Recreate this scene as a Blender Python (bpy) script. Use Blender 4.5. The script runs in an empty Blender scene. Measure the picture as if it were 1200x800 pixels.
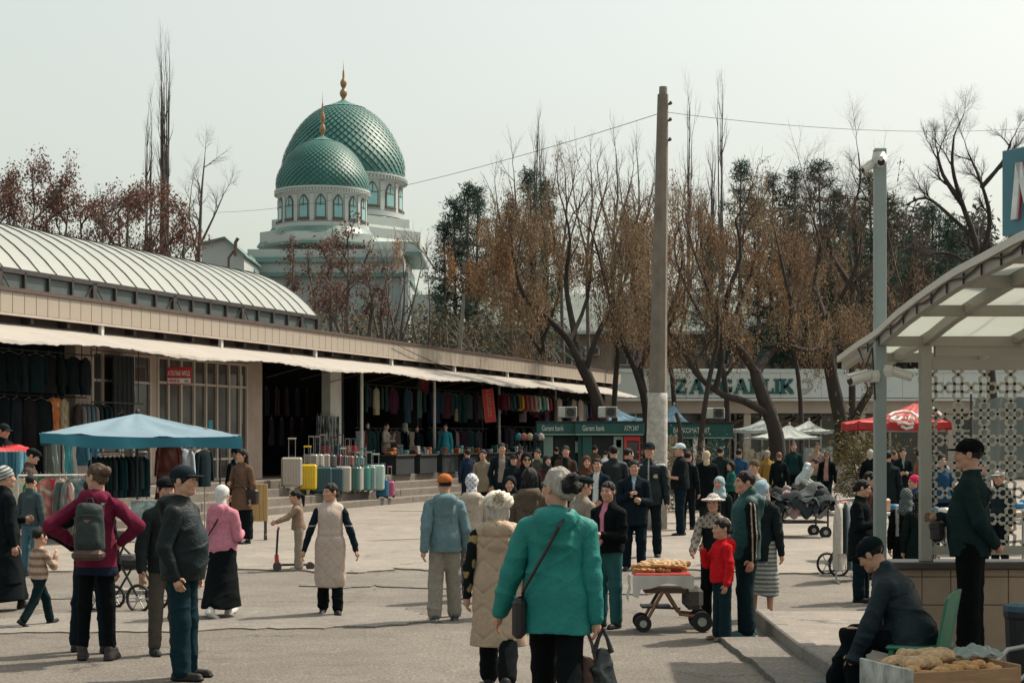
import bpy, math, random
import numpy as np
from mathutils import Vector, Matrix, Euler
R=math.radians
rng=np.random.default_rng(7); random.seed(7)
SC=bpy.context.scene; COL=SC.collection
# ---------------------------------------------------------------- camera, sky, sun, exposure
FPX=2000.; HOR=516.; HC=1.95
cam=bpy.data.cameras.new('camera'); camo=bpy.data.objects.new('camera',cam); COL.objects.link(camo)
camo.location=(0,0,HC); camo.rotation_euler=(R(90),0,0)
cam.sensor_width=36; cam.lens=36*FPX/1200; cam.shift_y=(HOR-400)/1200; cam.clip_end=3000; cam.clip_start=.1
SC.camera=camo
SUN=Vector((.50,.36,.80)).normalized()
elev=math.asin(SUN.z); az=math.atan2(SUN.x,SUN.y)
w=bpy.data.worlds.new('World'); SC.world=w; w.use_nodes=True
nt=w.node_tree; bg=nt.nodes['Background']; sky=nt.nodes.new('ShaderNodeTexSky'); sky.sky_type='NISHITA'
sky.sun_disc=False; sky.sun_elevation=elev; sky.sun_rotation=az; sky.air_density=.8; sky.dust_density=8; sky.ozone_density=1.0
mx=nt.nodes.new('ShaderNodeMix'); mx.data_type='RGBA'; mx.inputs[0].default_value=.46
nt.links.new(sky.outputs[0],mx.inputs[6]); mx.inputs[7].default_value=(6.3,6.7,5.55,1)   # thin even haze over the whole sky
nt.links.new(mx.outputs[2],bg.inputs[0]); bg.inputs[1].default_value=.15
sl=bpy.data.lights.new('sun','SUN'); sl.energy=5.0; sl.angle=R(.9); sl.color=(1,.895,.75)
so=bpy.data.objects.new('sun',sl); COL.objects.link(so); so.rotation_euler=(-SUN).to_track_quat('-Z','Y').to_euler()
so.location=(20,20,40)
SC.view_settings.view_transform='Standard'; SC.view_settings.look='None'; SC.view_settings.exposure=.2; SC.view_settings.gamma=1
# ---------------------------------------------------------------- helpers
def at(px,py,d): return Vector(((px-600)/FPX*d, d, HC+(HOR-py)/FPX*d))
def gd(py): return HC*FPX/(py-HOR)                # distance of a ground point seen at height py
def gp(px,py): d=gd(py); return Vector(((px-600)/FPX*d,d,0))
def tag(o,label=None,cat=None,group=None,kind=None):
    if label: o['label']=label
    if cat: o['category']=cat
    if group: o['group']=group
    if kind: o['kind']=kind
    return o
def empty(name,loc=(0,0,0),rz=0,label=None,cat=None,group=None,parent=None):
    o=bpy.data.objects.new(name,None); COL.objects.link(o); o.location=loc; o.rotation_euler=(0,0,rz); o.empty_display_size=.1
    if parent: o.parent=parent
    return tag(o,label,cat,group)
def link(name,me,parent=None,loc=None,rz=0):
    o=bpy.data.objects.new(name,me); COL.objects.link(o)
    if parent: o.parent=parent
    if loc is not None: o.location=loc
    if rz: o.rotation_euler=(0,0,rz)
    return o
def copy_tree(o,parent=None):
    c=o.copy(); COL.objects.link(c); c.parent=parent
    for ch in list(o.children): copy_tree(ch,c)
    return c
class MB:
    def __init__(s): s.v=[]; s.f=[]; s.M=None
    def add(s,vs,fs):
        n=len(s.v)
        s.v.extend([tuple(s.M@Vector(v)) if s.M else tuple(v) for v in vs]); s.f.extend([tuple(i+n for i in f) for f in fs]); return s
    def box(s,c,d,rot=None,taper=1.):
        x,y,z=[k/2 for k in d]; vs=[]
        for dz in (-1,1):
            t=1 if dz<0 else taper
            for dx,dy in ((-1,-1),(1,-1),(1,1),(-1,1)): vs.append(Vector((dx*x*t,dy*y*t,dz*z)))
        if rot is not None:
            m=Euler(rot).to_matrix() if not isinstance(rot,Matrix) else rot
            vs=[m@v for v in vs]
        c=Vector(c)
        return s.add([v+c for v in vs],[(3,2,1,0),(4,5,6,7),(0,1,5,4),(1,2,6,5),(2,3,7,6),(3,0,4,7)])
    def bbox(s,c,d,b=.01):           # bevelled box (chamfered on every edge)
        x,y,z=[k/2 for k in d]; b=min(b,x*.9,y*.9,z*.9); c=Vector(c); vs=[];ix={}
        for sx in (-1,1):
            for sy in (-1,1):
                for sz in (-1,1):
                    for a in range(3):
                        p=[sx*(x-b),sy*(y-b),sz*(z-b)]; q=(x,y,z)[a]; p[a]=(sx,sy,sz)[a]*q
                        ix[(sx,sy,sz,a)]=len(vs); vs.append(c+Vector(p))
        fs=[]
        for a in range(3):
            o1,o2=[k for k in range(3) if k!=a]
            for sg in (-1,1):
                q=[]
                for t1,t2 in ((-1,-1),(1,-1),(1,1),(-1,1)):
                    k=[0,0,0]; k[a]=sg;k[o1]=t1;k[o2]=t2; q.append(ix[(*k,a)])
                fs.append(tuple(q))
            for t1 in (-1,1):
                for t2 in (-1,1):
                    k=[0,0,0]; k[o1]=t1;k[o2]=t2; k[a]=-1; l=list(k); l[a]=1
                    fs.append((ix[(*k,o1)],ix[(*l,o1)],ix[(*l,o2)],ix[(*k,o2)]))
        for sx in (-1,1):
            for sy in (-1,1):
                for sz in (-1,1): fs.append(tuple(ix[(sx,sy,sz,a)] for a in range(3)))
        return s.add(vs,fs)
    def tube(s,pts,r,n=8,cap=True):
        pts=[Vector(p) for p in pts]
        if not hasattr(r,'__len__'): r=[r]*len(pts)
        vs=[];fs=[];pu=None
        for i,p in enumerate(pts):
            t=(pts[min(i+1,len(pts)-1)]-pts[max(i-1,0)])
            t=t.normalized() if t.length>1e-9 else Vector((0,0,1))
            if pu is None: pu=t.orthogonal().normalized()
            pu=(pu-t*pu.dot(t)); pu=pu.normalized() if pu.length>1e-6 else t.orthogonal().normalized()
            w_=t.cross(pu)
            for k in range(n):
                a=2*math.pi*k/n; vs.append(p+(pu*math.cos(a)+w_*math.sin(a))*r[i])
        for i in range(len(pts)-1):
            for k in range(n):
                a=i*n+k;b=i*n+(k+1)%n; fs.append((a,b,b+n,a+n))
        if cap: fs.append(tuple(range(n-1,-1,-1))); fs.append(tuple((len(pts)-1)*n+k for k in range(n)))
        return s.add(vs,fs)
    def lathe(s,prof,n=16,c=(0,0,0),cap=True):
        c=Vector(c); vs=[];fs=[]
        for r,z in prof:
            for k in range(n): a=2*math.pi*k/n; vs.append(c+Vector((r*math.cos(a),r*math.sin(a),z)))
        for i in range(len(prof)-1):
            for k in range(n): a=i*n+k;b=i*n+(k+1)%n; fs.append((a,b,b+n,a+n))
        if cap: fs.append(tuple(range(n-1,-1,-1))); fs.append(tuple((len(prof)-1)*n+k for k in range(n)))
        return s.add(vs,fs)
    def prism(s,poly,vec):
        n=len(poly); poly=[Vector(p) for p in poly]; vec=Vector(vec)
        return s.add(poly+[p+vec for p in poly],[tuple(range(n-1,-1,-1)),tuple(range(n,2*n))]+[(i,(i+1)%n,(i+1)%n+n,i+n) for i in range(n)])
    def grid(s,fn,nu,nv,thick=None):
        vs=[fn(i/nu,j/nv) for i in range(nu+1) for j in range(nv+1)]
        ix=lambda i,j:i*(nv+1)+j
        fs=[(ix(i,j),ix(i+1,j),ix(i+1,j+1),ix(i,j+1)) for i in range(nu) for j in range(nv)]
        if thick is not None:
            n=len(vs); t=Vector(thick); vs=vs+[Vector(v)+t for v in vs]
            fs2=[tuple(n+k for k in reversed(f)) for f in fs]
            bd=[ix(i,0) for i in range(nu)]+[ix(nu,j) for j in range(nv)]+[ix(i,nv) for i in range(nu,0,-1)]+[ix(0,j) for j in range(nv,0,-1)]
            fs=fs+fs2+[(bd[k],bd[(k+1)%len(bd)],bd[(k+1)%len(bd)]+n,bd[k]+n) for k in range(len(bd))]
        return s.add(vs,fs)
    def mesh(s,name,m,smooth=False):
        me=bpy.data.meshes.new(name); me.from_pydata(s.v,[],s.f); me.materials.append(m)
        if smooth:
            me.polygons.foreach_set('use_smooth',[True]*len(me.polygons))
        me.update(); return me
    def build(s,name,m,parent=None,smooth=False,loc=None,rz=0,auto=None):
        me=s.mesh(name,m,smooth)
        if auto:
            import bmesh
            me.polygons.foreach_set('use_smooth',[True]*len(me.polygons)); me.set_sharp_from_angle(angle=R(auto))
        return link(name,me,parent,loc,rz)
def npmesh(name,V,F,m,smooth=False,col=None):
    """big mesh from numpy arrays; F (n,3) or (n,4)"""
    me=bpy.data.meshes.new(name); V=np.asarray(V,np.float32); F=np.asarray(F,np.int32); k=F.shape[1]
    me.vertices.add(len(V)); me.vertices.foreach_set('co',V.ravel())
    me.loops.add(F.size); me.loops.foreach_set('vertex_index',F.ravel())
    me.polygons.add(len(F)); me.polygons.foreach_set('loop_start',np.arange(0,F.size,k,dtype=np.int32))
    if smooth: me.polygons.foreach_set('use_smooth',np.ones(len(F),bool))
    me.materials.append(m); me.update(calc_edges=True)
    if col is not None:
        ca=me.color_attributes.new('Col','FLOAT_COLOR','POINT'); c4=np.ones((len(V),4),np.float32); c4[:,:3]=col
        ca.data.foreach_set('color',c4.ravel())
    return me
# ---------------------------------------------------------------- materials
MATS={}
def mat(name,col,rough=.75,var=.18,scale=6.,bump=.15,bscale=None,metal=0.,attr=False,trans=0.,dirt=0.,dirtcol=(.12,.1,.08),spec=.35,aniso=None,coat=0.,tint=None):
    if name in MATS: return MATS[name]
    m=bpy.data.materials.new(name); m.use_nodes=True; t=m.node_tree; N=t.nodes; L=t.links; b=N['Principled BSDF']
    tc=N.new('ShaderNodeTexCoord'); mp=N.new('ShaderNodeMapping'); L.new(tc.outputs['Object'],mp.inputs[0])
    if aniso: mp.inputs['Scale'].default_value=aniso
    n1=N.new('ShaderNodeTexNoise'); n1.inputs['Scale'].default_value=scale; n1.inputs['Detail'].default_value=6; n1.inputs['Roughness'].default_value=.65
    L.new(mp.outputs[0],n1.inputs[0])
    mr=N.new('ShaderNodeMapRange'); mr.inputs[1].default_value=.3; mr.inputs[2].default_value=.7; mr.inputs[3].default_value=1-var; mr.inputs[4].default_value=1+var; L.new(n1.outputs[0],mr.inputs[0])
    mul=N.new('ShaderNodeMix'); mul.data_type='RGBA'; mul.blend_type='MULTIPLY'; mul.inputs[0].default_value=1
    if attr:
        a=N.new('ShaderNodeAttribute'); a.attribute_name='Col'; L.new(a.outputs[0],mul.inputs[6])
    else: mul.inputs[6].default_value=(*col,1)
    L.new(mr.outputs[0],mul.inputs[7]); out=mul.outputs[2]
    if dirt:
        n3=N.new('ShaderNodeTexNoise'); n3.inputs['Scale'].default_value=scale*.35; n3.inputs['Detail'].default_value=8; n3.inputs['Roughness'].default_value=.7; L.new(tc.outputs['Object'],n3.inputs[0])
        r3=N.new('ShaderNodeMapRange'); r3.inputs[1].default_value=.48; r3.inputs[2].default_value=.75; r3.inputs[3].default_value=0; r3.inputs[4].default_value=dirt; L.new(n3.outputs[0],r3.inputs[0])
        dm=N.new('ShaderNodeMix'); dm.data_type='RGBA'; L.new(r3.outputs[0],dm.inputs[0]); L.new(out,dm.inputs[6]); dm.inputs[7].default_value=(*dirtcol,1); out=dm.outputs[2]
    L.new(out,b.inputs['Base Color']); b.inputs['Roughness'].default_value=rough; b.inputs['Metallic'].default_value=metal
    b.inputs['Specular IOR Level'].default_value=spec
    if coat: b.inputs['Coat Weight'].default_value=coat
    if bump:
        n2=N.new('ShaderNodeTexNoise'); n2.inputs['Scale'].default_value=bscale or scale*5; n2.inputs['Detail'].default_value=5; L.new(mp.outputs[0],n2.inputs[0])
        bp=N.new('ShaderNodeBump'); bp.inputs['Strength'].default_value=bump; bp.inputs['Distance'].default_value=.02; L.new(n2.outputs[0],bp.inputs['Height']); L.new(bp.outputs[0],b.inputs['Normal'])
    if trans:                       # thin cloth / leaf / plastic sheet that lets light through
        tr=N.new('ShaderNodeBsdfTranslucent'); L.new(out,tr.inputs[0]); ms=N.new('ShaderNodeMixShader'); ms.inputs[0].default_value=trans
        L.new(b.outputs[0],ms.inputs[1]); L.new(tr.outputs[0],ms.inputs[2]); L.new(ms.outputs[0],N['Material Output'].inputs[0])
    MATS[name]=m; return m
def glass(name,col=(.05,.07,.07),rough=.08):
    return mat(name,col,rough=rough,var=.3,scale=1.2,bump=.02,bscale=2,spec=.6)
def text(name,body,m,parent,loc,rot,size,depth=.01,sx=1.,align='LEFT',bold=0.,shear=0.):
    c=bpy.data.curves.new(name,'FONT'); c.body=body; c.size=size; c.extrude=depth; c.align_x=align; c.offset=bold; c.shear=shear; c.resolution_u=3
    o=bpy.data.objects.new(name+'_tmp',c); COL.objects.link(o); bpy.context.view_layer.update()
    me=bpy.data.meshes.new_from_object(o.evaluated_get(bpy.context.evaluated_depsgraph_get())); bpy.data.objects.remove(o)
    me.materials.clear(); me.materials.append(m)
    q=link(name,me,parent); q.location=loc; q.rotation_euler=rot; q.scale=(sx,1,1); return q
# facade frame of the market hall: u along the wall, n out of the wall
FU=Vector((.3321,.9432,0)).normalized(); FN=Vector((FU.y,-FU.x,0)); FO=Vector((-6.75,50,0))
def F(u,n,z): return FO+FU*u+FN*n+Vector((0,0,z))
FROT=math.atan2(FU.y,FU.x)
def fu(px,n=0.):
    k=(px-600)/FPX; P=FO+FN*n; return (k*P.y-P.x)/(FU.x-k*FU.y)
def fz(px,py,n=0.):
    u=fu(px,n); return HC+(HOR-py)*(F(u,n,0).y)/FPX
FM=Matrix(((FU.x,FN.x,0,FO.x),(FU.y,FN.y,0,FO.y),(0,0,1,0),(0,0,0,1)))   # local (u,n,z) -> world
def FB(): b=MB(); b.M=FM; return b
# ================================================================ ground
def ground_mat(name,base,dark,speck,crack=True,seed=0.,patch=.5):
    m=bpy.data.materials.new(name); m.use_nodes=True; t=m.node_tree; N=t.nodes; L=t.links; b=N['Principled BSDF']
    tc=N.new('ShaderNodeNewGeometry'); mp=N.new('ShaderNodeMapping'); mp.inputs['Location'].default_value=(seed,seed*1.7,0); L.new(tc.outputs['Position'],mp.inputs[0])
    def noise(s,d=6,r=.6,dist=0):
        n=N.new('ShaderNodeTexNoise'); n.inputs['Scale'].default_value=s; n.inputs['Detail'].default_value=d; n.inputs['Roughness'].default_value=r; n.inputs['Distortion'].default_value=dist; L.new(mp.outputs[0],n.inputs[0]); return n.outputs[0]
    def rng_(x,a,b_,c,d):
        n=N.new('ShaderNodeMapRange'); L.new(x,n.inputs[0])
        for i,v in enumerate((a,b_,c,d)): n.inputs[i+1].default_value=v
        return n.outputs[0]
    def mixc(f,a,c,bt='MIX'):
        n=N.new('ShaderNodeMix'); n.data_type='RGBA'; n.blend_type=bt
        if hasattr(f,'name'): L.new(f,n.inputs[0])
        else: n.inputs[0].default_value=f
        for i,x in ((6,a),(7,c)):
            if hasattr(x,'name'): L.new(x,n.inputs[i])
            else: n.inputs[i].default_value=(*x,1)
        return n.outputs[2]
    big=rng_(noise(.35,9,.7,.8),.36,.66,0,min(1,patch*1.5))
    c=mixc(big,base,dark)
    c=mixc(rng_(noise(2.2,8,.75,.3),.45,.7,0,.45),c,tuple(k*.72 for k in dark))
    c=mixc(rng_(noise(1.1,5,.6,1.2),.60,.72,0,.5),c,tuple(k*.6 for k in dark)); st=rng_(noise(4.5,3,.5,.5),.62,.68,0,.4); c=mixc(st,c,tuple(min(1,k*1.35) for k in base))
    c=mixc(rng_(noise(34,4,.8),.38,.62,speck,0),c,tuple(k*.38 for k in dark)); c=mixc(rng_(noise(95,2,.6),.60,.72,0,.35),c,tuple(min(1,k*1.7) for k in base))
    h=noise(60,4,.7)
    b.inputs['Roughness'].default_value=.9; b.inputs['Specular IOR Level'].default_value=.2
    if crack:
        v=N.new('ShaderNodeTexVoronoi'); v.feature='DISTANCE_TO_EDGE'; v.inputs['Scale'].default_value=.33
        nd=N.new('ShaderNodeTexNoise'); nd.inputs['Scale'].default_value=1.6; nd.inputs['Detail'].default_value=6; nd.inputs['Roughness'].default_value=.7; L.new(mp.outputs[0],nd.inputs[0])
        va=N.new('ShaderNodeVectorMath'); va.operation='MULTIPLY_ADD'; L.new(nd.outputs[1],va.inputs[0]); va.inputs[1].default_value=(1.1,1.1,0); L.new(mp.outputs[0],va.inputs[2])
        L.new(va.outputs[0],v.inputs['Vector']); cr=rng_(v.outputs[0],.002,.009,.8,0)
        gate=rng_(noise(.6,3,.5),.5,.58,0,.85)
        mu=N.new('ShaderNodeMath'); mu.operation='MULTIPLY'; L.new(cr,mu.inputs[0]); L.new(gate,mu.inputs[1])
        c=mixc(mu.outputs[0],c,(.035,.032,.03))
    L.new(c,b.inputs['Base Color'])
    bp=N.new('ShaderNodeBump'); bp.inputs['Strength'].default_value=.55; bp.inputs['Distance'].default_value=.012; L.new(h,bp.inputs['Height']); L.new(bp.outputs[0],b.inputs['Normal'])
    return m
M_ASPH=ground_mat('worn_asphalt',(.245,.220,.190),(.140,.127,.111),.85)
M_CONC=ground_mat('dusty_concrete',(.30,.27,.232),(.19,.176,.156),.35,seed=11.3,patch=.6)
M_PATCH=ground_mat('patched_asphalt',(.225,.207,.182),(.155,.144,.128),.75,crack=False,seed=4.4)
M_KERB=ground_mat('kerb_concrete',(.27,.25,.225),(.185,.172,.155),.5,crack=False,seed=7.7)
M_ASPH2=ground_mat('lighter_asphalt',(.262,.24,.211),(.170,.157,.139),.6,seed=31.3,crack=False)
g=MB(); S=1500
g.add([(-S,-60,0),(S,-60,0),(S,S,0),(-S,S,0)],[(0,1,2,3)]); tag(g.build('ground',M_ASPH),kind='structure')
def sheet(name,outline,z,m,thick=.03,jit=.05,seed=0,sub=.35):
    """a slab of paving with a ragged broken edge, its rim a real step"""
    r=random.Random(seed); P=[]; sub=.11; w1=w2=0
    for i in range(len(outline)):
        a=Vector(outline[i]);b=Vector(outline[(i+1)%len(outline)]); n=max(1,min(400,int((b-a).length/sub))); d=(b-a).normalized()
        for k in range(n):
            p=a.lerp(b,k/n); w1=w1*.96+r.gauss(0,jit*.35); w2=w2*.5+r.gauss(0,jit*.35); w_=(w1+w2)*min(1,4*k/n,4*(n-k)/n); P.append(Vector((p.x-d.y*w_,p.y+d.x*w_,z-thick)))
    mb=MB(); mb.prism(P,(0,0,thick)); return tag(mb.build(name,m),kind='structure')
# smoother concrete strip along the market hall, broken front edge
edge=[(-60,672),(100,669),(170,666),(300,668),(420,672),(455,666),(560,668),(700,668),(840,670),(950,673),(1000,668),(1250,660)]
sheet('pavement',[gp(*e).xy.to_3d() for e in edge]+[gp(1250,560).xy.to_3d(),Vector((45,95,0)),Vector((-5,95,0)),gp(-400,604).xy.to_3d(),gp(-400,660).xy.to_3d()],.024,M_CONC,.022,.16,3)
sheet('pavement',[gp(*e).xy.to_3d() for e in [(70,741),(200,741),(300,738),(380,737),(440,735),(520,729),(540,722),(470,712),(360,709),(250,712),(130,717),(30,724),(-80,733),(-80,742)]],.014,M_ASPH2,.012,.12,5)
sheet('pavement',[gp(*e).xy.to_3d() for e in [(350,687),(400,690),(440,686),(480,689),(540,690),(640,690),(760,697),(760,686),(620,681),(480,681),(420,683)]],.016,M_PATCH,.014,.08,9)
sheet('pavement',[gp(*e).xy.to_3d() for e in [(-60,703),(60,702),(140,706),(250,702),(280,694),(150,688),(20,690),(-80,694)]],.013,M_PATCH,.011,.1,13)
# raised stone apron and kerb in front of the cafe pavilion
sheet('pavement',[Vector(p) for p in [(2.02,16.55,0),(2.05,15.2,0),(2.06,13.2,0),(2.12,11.2,0),(9,11.2,0),(9,16.5,0)]],.05,M_PATCH,.05,.02,21)
P0=[(2.66,18.15,0),(2.62,16.6,0),(2.6,14.8,0),(2.66,13.0,0)]
for i in range(3):
    a,b=Vector(P0[i]),Vector(P0[i+1]); c=(a+b)/2; k=MB(); k.bbox((0,0,0),(.16,(a-b).length-.012,.2),.015)
    tag(k.build('kerb',M_KERB,loc=(c.x,c.y,.065),rz=math.atan2(-(b-a).x,(b-a).y)),kind='structure')
sheet('pavement',[Vector(p) for p in [(2.72,18.1,0),(2.70,16.6,0),(2.68,14.8,0),(2.74,12.6,0),(9,12.6,0),(9,18.1,0)]],.145,M_CONC,.12,.004,23)
# kerb and planting strip behind the crowd
for i in range(16):
    k=MB(); k.bbox((0,0,0),(1.96,.18,.2),.02); x=7.9+i*2; 
    tag(k.build('kerb',M_KERB,loc=(x,43.6+.0*i,.07)),kind='structure')
sheet('planting_strip',[Vector(p) for p in [(6.9,43.75,0),(40,43.75,0),(40,47,0),(6.9,47,0)]],.12,ground_mat('dry_soil',(.16,.125,.09),(.09,.08,.055),.6,crack=False,seed=3),.12,.05,29)

# ================================================================ market hall
M_FASCIA=mat('beige_fascia_panel',(.33,.285,.235),.6,.08,.8,.03,dirt=.25,dirtcol=(.3,.25,.2))
M_BROWN=mat('brown_painted_steel',(.085,.058,.048),.6,.2,3)
M_DARKBR=mat('dark_brown_soffit',(.07,.052,.043),.8,.25,3)
M_WALLB=mat('beige_plaster',(.36,.285,.24),.85,.15,1.5,.2,dirt=.35,dirtcol=(.2,.15,.12))
M_FRAME=mat('beige_window_frame',(.42,.36,.31),.6,.1,4,.05)
M_GLASSD=glass('dark_shop_glass',(.055,.05,.047))
M_VAULT=mat('milky_polycarbonate',(.36,.39,.365),.35,.06,.5,.02,trans=.25,dirt=.15,dirtcol=(.4,.4,.36))
M_RIB=mat('dark_steel_rib',(.05,.045,.045),.5,.2,4)
M_CLER=mat('grey_clerestory_sheet',(.085,.11,.11),.35,.2,.8,.03)
M_AWN=mat('white_awning_cloth',(.39,.365,.33),.85,.06,.7,.25,bscale=9,trans=.22,dirt=.22,dirtcol=(.5,.44,.38))
M_STEP=ground_mat('step_concrete',(0.238,0.209,0.180),(0.144,0.130,0.112),.6,crack=True,seed=19)
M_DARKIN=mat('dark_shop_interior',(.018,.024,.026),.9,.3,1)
M_WHITEP=mat('white_painted_steel',(.55,.54,.5),.5,.12,3,dirt=.25)
hall=empty('market_hall',F(0,0,0),0,'long beige market hall with a milky vaulted roof and cloth awnings','building')
hall.location=(0,0,0)
UL,UR=-22.,34.
FLOOR=.86
# steps and shop floor
for i in range(4):
    n0=2.45-.42*i; h=.215*(i+1)
    for a,b_ in ((UL,-8.2),(-8.2,-2.2),(-2.2,4.1),(4.1,12),(12,24.5)):
        s_=FB(); s_.bbox(((a+b_)/2,(n0-12)/2+.1,h-.6),(b_-a-.012,n0+12-.2,1.2+.002*i),.02); s_.build('step',M_STEP,hall)
# back walls of the dark shops and the side partitions
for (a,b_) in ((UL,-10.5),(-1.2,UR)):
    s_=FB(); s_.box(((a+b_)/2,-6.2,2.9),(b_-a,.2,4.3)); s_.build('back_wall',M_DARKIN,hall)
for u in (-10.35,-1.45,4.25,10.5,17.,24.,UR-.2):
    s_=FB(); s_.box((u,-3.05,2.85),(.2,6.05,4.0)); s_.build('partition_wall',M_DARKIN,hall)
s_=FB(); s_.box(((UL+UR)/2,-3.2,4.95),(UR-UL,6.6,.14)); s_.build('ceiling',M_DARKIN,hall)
# soffit band and roof slab
s_=FB(); s_.box(((UL+UR)/2,.1,4.55),(UR-UL,.24,.5)); s_.build('lintel',M_DARKBR,hall)
for i in range(40):
    u=UL+.7+i*1.4; s_=FB(); s_.box((u,.34,4.6),(.12,.26,.16)); s_.build('bracket',M_RIB,hall)
for i in range(9):
    u=-16+5.7*i; s_=FB(); s_.box((u,.55,4.5),(.11,.09,.46)); s_.build('post',M_WHITEP,hall)
s_=FB(); s_.box(((UL+UR)/2,-6.5,5.08),(UR-UL+.1,13.9,.12)); s_.build('roof',M_BROWN,hall)
s_=FB(); s_.box(((UL+UR)/2,.56,5.2),(UR-UL+.2,.2,.085)); s_.build('parapet_cap',M_BROWN,hall)
# fascia: separate sheet panels with real joints
me=None; n_=0; step_=.43; base=FB()
bm_=MB(); bm_.bbox((0,0,0),(step_-.014,.05,.46),.006); pme=bm_.mesh('fascia_panel',M_FASCIA)
u=UL
while u<UR-.01 and n_<300:
    o=link('fascia_panel',pme,hall); o.location=F(u+step_/2,.6,4.925); o.rotation_euler=(R(random.uniform(-.35,.35)),0,FROT+R(random.uniform(-.3,.3))); u+=step_; n_+=1
s_=FB(); s_.box(((UL+UR)/2,.54,4.92),(UR-UL,.06,.42)); s_.build('fascia_backing',M_DARKBR,hall)
s_=FB(); s_.box(((UL+UR)/2,.6,4.665),(UR-UL,.07,.05)); s_.build('fascia_rail',M_FRAME,hall)
# vaulted roof
VA,VPH,VE,VN0=3.6,R(50),6.08,-2.0
def vault(u,t,dr=0):
    rr=VA/math.sin(VPH); a=VPH*(1-2*t); return Vector((u,VN0-VA+(rr+dr)*math.sin(a),VE+(rr+dr)*math.cos(a)-rr*math.cos(VPH)))
SP=.742; u0=-9.83-SP*12; ne=0
us=[u0+SP*i for i in range(100) if u0+SP*i<6.6]
for i,u in enumerate(us):
    b=FB(); pr=[]; 
    for k in range(17): pr.append(vault(u,k/16,.008))
    b.tube(pr,.022,5); b.build('roof_rib',M_RIB,hall)
    if i+1<len(us):
        b=FB(); b.grid(lambda a,c:vault(u+.01+a*(SP-.02),c,random.uniform(-.004,.004)),2,16,(0,0,-.012)); b.build('roof_panel',M_VAULT,hall,auto=35)
ue=us[-1]
b=FB(); b.prism([vault(ue+.0,k/16,-.05) for k in range(17)],(.04,0,0)); b.build('gable_panel',M_CLER,hall)
for nn in (VN0,VN0-2*VA):
    b=FB(); b.box(((us[0]+ue)/2,nn,VE-.05),(ue-us[0],.12,.12)); b.build('eave_beam',M_RIB,hall)
k=0; u=us[0]
while u<ue-.3:
    b=FB(); b.box((u+.5,VN0-.03,5.58),(.96,.02,.86)); b.build('clerestory_panel',M_CLER,hall)
    b=FB(); b.box((u,VN0+.02,5.58),(.16 if k%4==0 else .07,.08,.9)); b.build('clerestory_post',M_RIB,hall)
    if k%4 in (0,3):
        b=FB(); s0=.06 if k%4==0 else .94; b.tube([(u+s0,VN0+.03,5.98),(u+.5+(.3 if s0<.5 else -.3),VN0+.03,5.18)],.018,4); b.build('clerestory_brace',M_RIB,hall)
    u+=1.0; k+=1
b=FB(); b.box((ue-.05,VN0+.02,5.58),(.12,.1,.9)); b.build('clerestory_post',M_RIB,hall)
# facade wall pieces between the openings
def wall(a,b_,z0,z1,m=M_WALLB,n=-.02,th=.3,name='wall'):
    s_=FB(); s_.box(((a+b_)/2,n-th/2,(z0+z1)/2),(b_-a,th,z1-z0)); return s_.build(name,m,hall)
wall(-10.5,-9.82,FLOOR,4.32)
wall(-7.16,-6.75,FLOOR,4.32); wall(-2.05,-1.17,FLOOR,4.32); wall(3.35,4.15,FLOOR,4.32,M_WHITEP)
wall(-9.82,-2.05,4.12,4.32)
wall(-9.82,-8.6,FLOOR,1.6)
def window(ua,ub,z0,z1,vs,hs,glassm=M_GLASSD,name='window'):
    """glazed screen: frame bars as parts, each pane its own sheet"""
    f=FB()
    for u in [ua]+list(vs)+[ub]: f.box((u,-.04,(z0+z1)/2),(.075,.09,z1-z0))
    fr=f.build(name,M_FRAME,hall)
    xs=[ua]+list(vs)+[ub]; zs=[z0]+list(hs)+[z1]
    for i,z in enumerate(zs):
        for a,b_ in zip(xs,xs[1:]):
            q=FB(); q.box(((a+b_)/2,-.045,z+(.03 if i==0 else -.03 if i==len(zs)-1 else 0)),(b_-a-.078,.075,.06)); q.build('glazing_bar',M_FRAME,fr)
    for a,b_ in zip(xs,xs[1:]):
        for c,d_ in zip(zs,zs[1:]):
            q=FB(); q.box(((a+b_)/2,-.06+random.uniform(-.006,.006),(c+d_)/2),(b_-a-.07,.012,d_-c-.05)); q.build('pane',glassm,fr)
    return fr
window(-9.8,-8.62,1.62,4.1,[fu(121)],[3.4])
window(-8.5,-7.2,FLOOR+.01,4.1,[fu(157)],[3.4])
window(fu(185.5),-2.1,FLOOR+.01,4.1,[fu(x) for x in (198,213,228,242,255,269,282)],[1.45,3.44])
for u in (fu(211),fu(267)):
    q=FB(); q.box((u,.03,1.95),(.03,.04,.14)); q.build('door_handle',M_RIB,hall)
for u in (fu(191),fu(248)):
    q=FB(); q.box((u,-.035,2.35),(.24,.006,.3)); tag(q.build('sticker',mat('blue_sticker',(.04,.22,.3),.4,.1),hall))
# white posts that carry the awning
for px in (407,): pass
for u,n in ((4.55,.5),(10.7,.5),(17.4,.5),(24.5,.5)):
    q=FB(); q.tube([(u,n,FLOOR),(u,n,4.25)],.055,8); q.build('awning_post',M_WHITEP,hall)
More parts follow.
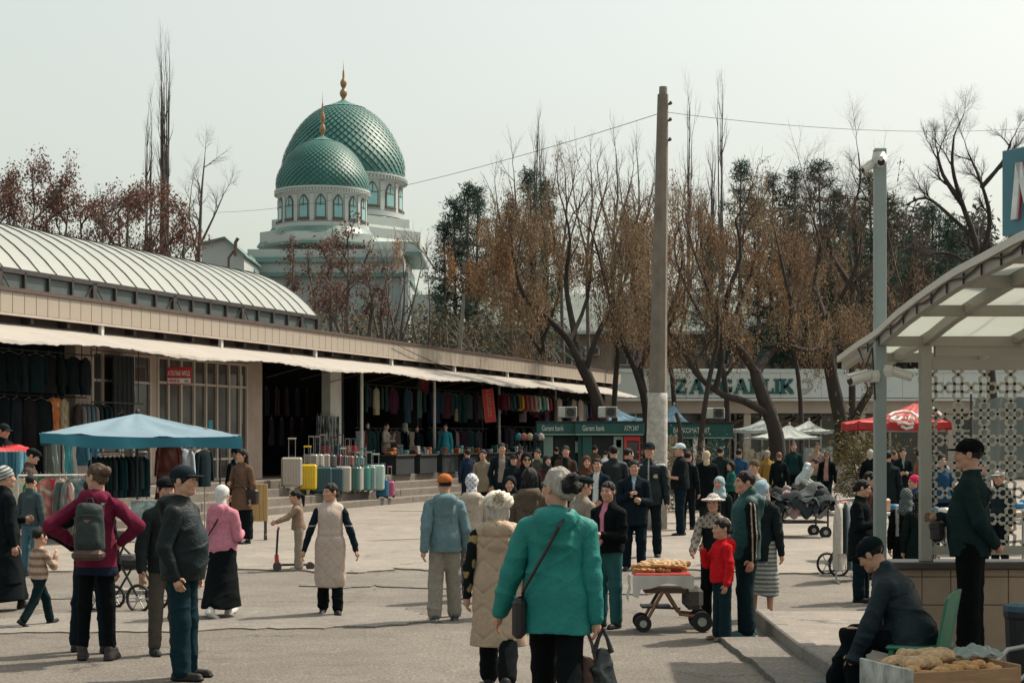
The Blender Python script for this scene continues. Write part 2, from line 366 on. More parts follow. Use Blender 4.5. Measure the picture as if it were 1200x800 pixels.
# cloth awnings: sagging strips, slightly different in each bay, scalloped front edge
def awning(ua,ub,zb,zf,nf,seed,lift=0.,drop=.22,curl=0.):
    r=random.Random(seed); ph=[r.uniform(0,6.28) for _ in range(8)]
    def fn(a,c):
        u=ua+(ub-ua)*a; bay=(u/1.9)%1.0
        sag=-.05*math.sin(math.pi*bay)*math.sin(math.pi*min(c,1))*1.1
        wr=.009*math.sin(u*5.2+ph[0]+3*c)+.007*math.sin(u*11.3+ph[1]-2*c)+.035*math.sin(u*.8+ph[2])*c
        if c<=.86: t=c/.86; n=.32+(nf-.32)*t; z=zb+(zf-zb)*t+sag*(t*(1-t)*4*.8)+wr*t
        else:
            t=(c-.86)/.14; n=nf+.035*t+.012*math.sin(u*7+ph[3])*t; sc=abs(math.sin(math.pi*u/.31+ph[4]))
            z=zf+sag*.0+wr-(drop*(.72+.28*math.sin(u*.83+ph[5]))-.018*sc)*t
        z+=lift*math.sin(math.pi*a)*.0-curl*a*a*c
        return Vector((u,n,z))
    b=FB(); b.grid(fn,max(8,int((ub-ua)/.14)),22,(0,0,-.012)); return b.build('awning',M_AWN,hall,auto=60)
for ua,ub in ((UL,-9.2),(-9.19,-1.9),(-1.89,5.9),(5.91,12.6),(12.61,19.6),(19.61,26.5),(26.51,32.2)): awning(ua,ub,4.5,4.03,2.0,1,drop=.10)
for i in range(14):          # stays under the awning
    u=-1.2+i*2.1; q=FB(); q.tube([(u,.12,3.75),(u+.05,1.2,4.02),(u,1.96,4.0)],.013,5); q.build('awning_stay',M_BROWN,hall)
# hanging red sign
sg=empty('shop_sign',F(-6.75,.55,0),0,'small red and white tailor shop sign hanging under the awning','sign')
M_RED=mat('sign_red',(.50,.035,.045),.5,.08,3,.02); M_SWHITE=mat('sign_white',(.75,.73,.7),.5,.05,3,.02); M_SBLUE=mat('sign_blue',(.1,.3,.36),.5,.05)
b=MB(); b.bbox((0,0,3.6),(.62,.03,.44),.006); b.build('board',M_RED,sg)
b=MB(); b.box((0,-.018,3.47),(.58,.006,.13)); b.build('strip',M_SWHITE,sg)
text('lettering','АТЕЛЬЕ МОД',M_SWHITE,sg,(-.285,-.02,3.61),(R(90),0,0),.155,.002,.54,bold=.004)
text('lettering','+90 07 04',M_RED,sg,(-.27,-.024,3.43),(R(90),0,0),.11,.002,.62,bold=.003)
text('lettering','ххх',M_SBLUE,sg,(.13,-.024,3.43),(R(90),0,0),.11,.002,.62,bold=.003)
b=MB(); b.tube([(-.2,0,3.82),(-.2,0,4.2)],.008,4); b.tube([(.2,0,3.82),(.2,0,4.2)],.008,4); b.build('hanger',M_RIB,sg)
sg.rotation_euler=(0,0,R(3))
# ================================================================ mosque
M_DOME=mat('green_dome_tile',(.022,.118,.10),.55,.22,.9,.05,spec=.5)
M_DOMEC=mat('green_dome_cap',(.032,.15,.125),.4,.15,.8,.03,spec=.5)
M_GOLD=mat('gilded_finial',(.30,.19,.10),.45,.2,3,metal=.5)
M_MWALL=mat('white_mosque_wall',(.39,.425,.41),.8,.08,.3,.05,dirt=.2,dirtcol=(.42,.45,.43))
M_MROOF=mat('green_metal_roof',(.11,.19,.175),.5,.2,.6)
M_MGLASS=mat('mosque_glass',(.16,.36,.37),.12,.2,.5,.02,spec=.8)
M_MFRAME=mat('brown_arch_frame',(.10,.075,.06),.6,.1,2)
mosq=empty('mosque',(0,0,0),0,'white mosque with two green tiled domes and gilded finials','mosque')
def dome(c,rad,h,zb,rows,cols,name):
    """pointed dome: smooth core, staggered raised diamond tiles, fluted cap, finial"""
    def prof(t):           # t 0..1 bottom..top -> radius, height
        a=t*math.pi/2; r=rad*(1+.03*math.sin(min(t,.35)/.35*math.pi))*(math.cos(a)**.80); z=h*(.86*math.sin(a)+.14*t*t*t)
        return r,z
    core=MB(); core.lathe([(prof(i/24)[0]-.02,zb+prof(i/24)[1]) for i in range(24)],48,c); dm=core.build('dome',M_DOME,mosq,smooth=True)
    V=[];Fc=[]; tmax=.83; 
    for j in range(rows):
        t0=tmax*(j-1)/rows; t1=tmax*j/rows; t2=tmax*(j+1)/rows
        for k in range(cols):
            th=2*math.pi*(k+.5*(j%2))/cols; dth=math.pi/cols
            def P(t,a,o):
                r,z=prof(max(0,min(t,1))); r+=o; return (c[0]+r*math.cos(a),c[1]+r*math.sin(a),zb+z)
            n=len(V); s_=rad/60
            V+= [P(t0,th,s_*1.9),P(t1,th+dth*.97,s_*.35),P(t2,th,s_*.05),P(t1,th-dth*.97,s_*.35)]
            Fc.append((n,n+1,n+2,n+3))
    o=link('dome_tiling',npmesh('dome_tiling',V,Fc,M_DOME),dm); o['kind']='stuff'
    rc,zc=prof(tmax-.01); b=MB(); vs=[];fs=[]; nf=28
    for k in range(nf*2):
        a=math.pi*k/nf; q=1.03 if k%2 else .985; vs.append((c[0]+rc*1.04*q*math.cos(a),c[1]+rc*1.04*q*math.sin(a),zb+zc+.02)); 
    for k in range(nf*2):
        a=math.pi*k/nf; q=1.03 if k%2 else .96; vs.append((c[0]+rc*.45*q*math.cos(a),c[1]+rc*.45*q*math.sin(a),zb+zc+(h*1.02-zc)*.52))
    vs.append((c[0],c[1],zb+h*1.03)); m=nf*2
    for k in range(m): fs.append((k,(k+1)%m,m+(k+1)%m,m+k)); fs.append((m+k,m+(k+1)%m,2*m))
    b.add(vs,fs); b.build('dome_cap',M_DOMEC,dm)
    b=MB(); q=rad/4.86*.66
    b.lathe([(.42*q,-.1),(.22*q,.0),(.24*q,.16),(.42*q,.35),(.48*q,.55),(.36*q,.76),(.17*q,.9),(.30*q,1.05),(.42*q,1.3),(.36*q,1.5),(.16*q,1.7),(.14*q,1.8),(.12*q,2.3),(.05*q,2.4),(.03*q,3.3)],12,(c[0],c[1],zb+h*1.02)); b.build('finial',M_GOLD,dm,smooth=True)
def drum(c,rad,z0,z1,nw,ph,name):
    b=MB(); b.lathe([(rad*1.06,z0-.1),(rad*1.06,z0+.28),(rad*.99,z0+.34),(rad*.99,z1-.5)],64,c); dr=b.build('drum',M_MWALL,mosq,auto=40)
    b=MB(); b.lathe([(rad*.99,z1-.52),(rad*1.03,z1-.4),(rad*1.05,z1-.22),(rad*1.09,z1-.14),(rad*1.09,z1),(rad*.9,z1+.05)],64,c); b.build('cornice',M_MWALL,dr,auto=35)
    b=MB()
    for k in range(nw*6):
        a=2*math.pi*k/(nw*6); b.box((c[0]+rad*1.06*math.cos(a),c[1]+rad*1.06*math.sin(a),z1-.27),(.12,rad*.06,.16),(0,0,a+math.pi/2))
    b.build('dentil_course',M_MWALL,dr)['kind']='stuff'
    H_=z1-z0; ww=rad*.098; zb=z0+H_*.22; zt=z0+H_*.76
    for k in range(nw):
        a=ph+2*math.pi*k/nw
        if math.sin(a)>.35: continue            # the far side is never seen
        rot=Matrix.Rotation(a+math.pi/2,4,'Z'); T=Matrix.Translation((c[0],c[1],0))@rot
        def arch(w_,zb_,zt_,y):
            pts=[(-w_,-y,zb_),(w_,-y,zb_)]; zs=zt_-w_*1.35
            for i in range(9):
                t=i/8; x=w_*(1-2*t); pts.append((x,-y,zs+w_*1.35*(1-abs(2*t-1)**1.9)))
            return pts
        b=MB(); b.M=T; b.prism(arch(ww*1.16,zb-.08,zt+.1,rad*.99-.02),(0,-.07,0)); fr=b.build('window',M_MFRAME,dr)
        b=MB(); b.M=T; b.prism(arch(ww*.93,zb+.02,zt-.04,rad*.99+.03),(0,-.04,0)); b.build('pane',M_MGLASS,fr)
        b=MB(); b.M=T; b.box((0,-rad*.99-.085,(zb+zt)/2+.15),(ww*1.86,.03,.06)); b.box((0,-rad*.99-.085,zt-.35),(.05,.03,.7)); b.build('glazing_bar',M_MFRAME,fr)
        b=MB(); b.M=T; b.box((0,-rad*.99-.08,zb-.1),(ww*2.7,.2,.09)); b.build('sill',M_MFRAME,fr)
        a2=a+math.pi/nw; b=MB(); b.box((c[0]+rad*1.0*math.cos(a2),c[1]+rad*1.0*math.sin(a2),(z0+z1)/2-.1),(rad*.09,.1,H_-.9),(0,0,a2+math.pi/2)); b.build('pilaster',M_MWALL,dr)
DM=137.; DS=122.
cm=at(402.5,400,DM); cs=at(378,400,DS)
zy=lambda py,d: HC+(HOR-py)/FPX*d
dome((cm.x,cm.y,0),70/FPX*DM,(211-119)/FPX*DM,zy(211,DM),22,44,'a'); drum((cm.x,cm.y,0),69/FPX*DM,zy(258,DM),zy(211,DM),16,R(-101),'a')
dome((cs.x,cs.y,0),53/FPX*DS,(225-161)/FPX*DS,zy(225,DS),22,44,'b'); drum((cs.x,cs.y,0),51.5/FPX*DS,zy(271,DS),zy(225,DS),16,R(-86),'b')
def tier(pxa,pxb,py0,py1,d,dep,m,name,over=0.,taper=1.):
    a=at(pxa,py1,d);b_=at(pxb,py1,d); zt=zy(py1,d); zb=zy(py0,d)
    q=MB(); q.box(((a.x+b_.x)/2,d+dep/2,(zt+zb)/2),(b_.x-a.x,dep,zt-zb),taper=taper); return q.build(name,m,mosq)
def oct_tier(c,r,py0,py1,d,m,name,n=8,ph=22.5,tr=1.):
    q=MB(); zb,zt=zy(py0,d),zy(py1,d); q.lathe([(r,zb),(r*tr,zt)],n,(0,0,0)); q.M=None
    o=q.build(name,m,mosq); o.location=(c.x,c.y,0); o.rotation_euler=(0,0,R(ph)); return o
oct_tier(cs,62/FPX*DS,279,271,DS,M_MROOF,'roof_tier',32,0,.9); oct_tier(cs,66/FPX*DS,290,278,DS,M_MWALL,'plinth',8); oct_tier(cs,70/FPX*DS,292,289,DS,M_MROOF,'roof_tier',8)
oct_tier(cm,76/FPX*DM,264,257,DM,M_MROOF,'roof_tier',32,0,.92); oct_tier(cm,86/FPX*DM,274,262,DM,M_MWALL,'plinth',8); oct_tier(cm,90/FPX*DM,278,272,DM,M_MROOF,'roof_tier',8,22.5,.96)
oct_tier(cm,100/FPX*DM,290,277,DM,M_MWALL,'plinth',8); oct_tier(cm,104/FPX*DM,294,288,DM,M_MROOF,'roof_tier',8,22.5,.96)
tier(290,470,302,292,115,14,M_MWALL,'parapet'); tier(283,473,307,301,114.6,15,M_MROOF,'roof_tier',taper=.99)
tier(278,474,320,306,114.9,16,M_MWALL,'parapet'); tier(272,478,324,319,114.4,17,M_MROOF,'cornice')
tier(276,476,420,323,114.8,16,mat('grey_mosque_base',(.27,.325,.32),.85,.1,.3,.05,dirt=.3,dirtcol=(.2,.24,.23)),'wall'); tier(470,479,415,318,114.5,.6,M_MWALL,'pilaster')
tier(476.5,520,420,345,122,10,M_MWALL,'wall'); tier(428,492,296,283,118,9,M_MWALL,'parapet'); tier(426,494,299,295,117.6,10,M_MROOF,'roof_tier')
b=MB(); p=at(240,295,108); q=at(262,278,108); r_=at(286,300,108)
b.prism([at(236,330,108),at(286,330,108),at(286,299,108),at(263,279,108),at(236,286,108)],(0,6,0)); b.build('side_wing',M_MWALL,mosq)
b=MB(); b.prism([at(234,287,107.7),at(263,279.5,107.7),at(288,301,107.7),at(288,299,107.7),at(263,277,107.7),at(234,284,107.7)],(0,6.6,0)); b.build('roof',M_MROOF,mosq)
b=MB(); b.tube([at(276,300,107),at(276,284,107),at(279,279,107)],.12,6); b.tube([at(268,330,107),at(268,302,107),at(274,294,107)],.09,6); b.build('drain_pipe',M_MFRAME,mosq)
b=MB(); b.prism([at(284,322,112),at(300,322,112),at(292,298,112),at(284,296,112)],(0,4,0)); b.build('roof_slope',M_MROOF,mosq)

# ================================================================ tan house behind the willows
M_TAN=mat('tan_render',(.24,.185,.15),.85,.15,.5,.1,dirt=.3,dirtcol=(.15,.12,.1)); M_GREENROOF=mat('weathered_green_roof',(.13,.165,.15),.7,.2,.4,dirt=.3)
M_WF=mat('white_window_frame',(.5,.52,.5),.5,.08,2)
hs=empty('tan_house',(0,0,0),0,'tan two storey building with weathered green roof behind the willows','building')
DH=104.
def hbox(pa,pb,y0,y1,d,dep,m,name,par=hs):
    a=at(pa,y0,d);b_=at(pb,y1,d); q=MB(); q.box(((a.x+b_.x)/2,d+dep/2,(a.z+b_.z)/2),(b_.x-a.x,dep,b_.z-a.z)); return q.build(name,m,par)
hbox(556,1010,540,388,DH,9,M_TAN,'wall')
b=MB(); z0=zy(389,DH);z1=zy(345,DH+5); xa=at(548,0,DH).x; xb=at(1020,0,DH).x
b.prism([(xa,DH-.5,z0),(xa,DH+9.5,z0),(xa,DH+4.5,z1)],(xb-xa,0,0)); b.build('roof',M_GREENROOF,hs)
hbox(548,1020,391,387.5,DH-.6,.3,M_WF,'gutter')
for px,w_ in ((660,22),(735,24),(790,18),(845,18),(912,10),(938,8),(590,20)):
    f=hbox(px-w_/2,px+w_/2,428,400,DH-.06,.12,M_WF,'window'); hbox(px-w_/2+1.5,px-.6,426.5,402,DH-.1,.05,M_GLASSD,'pane',f); hbox(px+.6,px+w_/2-1.5,426.5,402,DH-.1,.05,M_GLASSD,'pane',f)
def ac_unit(loc,label,w_=.85,h=.55,dd=.3,rz=0.):
    w_*=.8; h*=.72
    e=empty('air_conditioner',loc,rz,label,'air conditioner','outdoor air conditioning units')
    q=MB(); q.bbox((0,0,h/2+.04),(w_,dd,h),.02); q.build('casing',mat('ac_casing',(.52,.52,.47),.5,.08,3,dirt=.3),e)
    q=MB(); 
    for k in range(9): q.box((w_*.16,-dd/2-.008,.1+k*h*.1),(w_*.56,.012,.012))
    for k in range(9): q.box((-w_*.1+k*w_*.065,-dd/2-.014,.04+h/2),(.012,.01,h*.84))
    q.build('grille',M_RIB,e)
    q=MB(); q.lathe([(h*.38,0),(h*.38,.012)],20); fo=q.build('fan_opening',mat('ac_fan_dark',(.05,.05,.05),.6),e); fo.rotation_euler=(R(90),0,0); fo.location=(w_*.16,-dd/2-.001,h/2+.04)
    q=MB(); q.box((-w_*.32,0,.02),(.06,dd,.04)); q.box((w_*.32,0,.02),(.06,dd,.04)); q.build('foot',M_RIB,e); return e
ac_unit(at(694,417,DH-.35),'air conditioner on the tan wall behind the willow trunks',1.1,.75)

# ================================================================ jewellery row with the long sign
M_SIGNW=mat('pale_sign_panel',(.50,.545,.525),.45,.05,.5,.02,dirt=.12,dirtcol=(.36,.38,.37)); M_LETTER=mat('teal_sign_letter',(.012,.085,.085),.4,.1,2,.02)
zg=empty('shop_row',(0,0,0),0,'low shop row with a long pale sign in teal letters above dark glass','building')
DZ=85.
hb=lambda pa,pb,y0,y1,d,dep,m,name,par=zg: hbox(pa,pb,y0,y1,d,dep,m,name,par)
hb(735,1330,560,478,DZ+3,.3,M_GLASSD,'glass_front')
hb(722,1330,484,467,DZ+.4,3,mat('beige_soffit',(.34,.29,.24),.8,.1,1),'soffit')
hb(722,1330,472,432,DZ+.9,3,M_SIGNW,'roof')
x=724.
while x<1320: hb(x,x+47.4,466,436,DZ+.2,.6,M_SIGNW,'sign_panel'); x+=47.7
hb(722,1325,469.5,466.8,DZ+.12,.5,M_WF,'sign_rail'); hb(722,1325,436.2,434,DZ+.15,.5,M_WF,'sign_rail')
for px in (745,790,832,862,893,930,962,1000,1043,1090,1140,1190): hb(px-1.3,px+1.3,560,480,DZ+2.8,.2,M_WF,'mullion')
for px in (768,876,1010,1115): hb(px-4,px+4,575,470,DZ+.5,.5,mat('beige_column',(.36,.31,.26),.8,.12,1),'column')
hb(735,1330,506,503,DZ+2.75,.2,M_WF,'transom')
for px in (850,905,935): 
    a=at(px-28,484,DZ+2.2); b_=at(px+28,484,DZ+2.2); b=MB()
    b.grid(lambda u,v:Vector((a.x+(b_.x-a.x)*u,a.y-.12*math.sin(v*9),a.z-(.25+.9*math.sin(math.pi*u))*(.35+.65*v))),12,8,(0,.03,0)); b.build('swag_curtain',mat('swag_cloth',(.2,.17,.14),.9,.15,2),zg,auto=70)
def slab_letter(ch,w,h,t):
    """slab serif capital from thick strokes; origin at lower left, in the xz plane"""
    b=MB(); D=.08; s_=t*.42
    def st(x0,z0,x1,z1,th=t): 
        v=Vector((x1-x0,0,z1-z0)); n_=Vector((-v.z,0,v.x)).normalized()*th/2; a=Vector((x0,0,z0)); c=Vector((x1,0,z1)); b.prism([a-n_,c-n_,c+n_,a+n_],(0,-D,0))
    def sf(x,z,l): b.box((x,-D/2-.002,z),(l,D+.004,s_))
    if ch=='Z': st(0,h-s_*.9,w,h-s_*.9,s_*1.8); st(t*.3,s_,w-t*.3,h-s_); st(0,s_*.9,w,s_*.9,s_*1.8); b.box((s_*.5,-D/2-.003,h-t*.9),(s_,D+.006,t*1.2)); b.box((w-s_*.5,-D/2-.003,t*.9),(s_,D+.006,t*1.2))
    if ch=='A': st(w*.16,s_,w*.5,h-.01,t*.7); st(w*.84,s_,w*.5,h-.01,t*1.15); st(w*.3,h*.33,w*.7,h*.33,s_); sf(w*.14,s_/2,w*.34); sf(w*.84,s_/2,w*.42)
    if ch in 'RKLI': 
        x=w*.24 if ch!='I' else w*.5; st(x,s_*.5,x,h-s_*.5); sf(x,s_/2,t*1.9); sf(x,h-s_/2,t*1.9)
    if ch=='L': st(w*.24,s_*.8,w,s_*.8,s_*1.6); b.box((w-s_*.5,-D/2-.003,t*.8),(s_,D+.006,t*1.3))
    if ch=='K': st(w*.3,h*.42,w*.86,h-s_,t*.75); st(w*.45,h*.55,w*.9,s_,t*1.1); sf(w*.82,h-s_/2,w*.34); sf(w*.88,s_/2,w*.36)
    if ch=='R':
        pts=[(w*.24,h-s_*.8),(w*.6,h-s_*.8),(w*.8,h*.86),(w*.82,h*.7),(w*.66,h*.53),(w*.24,h*.5)]
        for p,q in zip(pts,pts[1:]): st(*p,*q,t*.62)
        st(w*.5,h*.5,w*.9,s_,t); sf(w*.9,s_/2,w*.3)
    if ch=='G':
        pts=[(w*.92,h*.78)]+[(w*.5+w*.42*math.cos(R(a)),h*.5+h*.43*math.sin(R(a))) for a in range(50,330,25)]+[(w*.86,h*.2)]
        for p,q in zip(pts,pts[1:]): st(*p,*q,t*.8)
        st(w*.86,h*.12,w*.86,h*.42,t*.85); sf(w*.82,h*.42,w*.42); b.box((w*.92,-D/2-.003,h*.84),(s_,D+.006,h*.26))
    return b
xs=[790,816.5,838,854.5,874,892,903,919,929]; ws=[14,16.5,14.5,17,16.5,0,0,0,0]
spec=[('Z',791,13.5),('A',808,17),('R',827,14.5),('G',843.5,14.5),('A',860,16.5),('R',878,14),('L',894,12.5),('I',906.5,8.5),('K',913.5,16)]
for ch,px,wp in spec:
    o=slab_letter(ch,wp/FPX*DZ,17.5/FPX*DZ,4.6/FPX*DZ).build('letter',M_LETTER,zg); o.location=at(px,461.3,DZ+.21)
b=MB(); pts=[]
for k in range(40):
    a=2*math.pi*k/40; rr=8.2*(1+.10*math.sin(3*a+.6)); pts.append(at(943+rr*1.08*math.cos(a),453-rr*.86*math.sin(a),DZ+.17))
b.tube(pts+[pts[0]],.035,5); b.tube([at(943+x_,y_,DZ+.17) for x_,y_ in ((-6,455),(-3,458),(-1,455),(1,458),(3,454.5),(5,457),(6.5,454))],.03,4); b.tube([at(943+x_,y_,DZ+.17) for x_,y_ in ((-1,446),(3,443.5),(7,444.5),(9,449))],.03,4)
b.build('logo',mat('sign_logo_grey',(.3,.32,.31),.5,.1),zg)
# steel fence on the right behind the shops
fe=empty('steel_fence',(0,0,0),0,'dark wrought steel fence above the long pale sign','fence')
for i in range(46):
    px=930+i*6.0; b=MB(); b.tube([at(px,437,DZ+7),at(px,418,DZ+7)],.035,4); b.build('bar',M_RIB,fe)
for py in (420,427,434): b=MB(); b.tube([at(925,py,DZ+7),at(1210,py,DZ+7)],.04,4); b.build('rail',M_RIB,fe)
b=MB(); b.box((at(1065,0,DZ+7).x,DZ+7.3,2.6),(13.5,.3,5.2)); b.build('base_wall',M_TAN,fe)
# ================================================================ trees
def segs_mesh(S,name,m):
    """array of (p0,p1,r0,r1) -> tapered prisms"""
    S=np.array(S,np.float64).reshape(-1,8); out=[]
    V=[];Fs=[];off=0
    for n,sel in ((7,S[:,6]>.07),(4,(S[:,6]<=.07)&(S[:,6]>.02)),(3,S[:,6]<=.02)):
        A=S[sel]
        if not len(A): continue
        p0,p1=A[:,:3],A[:,3:6]; d=p1-p0; L_=np.linalg.norm(d,axis=1,keepdims=True)+1e-9; d=d/L_
        ref=np.where(np.abs(d[:,2:3])<.9,np.array([[0,0,1.]]),np.array([[1.,0,0]])); a=np.cross(d,ref); a/=np.linalg.norm(a,axis=1,keepdims=True); b=np.cross(d,a)
        ang=np.arange(n)*2*np.pi/n; ring=a[:,None]*np.cos(ang)[None,:,None]+b[:,None]*np.sin(ang)[None,:,None]
        v=np.concatenate([p0[:,None]+ring*A[:,6][:,None,None],p1[:,None]+ring*A[:,7][:,None,None]],1)  # m,2n,3
        k=np.arange(n); f=np.stack([k,(k+1)%n,(k+1)%n+n,k+n],1)
        f=(f[None]+(np.arange(len(A))*2*n)[:,None,None]).reshape(-1,4)+off; V.append(v.reshape(-1,3)); Fs.append(f); off+=len(A)*2*n
    return npmesh(name,np.concatenate(V),np.concatenate(Fs),m,smooth=True)
def grow(S,T,p,d,L,r,lv,P,rd):
    """recursive limb; S collects segments, T twig points (pos,dir)"""
    n=3 if lv>1 else 2
    for i in range(n):
        d=(d+Vector((rd.gauss(0,P['wob']),rd.gauss(0,P['wob']),rd.gauss(0,P['wob'])+P['up']))).normalized()
        q=p+d*L/n; r1=r*(.86 if lv>1 else .72); S.append((*p,*q,r,r1)); p=q; r=r1
        if lv<=P['leaf']: T.append((p.copy(),d.copy()))
        if lv>0 and (i>0 or lv<3):
            for _ in range(P['side']):
                ax=d.orthogonal().normalized(); ax.rotate(Matrix.Rotation(rd.uniform(0,6.28),3,d)); a=R(rd.uniform(*P['ang'])); nd=(d*math.cos(a)+ax*math.sin(a))
                grow(S,T,p,nd,L*rd.uniform(.5,.8),r*rd.uniform(.45,.65),lv-1,P,rd)
    if lv>0: grow(S,T,p,d,L*.75,r*.8,lv-1,P,rd)
def leaf_quads(C,size,aspect,droop,rg,cols,spread=.0,flat=0.):
    """random quads at points C; droop 1 = hanging straight down"""
    n=len(C); d=rg.normal(size=(n,3)); d/=np.linalg.norm(d,axis=1,keepdims=True); d=d*(1-droop)+np.array([0,0,-1.])*droop; d/=np.linalg.norm(d,axis=1,keepdims=True)
    w_=np.cross(d,rg.normal(size=(n,3))); w_/=np.linalg.norm(w_,axis=1,keepdims=True)+1e-9
    s_=size*rg.uniform(.6,1.35,(n,1)); C=C+rg.normal(size=(n,3))*spread
    a=C-w_*s_*.5*aspect*.35; b=C+w_*s_*.5*aspect*.35; m1=C+d*s_*.45+w_*s_*.5*aspect; m2=C+d*s_*.45-w_*s_*.5*aspect; e=C+d*s_
    V=np.stack([C,m1,e,m2],1).reshape(-1,3); Fq=np.arange(4*n).reshape(-1,4)
    cols=np.array(cols); ci=cols[rg.integers(0,len(cols),n)]*rg.uniform(.75,1.25,(n,1)); return V,Fq,np.repeat(ci,4,0)
M_BARK=mat('dark_rough_bark',(.036,.029,.025),.95,.3,3,.6,bscale=12,aniso=(1,1,.25)); M_BARKP=mat('pale_slim_bark',(.21,.20,.17),.9,.25,3,.4); M_BARKG=mat('grey_bark',(.11,.10,.09),.95,.25,3,.5)
M_TWIG=mat('brown_twigs',(.085,.056,.04),.9,.2,3,0); M_LEAF=mat('leaf',(1,1,1),.75,.1,3,0,attr=True,trans=.3); M_LIME=mat('whitewash',(.38,.365,.335),.9,.3,9,.6,dirt=.85,dirtcol=(.3,.27,.23))
WILLOW=[(.24,.160,.088),(.19,.13,.078),(.15,.108,.072),(.28,.185,.10),(.125,.1,.07)]
def tree(name,label,S,T,bark,leaves=None,group=None,cat='tree',twigbark=None):
    S=np.array(S); p=S[0,:3]; e=empty(name,(p[0],p[1],0),0,label,cat,group)
    S=S.copy(); 
    for k in (0,3): S[:,k]-=p[0]; S[:,k+1]-=p[1]
    big=S[:,6]>.045; 
    if big.any(): link('trunk',segs_mesh(S[big|((S[:,6]>.03)&('poplar' in name))],'trunk',bark),e)
    if (~big).any(): link('branches',segs_mesh(S[~big],'branches',twigbark or bark),e)['kind']='stuff'
    if leaves is not None:
        V,Fq,c=leaves; V=V.copy(); V[:,0]-=p[0]; V[:,1]-=p[1]; link('crown',npmesh('crown',V,Fq,M_LEAF,col=c),e)
    return e
def limb(S,pts,d,r0,r1,rd,dj=.0,sub=3):
    """a hand placed limb through picture points at distance d (+ own depth offsets)"""
    P=[at(p[0],p[1],d+(p[2] if len(p)>2 else 0)) for p in pts]; Q=[]
    for i in range(len(P)-1):
        p0,p1,p2,p3=P[max(i-1,0)],P[i],P[i+1],P[min(i+2,len(P)-1)]
        for k in range(sub):
            t=k/sub; Q.append(.5*((2*p1)+(p2-p0)*t+(2*p0-5*p1+4*p2-p3)*t*t+(3*p1-p0-3*p2+p3)*t**3))
    Q.append(P[-1]); n=len(Q)-1; out=[]
    r0*=.86; r1*=.8
    for i in range(n):
        a=r0+(r1-r0)*i/n; b=r0+(r1-r0)*(i+1)/n; q0=Q[i]; q1=Q[i+1]; S.append((*q0,*(q1+(q1-q0)*.05),a*rd.uniform(.94,1.06),b)); 
    return Q
def willow_tree(label,d,limbs,seed,nstr,bark=M_BARK,leafn=20,slen=(.35,1.35),ends=2,cols=WILLOW,lv=2,L=1.15,size=.105,up=.06,side=2,twig=None,spr=.06,group='brown leaved willows'):
    rd=random.Random(seed); rg=np.random.default_rng(seed); S=[];T=[]
    P=dict(wob=.16,up=up,leaf=1,side=side,ang=(22,60))
    for pts,r0,r1,gr in limbs:
        Q=limb(S,pts,d,r0*(.72 if gr else 1),r1*(.6 if gr else 1),rd)
        if gr:
            for k in range(len(Q)//3,len(Q)):
                if rd.random()<gr*.8 or k==len(Q)-1:
                    dr=(Q[k]-Q[k-1]).normalized(); dr=(dr+Vector((rd.gauss(0,.5),rd.gauss(0,.6),rd.uniform(.1,.6)))).normalized()
                    grow(S,T,Q[k],dr,L*rd.uniform(.8,1.3),max(.02,r1*.5),lv,P,rd)
    tp=np.array([tuple(t[0]) for t in T]); leaves=None
    if nstr and len(tp):
        C=[]; nm=np.sin(tp[:,0]*1.15+seed)+np.sin(tp[:,2]*1.35+seed*2)+np.sin(tp[:,1]*1.0+seed*3)+np.sin(tp[:,0]*2.7+tp[:,2]*2.1); wgt=(1/(1+np.exp(-3.2*nm)))*(.06+1/(1+np.exp((tp[:,2]-(HC+(HOR-262)*d/FPX))/.7))); nstr=int(nstr*1.2); ii=rg.choice(len(tp),nstr,p=wgt/wgt.sum())
        for i in ii:
            l=rd.uniform(*slen); n=max(3,int(leafn*l)); t=np.sort(rg.random(n)); a=rd.uniform(0,6.28); b=rd.uniform(.05,.3)
            C.append(tp[i]+np.stack([math.cos(a)*b*np.sqrt(t)*l*.5,math.sin(a)*b*np.sqrt(t)*l*.5,-t*l],1)+rg.normal(size=(n,3))*spr)
            q=C[-1]; 
            if rd.random()<.3: S.append((*tp[i],*q[-1],.008,.004))
        C=np.concatenate(C); leaves=leaf_quads(C,size,.34,.62,rg,cols,.02)
    return tree('willow_tree',label,S,T,bark,leaves,group,twigbark=twig or (M_TWIG if nstr else None))
willow_tree('brown leaved willow with forked trunk rising behind the single door bank booth',63,[
 ([(716,575),(708,500),(693,452),(679,424)],.32,.24,0),([(679,424),(664,396),(640,371,-1),(614,346,-2),(602,300,-2),(596,262,-2)],.25,.07,1.0),
 ([(681,428),(671,380,1),(663,330,1.5),(668,280,1),(660,240,1)],.24,.06,1.0),([(685,440),(700,392),(722,352),(738,310,1),(742,262,1)],.20,.05,1.0),([(668,400),(688,350,2),(694,290,3),(700,250,3)],.14,.05,.8)],1,850)
willow_tree('brown leaved willow with twin leaning stems beside the concrete pole',66,[
 ([(760,575),(757,480),(744,432),(728,396),(718,340),(722,285,1)],.30,.08,.6),([(744,432),(752,390,1),(740,340,1),(752,290),(745,250)],.2,.06,.8),([(722,560),(720,470),(723,410),(714,350,-1),(702,300,-1),(690,262,-1)],.22,.06,.8),
 ([(746,440),(768,395),(790,352),(800,300),(795,262)],.16,.05,.8),([(757,460),(752,430),(760,390),(770,330,2),(768,270,2)],.13,.05,.7)],2,800)
